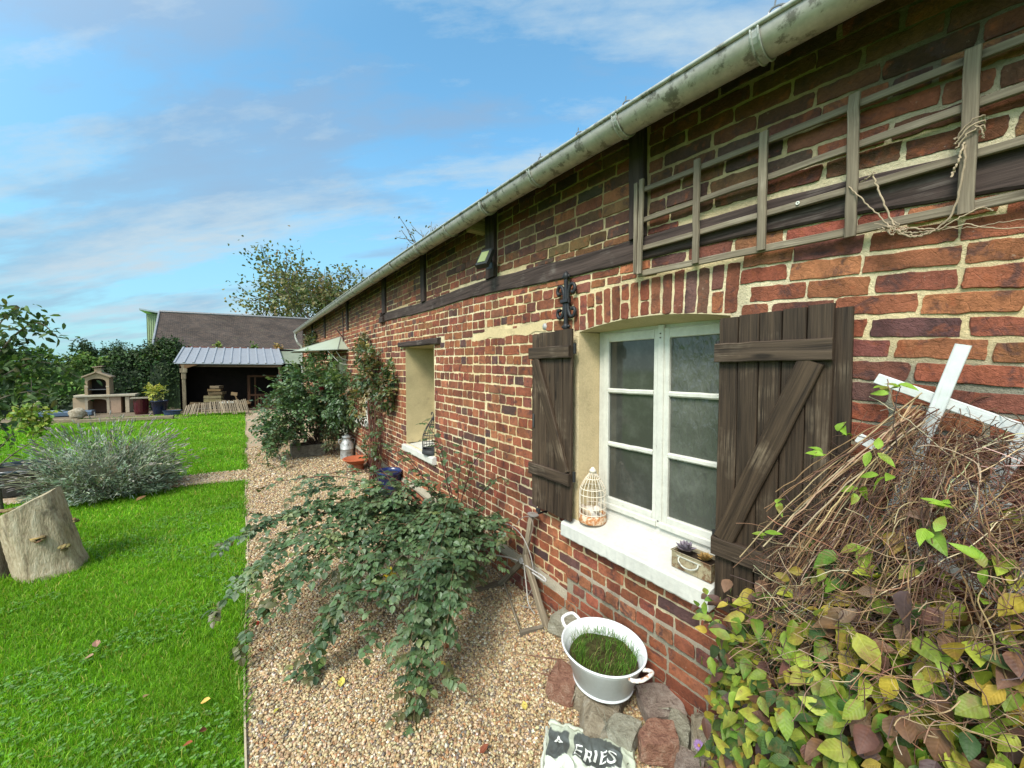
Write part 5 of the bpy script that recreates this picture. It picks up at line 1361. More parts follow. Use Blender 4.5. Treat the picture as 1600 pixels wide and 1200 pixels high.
# lavender: a grey mound of needle leaves and dry flower stalks
def lavender():
    t = thing('lavender_bush', 'wide grey green lavender bush with dry flower stalks on the lawn', 'lavender', (-1.72, 7.95, 0))
    m_ = MB(); l_ = LS(); c = ar((-1.72, 8.0, .22)); k = 8200
    for i in range(1000):
        d = nrm(rng.normal(0, 1, 3) * ar((1, 1, .75))); d[2] = max(d[2], -.18); rr = rng.uniform(.50, 1.0)
        p = c + d * ar((.84, .72, .80)) * rr * (1 + .12 * math.sin(d[0] * 7) * math.cos(d[1] * 6)); p0 = c + ar((d[0] * .3, d[1] * .3, -.1 + .2 * d[2]))
        cc_ = palette(1, [(.26, .315, .22), (.36, .41, .31), (.16, .205, .135), (.20, .18, .12)], [4, 3, 3, .8], .12)[0]
        ax = nrm(p - p0)
        for j in range(20):
            f = rng.uniform(-.16, .06); q = p + ax * f + rng.normal(0, .022, 3); l_.put(q, nrm(ax + rng.normal(0, .55, 3)), nrm(rng.normal(0, 1, 3)), rng.uniform(.045, .085), .0068, jit(cc_, .12))
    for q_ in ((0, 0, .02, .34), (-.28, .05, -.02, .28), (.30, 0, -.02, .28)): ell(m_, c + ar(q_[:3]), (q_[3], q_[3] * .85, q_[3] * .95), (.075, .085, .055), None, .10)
    # dark woody skirt
    for i in range(1500):
        a = rng.uniform(0, 6.283); r = rng.uniform(.3, .95); p = c + ar((math.cos(a) * .80 * r, math.sin(a) * .7 * r, rng.uniform(-.1, .12))); l_.put(p, nrm(ar((math.cos(a), math.sin(a), rng.uniform(-.4, .5)))), nrm(rng.normal(0, 1, 3)), .09, .006, jit((.10, .095, .065), .25))
    l_.flush(m_, .2, .15); m_.build('foliage', leafmat('lavender_leaf', .12, .8, .15), t)
    M_DRYF = varied('dry_flower', .95, 60, 200, .25, .3, .002, .1); s_ = MB()
    for i in range(260):
        d = nrm(rng.normal(0, 1, 3) * ar((1.05, 1, .8)) + ar((0, 0, .45))); d[2] = abs(d[2]); p0 = c + d * ar((.74, .62, .70)); L = rng.uniform(.12, .27) * (1.5 if rng.random() < .12 else 1); e = p0 + nrm(d * ar((1, 1, .9)) + rng.normal(0, .16, 3)) * L + ar((0, 0, .04))
        P = bez(p0, (p0 + e) / 2 + ar((0, 0, .03)), e, None, 7)
        if i <= 100: s_ = MB()
        tube(s_, P, .0028, 3, jit((.25, .24, .16), .18), False)
        ax = nrm(P[-1] - P[-2]); cl = jit((.27, .245, .215), .15)
        tube(s_, [e - ax * .01, e + ax * .012, e + ax * .035, e + ax * .058], [.004, .0085, .008, .003], 5, cl)
        if i < 100: s_.build('flower_stalk', M_DRYF, t)
    tag(s_.build('flower_stalks', M_DRYF, t), kind='stuff')
lavender()

# dry climber heaped over the white lattice in the foreground
def climber():
    t = thing('honeysuckle_climber', 'sprawling climber with a heap of dry brown stems above yellow green and purple leaves', 'climber', (1.45, .35, 0))
    s_ = MB(); l_ = LS()
    def top(y):   # crest height near the wall
        return np.interp(y, [-1.2, -.6, -.1, .05, .20, .30, .42, .55, .70, .85], [1.60, 1.72, 1.72, 1.67, 1.72, 1.66, 1.50, 1.32, 1.02, .70])
    def front(y, f):   # x of the outer surface at height fraction f
        bulge = np.interp(f, [0, .25, .5, .75, .9, 1.0], [.50, .62, .60, .42, .22, .06]); taper = np.interp(y, [-1.2, .0, .45, .70, .90], [1, 1, .78, .5, .15])
        return WX - .03 - bulge * taper
    tan = [(.23, .135, .07), (.32, .22, .125), (.16, .085, .05), (.10, .052, .036), (.38, .30, .20), (.075, .045, .04)]
    def stem(P, r, c_): tube(s_, P, r, 4, c_, False)
    # stems: streaming down from the crest, in hanging loops and tangles
    for i in range(560):
        y = rng.uniform(-.75, .62) if rng.random() < .8 else rng.normal(.22, .06); f0 = rng.uniform(.80, 1.02); z0 = top(y) * f0
        dy = rng.normal(.10, .20) if y < .3 else rng.normal(.09, .10); L = rng.uniform(.10, .34)
        f1 = max(.42, f0 - L * .62); y1 = min(y + dy, .70); x0, x1 = front(y, f0), front(y1, f1); z1 = min(top(y1) * f1, z0 + .03)
        m = ar(((x0 + x1) / 2 - rng.uniform(.0, .10), (y + y1) / 2 + rng.normal(0, .03), (z0 + z1) / 2 + rng.uniform(.0, .07)))
        P = bez((x0 + rng.normal(.02, .03), y, z0), m, (x1 + rng.normal(.02, .03), y1, z1), None, 12); P[1:-1] += rng.normal(0, .0035, (10, 3))
        stem(P, rng.uniform(.0007, .0015), palette(1, tan, [3.5, 2.2, 4, 3, 1.2, 2.6], .18)[0])
    for i in range(3200):   # tangle of short curls
        y = rng.uniform(-.75, .62); f = rng.uniform(.58, .98); p = ar((front(y, f) + rng.uniform(-.02, .14), y, top(y) * f)); Q = [p]
        d = nrm(rng.normal(0, 1, 3) * ar((.5, 1, .7)))
        for j in range(5): d = nrm(d + rng.normal(0, .55, 3) * ar((.6, 1, .8)) + ar((0, .1, -.12))); Q.append(Q[-1] + d * rng.uniform(.02, .055))
        stem(spline(Q, 12), rng.uniform(.0006, .0014), palette(1, tan, [2.4, 2.2, 3, 3.4, 1.3, 3.4], .2)[0])
    for e in ((1.62, .50, 1.47), (1.55, .62, 1.32), (1.52, .64, 1.20), (1.66, .46, 1.60), (1.70, .335, 1.80), (1.70, .375, 1.74), (1.62, .60, 1.22), (1.70, .30, 1.78), (1.5, .70, 1.08)):   # stray tendrils
        st = ar((1.66, .27 + rng.normal(0, .05), 1.56)); P = bez(st, (st + ar(e)) / 2 + ar((-.03, .02, .06)), e, None, 14); P += rng.normal(0, .002, P.shape); stem(P, .0014, palette(1, tan, [4, 3, 3, 1, 1, 1], .1)[0])
    for i in range(34):   # sheaf bound at the lattice crossing
        a = ar((1.735, .265 + rng.normal(0, .014), 1.68 + rng.normal(0, .035))); b = ar((1.58 + rng.normal(0, .05), .46 + rng.normal(0, .07), 1.28 + rng.normal(0, .1))); P = bez(a, (a + b) / 2 + ar((-.05, .0, .05)), b, None, 14); P += rng.normal(0, .0025, P.shape)
        stem(P, rng.uniform(.0014, .0026), palette(1, tan, [4, 4, 2, 1, 2, .5], .12)[0])
    # leaves
    cols = [(.12, .21, .026), (.20, .27, .034), (.34, .36, .05), (.06, .115, .025), (.36, .27, .04), (.12, .06, .045), (.18, .10, .06), (.05, .09, .028), (.095, .06, .055)]
    def leafat(p, sz, wts, up=None):
        d = nrm(ar((rng.normal(-.5, .5), rng.normal(.15, .6), rng.normal(-.45, .45)))); n = nrm(ar((rng.normal(-.55, .35), rng.normal(0, .35), rng.normal(.75, .35))))
        c_ = palette(1, cols, wts, .13)[0]
        l_.put(p, d, n, sz, sz * rng.uniform(.27, .36), c_)
    for i in range(6400):
        y = rng.uniform(-.75, .80); f = rng.uniform(.12, .84)
        dens = np.interp(f - .12 * np.clip((y - .25) / .3, 0, 1), [0, .61, .70, .78, .86], [1, 1, .55, .14, .05])
        if rng.random() > dens: continue
        dep = rng.random() ** 1.6 * .28; p = ar((front(y, f) + dep + rng.normal(0, .02), y + rng.normal(0, .02), max(.02, top(y) * f + rng.normal(0, .03))))
        if p[0] > WX - .03: continue
        hi_ = f > .60
        leafat(p, rng.uniform(.042, .078) * (1.2 if rng.random() < .12 else 1), [3, 3.8, 3.0, 2.0, 1.2, .6, .9, 1.6, .6] if not hi_ else [1.8, 3.0, 3.2, .8, 2.6, 1.3, 1.5, .8, .7])
    for i in range(110): leafat((rng.uniform(1.45, 1.7), rng.uniform(.60, .80), rng.uniform(.10, .95)), rng.uniform(.04, .075), [3, 2, 1, 2, 1, 2, 1, 2, 1.5])
    # single fresh leaves on the dry heap
    for p in ((1.70, .335, 1.77), (1.70, .30, 1.78), (1.62, .42, 1.62), (1.60, .47, 1.54), (1.60, .36, 1.45), (1.55, .30, 1.52), (1.45, .20, 1.42), (1.52, .56, 1.36), (1.50, .60, 1.25), (1.58, .33, 1.58), (1.48, .17, 1.48), (1.42, .10, 1.36)):
        for j in range(3): d = nrm(rng.normal(0, 1, 3) + ar((-.3, .3, .3))); l_.put(ar(p) + rng.normal(0, .008, 3), d, nrm(ar((-.5, 0, .9)) + rng.normal(0, .3, 3)), rng.uniform(.035, .055), .012, jit((.22, .36, .04), .12))
    for k_ in range(7):   # leafy shoots reaching left along the wall
        a = ar((1.52, .60, rng.uniform(.2, 1.0))); e = a + ar((rng.uniform(-.05, .1), rng.uniform(.12, .28), rng.uniform(-.05, .12))); P = bez(a, (a + e) / 2 + ar((-.03, 0, .03)), e, None, 8); stem(P, .0014, jit((.12, .06, .045), .2))
        for j in range(2, 8):
            for sd in (-1, 1): l_.put(P[j], nrm(ar((sd * .5, .5, rng.normal(0, .4)))), nrm(ar((-.5, 0, .8)) + rng.normal(0, .25, 3)), rng.uniform(.03, .055), .013, palette(1, cols, [3, 3, 2, 2, 2, 1, 1, 2, 1], .12)[0])
    s_.build('dry_stem', M_STEM, t); m_ = MB(); l_.flush(m_, .38, .38, True); m_.build('foliage', leafmat('climber_leaf', .3, .5, .3, ((.13, .07, .03), .62), ((.24, .12, .045), 15, .6)), t, True)
climber()
# purple aster at the foot of the climber
q = MB(); f_ = LS(); c = ar((1.56, .855, .22))
for i in range(42):
    a = i * 2.39996; el = R(10 + 60 * (i / 42)); v = ar((-.5, -.35, .8)); v = nrm(v); u_ = nrm(np.cross(v, (0, 0, 1))); w2 = np.cross(u_, v); d = (u_ * math.cos(a) + w2 * math.sin(a)) * math.cos(el) + v * math.sin(el) * .6; f_.put(c, d, v, .024, .0022, jit((.36, .22, .48), .12))
f_.flush(q, .1, .1); ell(q, c + ar((-.004, -.003, .006)), (.006, .006, .006), (.35, .2, .05)); tube(q, [(1.60, .86, 0), (1.585, .86, .12), c], .002, 5, (.09, .13, .04))
single(q, 'aster_flower', M_LEAF, 'single purple aster bloom between the stones and the climber', 'flower', (1.60, .86, 0))

# ------------------------------------------------------------------ old wood and iron frame leaning at the wall
ofr = thing('old_cart_frame', 'weathered wood and wire frame leaning against the wall behind the near rose', 'garden ornament', (1.68, 2.3, 0))
GW = (1.1, 1.1, 1.05)
q = MB(); hub = (1.735, 2.365, .355)
board(q, (1.78, 2.32, .70), (1.735, 2.36, .33), (0, 1, 0), .042, .035, GW, .006, 8, .002); board(q, (1.735, 2.345, .40), (1.69, 2.02, .0), (0, 1, .3), .045, .04, (1.25, 1.25, 1.2), .006, 8, .002); q.build('post', M_GREYWOOD, ofr)
q = MB(); board(q, hub, (1.70, 2.64, .045), (0, 0, 1), .045, .04, (.7, .7, .68), .006, 8, .002); board(q, (1.715, 2.665, .03), (1.50, 2.70, .02), (0, 0, 1), .05, .04, (.65, .63, .6), .006, 6, .002); q.build('rear_leg', M_GREYWOOD, ofr)
q = MB(); board(q, (1.665, 2.04, .022), (1.50, 2.085, .022), (0, 0, 1), .045, .03, (.85, .87, .9), .005, 5, .002); board(q, (1.742, 2.70, .10), (1.505, 2.085, .035), (0, 0, 1), .018, .012, (.95, .97, .95), .003, 6, .001); q.build('foot_rail', M_GREYWOOD, ofr)
M_RW = varied('grey_wire', .55, 30, 100, .25, .2, .002, .35, dirt=((.16, .085, .05), 20, .58, .8))
def wire(name, pts, r=.0045, c_=(.30, .28, .25)):
    q = MB(); tube(q, spline(pts, 26), r, 6, c_); q.build(name, M_RW, ofr, True)
wire('hoop', [(1.70, 2.74, .44), (1.70, 2.66, .54), (1.71, 2.57, .575), (1.72, 2.46, .575), (1.73, 2.36, .53), (1.735, 2.27, .42), (1.735, 2.235, .28), (1.73, 2.26, .16), (1.73, 2.36, .05)])
wire('hoop', [(1.745, 2.47, .60), (1.75, 2.42, .66), (1.76, 2.33, .70), (1.755, 2.27, .66), (1.75, 2.30, .55), (1.74, 2.37, .40)], .004, (.22, .17, .14))
wire('hoop', [(1.70, 2.5, .04), (1.68, 2.42, .02), (1.68, 2.32, .035), (1.69, 2.24, .06), (1.70, 2.20, .12)], .004)
wire('crossbar', [(1.70, 2.79, .235), (1.725, 2.55, .30), (1.72, 2.36, .335), (1.70, 2.22, .355), (1.69, 2.06, .37), (1.69, 2.05, .345), (1.695, 2.2, .34)], .006, (.42, .40, .38))
wire('strut', [hub, (1.70, 2.28, .2), (1.66, 2.2, .12), (1.68, 2.15, .06)], .005, (.36, .34, .30))
q = MB(); lathe(q, [(0, 0), (.045, .004), (.048, .012), (.02, .012), (0, .01)], (1.785, 2.31, .71), 16, (.22, .20, .18), .8, 1.1); q.build('top_plate', M_RW, ofr)
q = MB(); lathe(q, [(0, -.03), (.022, -.03), (.024, 0), (.022, .03), (0, .03)], hub, 10, (.3, .29, .27), ax=(-1, 0, 0)); q.build('hub', M_RW, ofr)

# ------------------------------------------------------------------ pots and stones along the wall
M_GLAZE = varied('blue_glaze', .22, 8, 60, .2, .05, .002, .5); M_TERRA = varied('terracotta', .85, 12, 70, .2, .3, .003, .15)
M_SOIL = varied('pot_soil', .95, 40, 150, .4, .8, .006, .1)
def pot(name, label, c, r, h, col, m, prof=None):
    t = thing(name, label, 'pot', c); q = MB()
    pr = prof or [(0, .01), (.70, 0), (.74, .04), (.86, .45), (1.0, .86), (1.07, .88), (1.09, .98), (1.06, 1.0), (.97, .99), (.95, .85), (.8, .4)]
    lathe(q, [(a * r, b * h) for a, b in pr], c, 28, col); q.build('body', m, t, True)
    q = MB(); lathe(q, [(0, .85 * h), (.94 * r, .84 * h)], c, 20, (.05, .04, .03)); q.build('soil', M_SOIL, t); return t
pot('blue_pot', 'glossy dark blue glazed pot by the wall behind the near rose', (1.68, 5.62, 0), .175, .36, (.010, .020, .085), M_GLAZE)
pot('terracotta_pot', 'small terracotta pot just left of the blue glazed pot', (1.42, 5.75, 0), .075, .14, (.36, .13, .06), M_TERRA)
q = MB(); lathe(q, [(0, .02), (.10, 0), (.16, .02), (.235, .085), (.25, .09), (.245, .105), (.22, .10), (.14, .035), (0, .03)], (1.60, 7.25, .14), 28, (.36, .10, .045))
lathe(q, [(0, 0), (.11, 0), (.10, .14), (0, .14)], (1.60, 7.25, .01), 18, (.32, .11, .055))
single(q, 'terracotta_dish', M_TERRA, 'wide shallow terracotta dish on a foot below the climbing rose', 'dish', (1.60, 7.25, 0), smooth=True)
sb = MB(); board(sb, (1.55, 4.42, .07), (2.0, 4.15, .07), (0, 1, 0), .34, .14, (1, 1, 1), .02, 6, .004)
single(sb, 'stone_block', stone_mat('weathered_grey_block', (.12, .11, .10), (.23, .22, .20), (.33, .32, .29)), 'low weathered grey block against the wall below the second window', 'block', (1.75, 4.3, 0))
ch = thing('milk_churn', 'old galvanised milk churn with a lid at the foot of the far rose', 'milk churn', (1.655, 8.42, 0)); q = MB(); cc = (1.655, 8.42, 0)
lathe(q, [(0, .0), (.125, .0), (.13, .02), (.128, .03), (.128, .20), (.133, .205), (.133, .215), (.128, .22), (.128, .30), (.10, .36), (.075, .385), (.072, .43), (.09, .46), (.085, .465)], cc, 26, (.42, .43, .42)); q.build('body', M_ZINC, ch, True)
q = MB(); lathe(q, [(0, .50), (.03, .495), (.055, .475), (.095, .465), (.095, .45)], cc, 22, (.46, .47, .46)); q.build('lid', M_ZINC, ch, True)
for s_ in (-1, 1): q = MB(); tube(q, spline([(1.655 + s_ * .08, 8.42, .41), (1.655 + s_ * .15, 8.42, .40), (1.655 + s_ * .15, 8.42, .33), (1.655 + s_ * .12, 8.42, .30)], 12), .008, 6, (.4, .4, .39)); q.build('handle', M_ZINC, ch, True)
tg = MB(); tp = ar((1.02, 9.35, 0)); 
for lo, hi in (((.72, 9.05, 0), (1.34, 9.12, .24)), ((.72, 9.50, 0), (1.34, 9.57, .24)), ((.72, 9.12, 0), (.79, 9.50, .24)), ((1.27, 9.12, 0), (1.34, 9.50, .24)), ((.79, 9.12, .02), (1.27, 9.50, .19))): box(tg, lo, hi, (1, 1, 1), 0, .012)
single(tg, 'stone_trough', stone_mat('brown_trough', (.14, .115, .085), (.24, .20, .15), (.32, .28, .21)), 'brown stone trough under the tall far rose', 'trough', (1.03, 9.3, 0))

# ------------------------------------------------------------------ stumps
def bark_mat(name, c1, c2, c3):
    def fn(t, p, out):
        uv = t.coord('UV'); c = t.coord('Object')
        n = t.noise(t.mapping(c, scale=(1, 1, .16), rot=(0, R(-12), 0)), 16, 6, .65, .6); m = t.noise(t.mapping(c, scale=(1, 1, .25), rot=(0, R(-12), 0)), 70, 4, .7); b = t.noise(c, 5, 5, .65)
        col = t.ramp(t.math('ADD', t.math('MULTIPLY', n, .6), t.math('MULTIPLY', m, .4)), [(.34, c1), (.5, c2), (.64, c3)])
        col = t.mix(t.ramp(b, [(.55, 0.0), (.66, .65)]), col, (.085, .065, .045)); col = t.mix(t.ramp(t.noise(c, 9, 4, .6), [(.6, 0.0), (.7, .4)]), col, (.16, .17, .07))
        col = t.mix(1.0, col, t.attr('Col'), 'MULTIPLY'); t.link(col, p.inputs['Base Color']); t.link(t.bump(t.math('ADD', n, m), .7, .02), p.inputs['Normal'])
    return mat(name, fn, Roughness=.9, Specular_IOR_Level=.15)
M_LOG = bark_mat('bare_weathered_log', (.17, .125, .075), (.42, .335, .22), (.58, .50, .36)); M_LOGD = bark_mat('dark_log', (.05, .04, .028), (.13, .10, .07), (.20, .16, .11))
def ringmat():
    def fn(t, p, out):
        c = t.coord('UV'); wv = t.new('ShaderNodeTexWave', wave_type='RINGS', rings_direction='Z'); t.link(c, wv.inputs[0]); wv.inputs['Scale'].default_value = 22; wv.inputs['Distortion'].default_value = 3; wv.inputs['Detail'].default_value = 3
        col = t.ramp(wv.outputs['Fac'], [(0.0, (.25, .19, .11)), (1.0, (.40, .33, .21))]); col = t.mix(t.ramp(t.noise(c, 6, 5, .7), [(.5, 0.0), (.62, .7)]), col, (.12, .105, .05)); t.link(col, p.inputs['Base Color']); t.link(t.bump(wv.outputs['Fac'], .3, .006), p.inputs['Normal'])
    return mat('cut_log_end', fn, Roughness=.9)
M_RING = ringmat()
def log(name, label, base, axis, L, r0, r1, m, slope=.10):
    t = thing(name, label, 'stump', base); q = MB(); ax, u, v = frame(axis); n = 44; rows = 18; V = []
    lob = rng.normal(0, 1, 5); ph = .35
    def pt_(i, a):
        f = i / (rows - 1); r = (r0 + (r1 - r0) * f)
        poly = math.cos(math.pi / 5) / math.cos((a + ph) % (2 * math.pi / 5) - math.pi / 5)
        r *= (.30 + .70 * poly * 1.06) * (1 + .02 * math.sin(3 * a + lob[1]) + .010 * math.sin(9 * a + lob[2]) + .010 * math.sin(17 * a + f * 2)) * (1 + .06 * max(0, 1 - f * 6))
        d = u * math.cos(a) + v * math.sin(a)
        return ar(base) + ax * L * f * (1 + slope * d[0]) + d * r + rng.normal(0, .0016, 3)
    A = np.linspace(0, 2 * math.pi, n, endpoint=False)
    V = [pt_(i, a) for i in range(rows) for a in A]; F = [(i * n + j, i * n + (j + 1) % n, (i + 1) * n + (j + 1) % n, (i + 1) * n + j) for i in range(rows - 1) for j in range(n)]
    q.add(V, F, (1, 1, 1)); q.build('trunk', m, t, True)
    q = MB(); rim = V[-n:]; ctr = np.mean(rim, 0); R_ = [ctr + (ar(p) - ctr) * k_ + ax * .006 * (1 - k_) for k_ in (.0, .35, .7, 1.0) for p in rim]
    uvs = [(k_ * r1 * math.cos(a), k_ * r1 * math.sin(a)) for k_ in (.0, .35, .7, 1.0) for a in A]
    q.add(R_, [(i * n + j, i * n + (j + 1) % n, (i + 1) * n + (j + 1) % n, (i + 1) * n + j) for i in range(3) for j in range(n)], (1, 1, 1), uvs); q.build('cut_top', M_RING, t); return t, ax, u, v
lt, ax, u, v = log('log_stump', 'pale leaning log stump with shelf fungus standing on the lawn', (-1.52, 5.28, -.05), (-.20, .02, 1), .70, .23, .212, M_LOG)
M_FUNG = varied('shelf_fungus', .85, 30, 100, .3, .4, .004, .15)
def fungus(c, d, r, k_, parent):
    """small crusty brackets overlapping like scales"""
    q = MB(); d = nrm(d); sd = nrm(np.cross(d, (0, 0, 1)) if abs(d[2]) < .9 else (1, 0, 0))
    for i in range(k_ * 2):
        o = ar(c) + sd * rng.uniform(-.6, .6) * r + ar((0, 0, 1)) * rng.normal(0, r * .22) * (abs(d[2]) < .9) + np.cross(sd, d) * rng.normal(0, r * .5) * (abs(d[2]) > .9); rr = r * rng.uniform(.3, .6)
        lathe(q, [(0, -.008), (rr * .7, -.005), (rr * (1 + .1 * math.sin(i)), .001), (rr * .8, .006), (0, .008)], o, 11, jit((.20, .15, .065), .25), 1.2, .8, 0, nrm(ar((0, 0, 1)) + d * .35 + rng.normal(0, .25, 3)))
    q.build('fungus', M_FUNG, parent, True)
fungus((-1.55, 5.09, .34), (0, -1, 0), .055, 3, lt); fungus((-1.395, 5.09, .24), (0, -1, 0), .045, 6, lt); fungus((-1.77, 5.24, .60), (0, 0, 1), .05, 7, lt); fungus((-1.33, 5.16, .44), (1, -1, 0), .03, 3, lt)
log('log_stump', 'dark shorter log stump behind the left side of the pale leaning one', (-1.95, 5.45, -.05), (-.05, .0, 1), .42, .20, .19, M_LOGD)

# ------------------------------------------------------------------ left side: pot, young trees, fruit tree
pot('dark_planter', 'wide dark glazed planter with a pale rim at the left of the lavender', (-2.80, 8.9, 0), .46, .40, (.020, .030, .036), M_GLAZE,
    [(0, .01), (.78, 0), (.86, .1), (.98, .85), (1.06, .88), (1.07, 1.0), (1.0, 1.0), (.94, .86), (.8, .3)])
M_BARK = bark_mat('grey_bark', (.07, .055, .04), (.16, .13, .095), (.25, .21, .155))
def tree(name, label, base, segs, leaf, n, cols, wts, size, spread, cat='tree', group=None, droop=.2, levels=3, r0=.08, first=.35, stiff=.35, ll=(.42, .36), seed=1, pairs=0):
    """trunk with forking limbs; leaves gathered round the twig ends"""
    t = thing(name, label, cat, base, group); b_ = MB(); l_ = LS(); tips_ = []; rg = np.random.default_rng(seed)
    H, Wd = segs
    def grow(p, d, L, r, lev):
        k_ = 7; P = [ar(p)]; dd = ar(d)
        for i in range(k_): dd = nrm(dd + rg.normal(0, .10, 3) + ar((0, 0, .04))); P.append(P[-1] + dd * L / k_)
        tube(b_, P, np.linspace(r, r * .55, k_ + 1), 7 if lev == 0 else (5 if lev < 3 else 3), jit((1, 1, 1), .08), False)
        if lev >= levels: tips_.append((P[-1], dd, L)); tips_.append((P[4], dd, L)); return
        for j in range(rg.integers(4, 7) if lev else 7):
            f = rg.uniform(first if lev == 0 else .35, 1.0); i = min(int(f * k_), k_ - 1); q = P[i] + (P[i + 1] - P[i]) * (f * k_ - i)
            sd = nrm(np.cross(dd, nrm(rg.normal(0, 1, 3)))); nd = nrm(dd * stiff + sd * spread * Wd + ar((0, 0, .18))); grow(q, nd, L * rg.uniform(.48, .72), r * .5, lev + 1)
        grow(P[-1], nrm(dd + rg.normal(0, .2, 3)), L * .6, r * .52, lev + 1)
    grow(ar(base), ar((0, 0, 1)), H * .5, r0, 0)
    b_.build('trunk', M_BARK, t, True)
    per = max(1, n // len(tips_)); m_ = MB()
    for p, d, L in tips_:
        c_ = palette(1, cols, wts, .12)[0]
        for i in range(rg.poisson(per)):
            q = p + rng.normal(0, 1, 3) * size * 2.0 * ar((1, 1, .8)) - d * abs(rng.normal(0, .25)) * L
            l_.put(q, nrm(rng.normal(0, 1, 3) - ar((0, 0, droop))), nrm(rng.normal(0, .6, 3) + ar((0, 0, .8))), size * rng.uniform(.7, 1.3), size * rng.uniform(*ll[::-1]), jit(c_, .12))
    l_.flush(m_); m_.build('crown', leaf, t); return t
AUTT = [(.14, .155, .06), (.21, .19, .08), (.09, .115, .045), (.25, .18, .09)]
tree('tall_tree', 'tall loose autumn tree standing behind the tiled barn', (5.2, 38, -.3), (13.2, 1.0), M_LEAF, 7600, AUTT, [4, 3, 4, 1.2], .27, .95, r0=.24, first=.42, seed=5, levels=3)
tree('tall_tree', 'distant tree whose bare top twigs show just above the gutter', (11.2, 21, -.3), (10.6, .55), M_LEAF, 1500, [(.10, .11, .05), (.15, .13, .07)], [1, 1], .14, .8, r0=.2, first=.45, seed=9)
FRT = [(.065, .115, .035), (.095, .15, .045), (.04, .07, .025), (.12, .11, .045)]
def branchy(name, label, cat, base, limbs, n, size, cols, wts, mleaf=None, r0=.03, ll=.26):
    t = thing(name, label, cat, base); b_ = MB(); l_ = LS()
    for P, r, k_ in limbs:
        S = spline(P, 22); tube(b_, S, np.linspace(r, r * .25, len(S)), 6, jit((1, 1, 1), .1))
        for i in range(int(k_ * n)):
            j = rng.integers(len(S) // 4, len(S)); tw_ = S[j] + rng.normal(0, .10, 3); d = nrm(rng.normal(0, 1, 3) - ar((0, 0, .35)))
            l_.put(tw_, d, nrm(rng.normal(0, .5, 3) + ar((0, 0, .8))), size * rng.uniform(.7, 1.25), size * ll * rng.uniform(.85, 1.2), palette(1, cols, wts, .13)[0])
    b_.build('trunk', M_BARK, t, True); m_ = MB()
    if l_.a[0]: l_.flush(m_, .25, .3); m_.build('foliage', mleaf or M_LEAF, t)
    return t
branchy('young_tree', 'thin nearly bare young tree trunk with dark twigs behind the log stumps', 'young tree', (-2.66, 7.75, 0),
        [(((-2.66, 7.75, 0), (-2.68, 7.76, .5), (-2.70, 7.78, 1.0), (-2.74, 7.8, 1.9)), .032, .06), (((-2.70, 7.78, .55), (-2.55, 7.75, .72), (-2.36, 7.72, .88), (-2.2, 7.7, .98)), .010, .05), (((-2.70, 7.78, .75), (-2.6, 7.72, .88), (-2.5, 7.7, 1.02)), .008, .12), (((-2.69, 7.78, .42), (-2.52, 7.74, .52), (-2.40, 7.7, .66)), .007, .05)], 60, .075, FRT, [3, 3, 1, 1])
branchy('fruit_tree', 'leafy fruit tree reaching in from the left edge with arching large leaved branches', 'fruit tree', (-3.55, 9.2, 0),
        [(((-3.55, 9.2, 0), (-3.5, 9.2, .9), (-3.4, 9.15, 1.7), (-3.2, 9.1, 2.45)), .05, 1.0), (((-3.45, 9.2, 1.3), (-3.1, 9.1, 2.0), (-2.85, 9.05, 2.40), (-2.62, 9.0, 2.55), (-2.45, 9.0, 2.35)), .02, 1.1), (((-3.45, 9.2, 1.2), (-3.0, 9.05, 1.75), (-2.6, 9.0, 1.95), (-2.22, 9.0, 1.70)), .018, 1.0), (((-3.5, 9.2, .9), (-3.1, 9.0, 1.35), (-2.75, 8.95, 1.5), (-2.5, 8.9, 1.42)), .016, .8), (((-3.5, 9.2, 1.0), (-3.2, 9.2, 1.9), (-2.95, 9.2, 2.2), (-2.8, 9.2, 2.05)), .014, 1.2), (((-3.5, 9.3, 1.1), (-3.7, 9.4, 1.9), (-3.6, 9.4, 2.4)), .016, 1.2), (((-3.5, 9.1, .8), (-3.3, 9.0, 1.15), (-3.1, 8.95, 1.1), (-2.95, 8.95, .85)), .014, .8), (((-3.4, 9.2, 1.8), (-3.0, 9.1, 2.6), (-2.8, 9.05, 2.72)), .012, .6), (((-3.5, 9.2, 1.4), (-3.15, 9.15, 1.7), (-2.9, 9.1, 1.75)), .012, 1.4)], 105, .12, FRT, [4, 3, 3, .8])
branchy('sapling', 'yellow green sapling on a thin pale stake in the far border', 'sapling', (-4.86, 16, 0),
        [(((-4.86, 16, 0), (-4.86, 16, .8), (-4.85, 16, 1.65)), .022, .12), (((-4.86, 16, .2), (-5.0, 16, .5), (-5.05, 16, .75)), .01, 1), (((-4.86, 16, .2), (-4.7, 16, .45), (-4.62, 16, .6)), .01, 1), (((-4.86, 16, .3), (-4.9, 15.9, .7), (-4.8, 15.9, .85)), .01, 1), (((-4.86, 16, .15), (-4.75, 15.9, .3), (-4.6, 15.9, .38)), .01, .8)], 90, .13, [(.26, .32, .05), (.17, .26, .05), (.36, .34, .08)], [3, 3, 1], None, .02, .36)

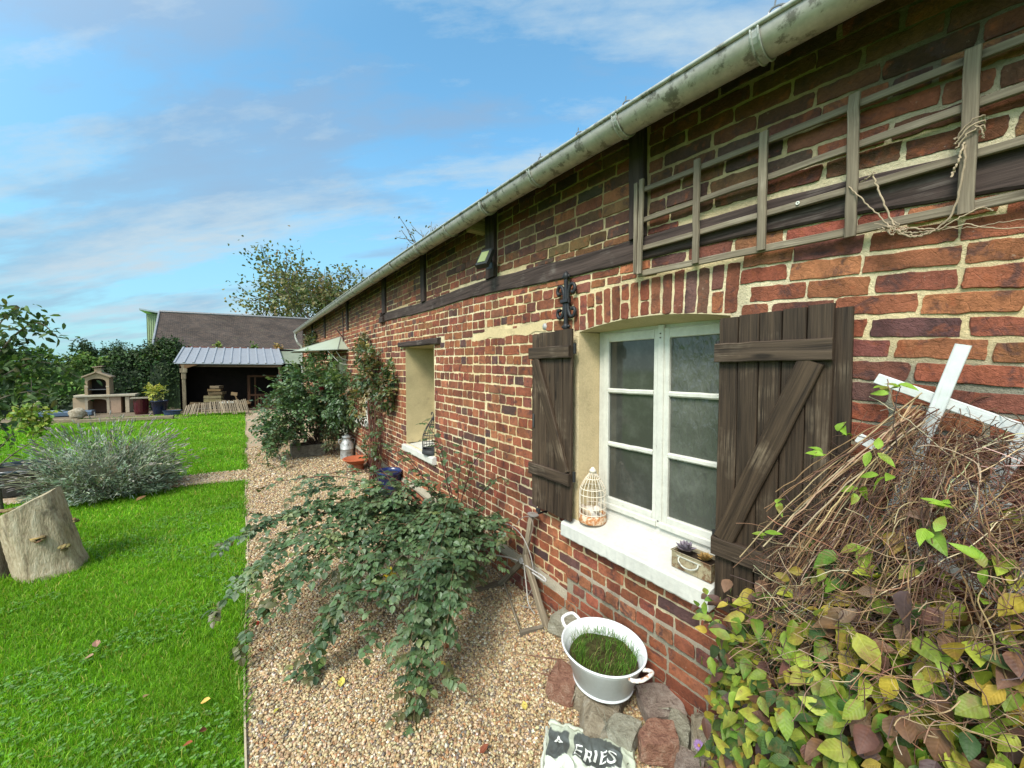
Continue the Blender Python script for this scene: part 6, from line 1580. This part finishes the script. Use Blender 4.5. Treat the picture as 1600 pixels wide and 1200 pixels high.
# ------------------------------------------------------------------ hedges at the end of the garden
M_FAR = leafmat('hedge_leaf', .2, .6, .25)
def hedge(name, label, cat, x0, x1, y, d, h, n, size, cols, wts, spikes=0, base=0.0):
    t = MB(); l_ = LS()
    ph = rng.uniform(0, 6, 4)
    def hh(x): return h * (1 + .05 * math.sin(x * 2.1 + ph[0]) + .05 * math.sin(x * 4.7 + ph[1]) + .03 * math.sin(x * 11 + ph[2]))
    core = MB(); xs = np.linspace(x0 + .2, x1 - .2, 14); ang = np.linspace(-.1, math.pi + .1, 11); V = []
    for x in xs:
        for a in ang: V.append((x, y + d * .60 * math.cos(a) + .08 * math.sin(x * 5 + a * 3), base + hh(x) * .86 * max(0, math.sin(a)) ** .45 + .05 * math.sin(x * 7 + a * 5)))
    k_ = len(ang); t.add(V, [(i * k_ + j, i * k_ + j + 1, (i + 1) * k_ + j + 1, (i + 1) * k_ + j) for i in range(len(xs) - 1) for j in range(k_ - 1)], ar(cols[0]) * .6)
    clumps = [(rng.uniform(x0, x1), rng.uniform(0, math.pi)) for _ in range(max(6, n // 40))]
    for cx, a0 in clumps:
        c_ = palette(1, cols, wts, .18)[0]
        for i in range(40):
            x = cx + rng.normal(0, .22); a = a0 + rng.normal(0, .16); top_ = hh(x); rr = rng.uniform(.88, 1.04)
            p = ar((x, y + d * math.cos(a) * rr * .7, base + max(.02, top_ * max(0.0, math.sin(a)) ** .5 * rr)))
            l_.put(p, nrm(rng.normal(0, 1, 3) + ar((0, -.2, -.1))), nrm(rng.normal(0, .6, 3) + ar((0, -.5, .7))), size * rng.uniform(.6, 1.3), size * rng.uniform(.28, .42), jit(c_, .13))
    for i in range(spikes):
        x = rng.uniform(x0 + .1, x1 - .1); yy_ = y + rng.normal(0, d * .3); z = base + hh(x) * .9; L = rng.uniform(.25, .75); e = ar((x + rng.normal(0, .1), yy_, z + L)); tube(t, [(x, yy_, z - .2), ((x + e[0]) / 2 + .02, yy_, z + L * .5), e], [.012, .008, .004], 3, ar(cols[0]) * 1.2)
        for j in range(12): f = rng.uniform(.0, 1); p = ar((x, yy_, z)) + (e - ar((x, yy_, z))) * f + rng.normal(0, .035, 3); l_.put(p, nrm(rng.normal(0, 1, 3)), nrm(rng.normal(0, 1, 3) + ar((0, 0, .6))), size * rng.uniform(.5, .8), size * .22, palette(1, cols, wts, .15)[0])
    l_.flush(t); single(t, name, M_FAR, label, cat, ((x0 + x1) / 2, y, base))
LG_ = [(.06, .125, .02), (.095, .18, .03), (.04, .08, .018), (.14, .21, .04)]; DG = [(.030, .055, .02), (.045, .08, .025), (.02, .035, .015), (.065, .10, .03)]
hedge('hedge', 'light green clipped hedge at the left end of the garden', 'hedge', -13.5, -5.6, 25.2, 1.0, 2.55, 6500, .15, LG_, [4, 4, 2, 1.5])
hedge('hawthorn_shrub', 'dark twiggy shrub behind the barbecue chimney', 'shrub', -6.8, -5.0, 27.4, 1.1, 2.9, 2600, .14, DG, [4, 3, 2, 1], 46)
hedge('hawthorn_shrub', 'dark dense shrub between the barbecue and the open shelter', 'shrub', -5.3, -3.3, 25.6, 1.0, 2.72, 3600, .13, DG, [4, 3, 2, 1], 34)
hedge('hawthorn_shrub', 'tall dark shrub touching the left end of the shelter roof', 'shrub', -3.9, -2.45, 24.4, .9, 3.0, 2600, .13, DG, [3, 4, 2, 2], 14)
hedge('border_plants', 'low dark planting in the border below the light hedge', 'shrub', -9.5, -5.6, 23.6, .7, .75, 1500, .15, DG, [3, 4, 1, 3])
# wooden sleepers edging the far border, and a boulder
for x0, x1, y0_, lab in ((-9.2, -5.0, 19.9, 'pale wooden sleeper edging the far border at the left'), (-4.95, -2.35, 19.2, 'pale wooden sleeper along the far border in front of the barbecue')):
    q = MB(); board(q, (x0, y0_ + .2, .045), (x1, y0_, .045), (0, 1, 0), .2, .12, (1.3, 1.25, 1.1), .01, 8, .003); single(q, 'wooden_sleeper', M_GREYWOOD, lab, 'sleeper', ((x0 + x1) / 2, y0_, 0), 'sleepers edging the far border')
q = MB(); quad(q, (-12, 19.6, -.012), (-1.9, 19.1, -.012), (-1.9, 26, -.012), (-12, 26, -.012), (.16, .125, .085)); tag(q.build('border_soil', varied('border_earth', .95, 3, 30, .35, .8, .02, .1), None), kind='structure')
ell_ = MB(); ell(ell_, (-5.25, 20.9, .2), (.24, .2, .22), (.20, .16, .11), None, .08); single(ell_, 'boulder', M_ST_TAN, 'brown boulder in the far border behind the sapling', 'boulder', (-5.0, 20.9, 0), smooth=True)

# ------------------------------------------------------------------ masonry barbecue
bb = thing('barbecue', 'sand coloured masonry barbecue with an arched hood and a long worktop', 'barbecue', (-5.0, 23.2, 0))
M_CONC = varied('sandy_concrete', .9, 4, 40, .2, .3, .004, .1); SC = (.35, .26, .165); SC2 = (.42, .34, .24)
BX, BY = -5.21, 23.0
q = MB()
for x in (-.68, .54): box(q, (BX + x, BY, 0), (BX + x + .16, BY + .75, .70), SC2, 0, .01)
box(q, (BX - .52, BY + .6, 0), (BX + .54, BY + .74, .70), (.16, .09, .06)); n = 12
for i in range(n):
    a, b = math.pi * i / n, math.pi * (i + 1) / n; f = lambda t, z: (BX + .01 - .53 * math.cos(t), BY + .004, z)
    quad(q, f(a, .52 + .1 * math.sin(a)), f(b, .52 + .1 * math.sin(b)), f(b, .70), f(a, .70), SC)
q.build('base', M_CONC, bb)
q = MB(); box(q, (BX - 1.35, BY + .05, 0), (BX - .69, BY + .7, .68), (.42, .31, .20)); q.build('side_cabinet', M_CONC, bb)
q = MB(); box(q, (BX + 1.62, BY, 0), (BX + 1.86, BY + .7, .70), SC2, 0, .01); q.build('support', M_CONC, bb)
q = MB(); box(q, (BX + .70, BY + .02, 0), (BX + 1.35, BY + .7, .70), (.38, .26, .18)); q.build('side_cabinet', M_CONC, bb)
q = MB(); board(q, (BX - 1.25, BY + .36, .745), (BX + 2.25, BY + .36, .745), (0, 1, 0), .86, .09, (.40, .35, .26), .012); q.build('worktop', M_CONC, bb)
q = MB(); x0, x1 = BX - .70, BX + .70; z0, z1 = .79, 1.72
box(q, (x0, BY + .06, z0), (x0 + .18, BY + .68, z1 - .2), SC, 0, .008); box(q, (x1 - .18, BY + .06, z0), (x1, BY + .68, z1 - .2), SC, 0, .008); box(q, (x0 + .18, BY + .6, z0), (x1 - .18, BY + .68, z1 - .1), (.045, .038, .034))
n = 14
for i in range(n):
    a, b = math.pi * i / n, math.pi * (i + 1) / n; xa, xb = -.52 * math.cos(a), -.52 * math.cos(b); g1 = lambda x: z1 - .02 - .22 * abs(x) ; lo = lambda t: 1.32 + .15 * math.sin(t)
    quad(q, (BX + xa, BY + .06, lo(a)), (BX + xb, BY + .06, lo(b)), (BX + xb, BY + .06, g1(xb)), (BX + xa, BY + .06, g1(xa)), SC)
for s_ in (-1, 1): q.add([(BX + s_ * .52, BY + .059, 1.32), (BX + s_ * .70, BY + .059, 1.32), (BX + s_ * .70, BY + .059, z1 - .17), (BX + s_ * .52, BY + .059, z1 - .135)], [(0, 1, 2, 3)], SC)
box(q, (x0 + .18, BY + .1, z0 + .2), (x1 - .18, BY + .55, z0 + .23), (.12, .12, .12)); box(q, (x0 + .02, BY + .055, 1.10), (x0 + .2, BY + .10, 1.16), SC2); box(q, (x1 - .2, BY + .055, 1.10), (x1 - .02, BY + .10, 1.16), SC2); q.build('hood', M_CONC, bb)
q = MB(); board(q, (BX - .82, BY + .37, z1 - .19), (BX + .02, BY + .37, z1 + .03), (0, 1, 0), .78, .05, (.33, .25, .17)); board(q, (BX - .02, BY + .37, z1 + .03), (BX + .82, BY + .37, z1 - .19), (0, 1, 0), .78, .05, (.33, .25, .17)); q.build('hood_roof', M_CONC, bb)
q = MB(); box(q, (BX - .2, BY + .25, z1 - .02), (BX + .2, BY + .6, z1 + .20), SC, 0, .01); board(q, (BX - .3, BY + .42, z1 + .22), (BX + .3, BY + .42, z1 + .27), (0, 1, 0), .5, .04, (.30, .23, .16)); q.build('chimney', M_CONC, bb)
for o_ in bb.children: o_.data.transform(Matrix.Translation((BX, 0, 0)) @ Matrix.Diagonal((.52, 1, 1, 1)) @ Matrix.Translation((-BX, 0, 0)))
q = MB(); box(q, (-6.9, 22.6, .0), (-6.75, 22.72, .55), (.5, .42, .3)); board(q, (-6.82, 22.6, .0), (-6.70, 22.62, .62), (0, 1, 0), .2, .05, (.5, .42, .3)); single(q, 'plank_end', M_CONC, 'short pale plank leaning left of the barbecue', 'plank', (-6.8, 22.6, 0))
q = MB(); box(q, (-6.6, 22.2, 0), (-5.2, 22.7, .20), (.07, .11, .16), 0, .04); box(q, (-6.55, 22.25, .20), (-6.0, 22.65, .24), (.22, .28, .27), 0, .02); single(q, 'storage_tub', M_CANOPY, 'low blue grey plastic box on the ground before the barbecue', 'box', (-5.9, 22.4, 0))
q = MB(); lathe(q, [(0, 0), (.20, 0), (.23, .1), (.24, .62), (.20, .64), (0, .63)], (-3.68, 21.9, 0), 20, (.055, .008, .012)); board(q, (-3.98, 21.9, .67), (-3.38, 21.9, .67), (0, 1, 0), .5, .05, (.30, .26, .20)); single(q, 'red_barrel', M_GLAZE, 'dark red barrel with a pale board on top right of the barbecue', 'barrel', (-3.55, 21.9, 0))
bt = pot('blue_pot', 'large dark blue pot with a variegated yellow shrub near the shelter', (-3.02, 21.2, 0), .27, .58, (.006, .010, .032), M_GLAZE)
bush('variegated_shrub', 'small bright yellow variegated shrub growing in the large blue pot', 'shrub', (-3.05, 21.2, .55), [((-3.06, 21.2, .92), (.30, .28, .28), 1)], 520, .085, [(.42, .40, .06), (.30, .34, .06), (.55, .50, .14), (.10, .15, .03)], [4, 3, 2, 1.5], 8, M_LEAF)
q = MB(); lathe(q, [(0, 0), (.2, 0), (.24, .2), (.26, .2), (.25, .17)], (-2.55, 20.5, 0), 18, (.03, .05, .10), 1.2, .8); single(q, 'plastic_trough', M_GLAZE, 'low dark blue planter at the foot of the shelter post', 'planter', (-2.55, 20.5, 0))

# ------------------------------------------------------------------ open timber shelter with a sheet metal roof
sh = thing('garden_shelter', 'open timber garden shelter with a pale ribbed metal roof in front of the barn', 'shelter', (-.6, 22.2, 0))
M_SHEET = varied('grey_sheet_metal', .34, 3, 30, .12, .04, .002, .5, .35)
fl_, fr = ar((-2.55, 21.4, 2.12)), ar((1.33, 20.3, 2.10)); bl, br_ = ar((-2.40, 23.1, 2.86)), ar((1.25, 22.0, 2.86))
q = MB(); nrib = 12
q.add([fl_, fr, br_, bl], [(0, 1, 2, 3)], (.27, .272, .285)); q.add([fl_ - (0, 0, .03), fr - (0, 0, .03), br_ - (0, 0, .03), bl - (0, 0, .03)], [(3, 2, 1, 0)], (.15, .14, .13)); q.add([fl_ - (0, 0, .03), fr - (0, 0, .03), fr, fl_], [(0, 1, 2, 3)], (.3, .31, .35))
for i in range(nrib + 1):
    f = i / nrib; a, b = fl_ + (fr - fl_) * f + (0, 0, .015), bl + (br_ - bl) * f + (0, 0, .015)
    if i < nrib: q2 = None
    board(q, a, b, fr - fl_, .075, .05, (.30, .302, .315), .012)
q.build('roof', M_SHEET, sh)
q = MB(); ext0, ext1 = fr + (fr - fl_) * .005 + (0, .3, .02), fr + (fr - fl_) * .30 + (0, .3, .02); q.add([ext0, ext1, ext1 + (br_ - fr), ext0 + (br_ - fr)], [(0, 1, 2, 3)], (.17, .19, .14)); q.build('felt_roof', M_CONC, sh)
d_ = nrm(fr - fl_); ct = MB(); q = MB()
pz = fl_ + d_ * .32; board(q, (pz[0], pz[1] + .05, 0), (pz[0], pz[1] + .05, 2.05), (1, 0, 0), .12, .12, (1.1, 1.05, .95), .01, 6, .002); q.build('post', M_GREYWOOD, sh)
q = MB(); board(q, (pz[0], pz[1] + .05, 1.72), (pz[0], pz[1] + .05, 1.90), (1, 0, 0), .24, .2, (1.2, 1.15, 1.05), .02); board(q, (pz[0], pz[1] + .05, 1.45), (pz[0], pz[1] + .05, 1.72), (1, 0, 0), .16, .15, (1.1, 1.05, .95), .02)
q.add([(pz[0] - .02, pz[1] + .0, 1.86), (pz[0] + .50, pz[1] - .14, 2.06), (pz[0] - .12, pz[1] + .03, 2.06), (pz[0] - .02, pz[1] + .12, 1.86), (pz[0] + .50, pz[1] - .02, 2.06), (pz[0] - .12, pz[1] + .15, 2.06)], [(0, 1, 2), (5, 4, 3), (0, 3, 4, 1), (1, 4, 5, 2)], (.8, .55, .38)); q.build('post_head', M_GREYWOOD, sh)
q = MB(); board(q, fl_ + (.15, .1, -.09), fr + (-.05, .1, -.09), (0, 0, 1), .12, .1, (.35, .28, .22)); board(q, (1.22, 20.5, 0), (1.22, 20.5, 2.0), (1, 0, 0), .12, .12, (.6, .5, .42)); q.build('front_beam', M_GREYWOOD, sh)
q = MB(); W0, W1 = bl, br_
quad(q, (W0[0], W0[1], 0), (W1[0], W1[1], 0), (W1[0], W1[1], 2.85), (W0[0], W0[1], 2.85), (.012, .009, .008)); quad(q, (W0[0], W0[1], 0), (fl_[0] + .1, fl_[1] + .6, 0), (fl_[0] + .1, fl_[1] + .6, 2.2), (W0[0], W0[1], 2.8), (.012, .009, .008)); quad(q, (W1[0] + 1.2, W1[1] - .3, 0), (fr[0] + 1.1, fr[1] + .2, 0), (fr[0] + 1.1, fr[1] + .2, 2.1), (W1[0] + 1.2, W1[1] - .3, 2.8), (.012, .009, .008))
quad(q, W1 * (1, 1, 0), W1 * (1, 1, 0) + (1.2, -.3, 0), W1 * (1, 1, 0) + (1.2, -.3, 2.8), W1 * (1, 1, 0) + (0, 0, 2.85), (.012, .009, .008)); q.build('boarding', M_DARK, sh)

# things under the shelter
def crate(c, w_, d, h, ang, label, col, slats=3, tilt=0.0):
    q = MB(); ca, sa = math.cos(ang), math.sin(ang); X_ = ar((ca, sa, 0)); Y_ = ar((-sa, ca, 0)); Z_ = nrm(ar((math.sin(tilt) * ca, math.sin(tilt) * sa, 1))); c = ar(c); X_ = nrm(X_ - Z_ * np.dot(X_, Z_))
    for i in range(slats):
        z = h * (i + .5) / slats
        for s_ in (-1, 1): board(q, c - X_ * w_ / 2 + Y_ * s_ * d / 2 + Z_ * z, c + X_ * w_ / 2 + Y_ * s_ * d / 2 + Z_ * z, Z_, h / slats * .8, .014, jit(col, .1), .002); board(q, c - Y_ * d / 2 + X_ * s_ * w_ / 2 + Z_ * z, c + Y_ * d / 2 + X_ * s_ * w_ / 2 + Z_ * z, Z_, h / slats * .8, .014, jit(col, .1), .002)
    for i in range(4): board(q, c - X_ * w_ / 2 + Y_ * (i - 1.5) * d / 4 + Z_ * .01, c + X_ * w_ / 2 + Y_ * (i - 1.5) * d / 4 + Z_ * .01, Y_, d / 4.4, .012, jit(col, .1), .002)
    single(q, 'wooden_crate', M_GREYWOOD, label, 'crate', c, 'crates stacked in the shelter')
for c_, w_, h, a, l, cl, s_ in (((-1.25, 21.4, .42), .62, .30, .06, 'orange brown slatted crate lowest in the shelter stack', (1.5, .95, .6), 2), ((-1.13, 21.4, .735), .52, .14, -.05, 'grey wooden crate second from the bottom of the stack', (.75, .62, .46), 1), ((-1.2, 21.4, .885), .46, .12, .12, 'thin dark crate third in the shelter stack', (.8, .6, .45), 1), ((-1.14, 21.4, 1.015), .34, .13, -.1, 'small pale crate tilted on top of the stack', (1.0, .85, .7), 1)):
    crate(c_, w_, .40, h, a - .28, l, cl, s_)
q = MB()
for i in range(4): board(q, (-2.1, 21.5 + i * .12, .30 + .03 * i), (.1, 21.1 + i * .12, .34 - .02 * i), (0, 1, 0), .12, .04, jit((.8, .68, .55), .2), .004)
for x in (-1.8, -.3): box(q, (x, 21.3, 0), (x + .12, 21.7, .28), (.5, .42, .36))
single(q, 'plank_pile', M_GREYWOOD, 'pile of old planks under the crate stack in the shelter', 'planks', (-1, 21.4, 0))
q = MB(); box(q, (-1.05, 20.95, .36), (-.55, 21.2, .43), (.62, .62, .60), 0, .01); single(q, 'white_block', M_WHITE, 'small flat white slab lying on the planks below the crates', 'slab', (-.8, 21.1, .36))
q = MB(); board(q, (-.22, 20.7, 0), (-.52, 20.75, .82), (0, 1, 0), .05, .05, (1.1, .85, .6), .005); board(q, (-.62, 20.76, .80), (-.40, 20.73, .76), (0, 0, 1), .14, .05, (1.3, 1.05, .8), .005); board(q, (-.22, 20.7, .3), (.02, 20.7, .42), (0, 0, 1), .16, .05, (1.2, .95, .7), .005); single(q, 'wooden_tool', M_GREYWOOD, 'wooden post with a cross piece leaning among the planks right of the crates', 'post', (-.3, 20.7, 0))
# roll of chestnut paling laid down in front
pf_ = thing('picket_fence', 'roll of grey split paling fence collapsed on the ground before the shelter', 'fence', (-1.0, 19.8, 0))
for i in range(34):
    f = i / 33; x = -1.98 + 1.9 * f; y = 19.75 + .12 * math.sin(f * 5) - .1 * f; tp_ = .40 + .10 * min(1, f * 2) + rng.normal(0, .015); q = MB()
    ln = -.10 + .34 * f if f > .22 else -.30; v_ = rng.uniform(.75, 1.35)
    board(q, (x + ln * .4 + rng.normal(0, .012), y - .22, .02 + (.06 if rng.random() < .8 else 0)), (x + rng.normal(0, .012) - .05, y + .28, tp_ + .08 * f), (1, 0, 0), .042, .02, (.95 * v_, .92 * v_, .86 * v_), .003); q.build('pale', M_GREYWOOD, pf_)
q = MB(); tube(q, [(-1.98, 19.86, .24), (-1, 19.85, .30), (-.1, 19.76, .34)], .006, 4, (.3, .28, .25)); q.build('wire', M_RW, pf_)
# lattice gate leaning at the back right
gtt = thing('wooden_gate', 'reddish brown wooden gate with an empty upper half standing in the shelter', 'gate', (.5, 20.6, 0)); GB = (.30, .17, .12)
A0, A1 = ar((.03, 21.6, 0)), ar((1.15, 21.3, 0))
for f in (0.0, .22, 1.0): q = MB(); p = A0 + (A1 - A0) * f; board(q, p + (0, 0, .05), p + (0, 0, 1.58), A1 - A0, .11 if f in (0., 1.) else .06, .06, GB, .005); q.build('stile', M_GREYWOOD, gtt)
for z in (.1, .66, 1.54): q = MB(); board(q, A0 + (0, 0, z), A1 + (0, 0, z), (0, 0, 1), .09, .05, GB, .005); q.build('rail', M_GREYWOOD, gtt)
for i in range(7): q = MB(); p = A0 + (A1 - A0) * (.30 + .10 * i); board(q, p + (0, -.03, .08), p + (0, -.03, .70), A1 - A0, .07, .02, jit(GB, .15), .004); q.build('slat', M_GREYWOOD, gtt)

# ------------------------------------------------------------------ tiled barn and the green clad wing beyond it
bn = thing('tiled_barn', 'long barn with a brown tiled roof behind the shelter', 'barn', (1.5, 30, 0))
q = MB(); E0, E1, R0, R1 = ar((-3.95, 26.6, 3.06)), ar((8.5, 24.0, 3.02)), ar((-4.20, 30.6, 5.25)), ar((9.5, 28.2, 5.22))
L_ = np.linalg.norm(E1 - E0); S_ = np.linalg.norm(R0 - E0)
q.add([E0, E1, R1, R0], [(0, 1, 2, 3)], (1, 1, 1), [(0, 0), (L_, 0), (L_, S_), (0, S_)], 0)
B0, B1 = R0 * 2 - E0, R1 * 2 - E1; B0[2], B1[2] = E0[2], E1[2]; q.add([R0, R1, B1, B0], [(0, 1, 2, 3)], (1, 1, 1), [(0, S_), (L_, S_), (L_, 0), (0, 0)], 0); q.build('roof', M_TILE, bn)
q = MB(); tube(q, [R0 + (0, 0, .03), R1 + (0, 0, .03)], .08, 8, (.15, .155, .165)); tube(q, [R0 + (-.03, 0, .03), E0 + (-.03, 0, .03)], .05, 6, (.26, .27, .28)); q.build('ridge_capping', M_ZINC, bn)
q = MB(); F0, F1 = E0 * (1, 1, 0) + (.2, .25, 0), E1 * (1, 1, 0) + (-.2, .25, 0); K0, K1 = B0 * (1, 1, 0) + (.2, -.25, 0), B1 * (1, 1, 0) + (-.2, -.25, 0)
for a, b in ((F0, F1), (K0, F0), (F1, K1), (K1, K0)): quad(q, a, b, b + (0, 0, 3.12), a + (0, 0, 3.12), (.20, .065, .04))
q.add([F0 + (0, 0, 3.1), K0 + (0, 0, 3.1), (F0 + K0) / 2 + (0, 0, 5.2)], [(0, 1, 2)], (.2, .07, .05)); q.build('wall', M_BRICK, bn)
q = MB(); board(q, E0 + (0, -.02, -.05), E1 + (0, -.02, -.05), (0, 0, 1), .12, .06, (.16, .06, .045)); q.build('eaves_board', M_DARK, bn)
gw = thing('green_wing', 'small pale green clad gable standing behind the left end of the tiled barn', 'outbuilding', (-5, 32.5, 0))
def cladm(t, p, out):
    c = t.coord('Object'); wv = t.new('ShaderNodeTexWave', bands_direction='X'); t.link(c, wv.inputs[0]); wv.inputs['Scale'].default_value = 3.2; n = t.noise(c, 2, 4, .6)
    col = t.mix(n, (.20, .28, .13), (.30, .37, .20)); t.link(col, p.inputs['Base Color']); t.link(t.bump(wv.outputs['Fac'], .6, .03), p.inputs['Normal'])
M_CLAD = mat('green_cladding', cladm, Roughness=.7)
q = MB(); box(q, (-5.05, 32.2, 0), (-4.2, 36, 5.28), (1, 1, 1)); q.build('wall', M_CLAD, gw)
q = MB(); board(q, (-5.32, 34, 5.50), (-3.9, 34, 5.30), (0, 1, 0), 4.2, .10, (.42, .46, .48)); q.build('roof', M_SHEET, gw)
# small self-sown weeds along the eaves of the shelter
for i, (x, y, z, l) in enumerate(((-1.15, 23.0, 2.92, 'left'), (.28, 22.6, 2.90, 'middle'), (1.25, 22.2, 2.88, 'right'))):
    lab = ['yellow green weed sprouting at the back of the shelter roof, the leftmost of three', 'green weed sprouting behind the middle of the shelter roof', 'orange tinted weed sprouting at the right end of the shelter roof'][i]
    q = MB(); w_ = LS()
    for k_ in range(60): w_.put(ar((x, y, z)) + rng.normal(0, 1, 3) * ar((.08, .05, .07)) + ar((0, 0, .06)), nrm(rng.normal(0, 1, 3)), nrm(rng.normal(0, 1, 3) + ar((0, 0, .5))), .13, .04, jit([(.18, .22, .05), (.12, .19, .05), (.30, .19, .06)][i], .2))
    w_.flush(q); single(q, 'roof_weed', M_FAR, lab, 'weed', (x, y, z))
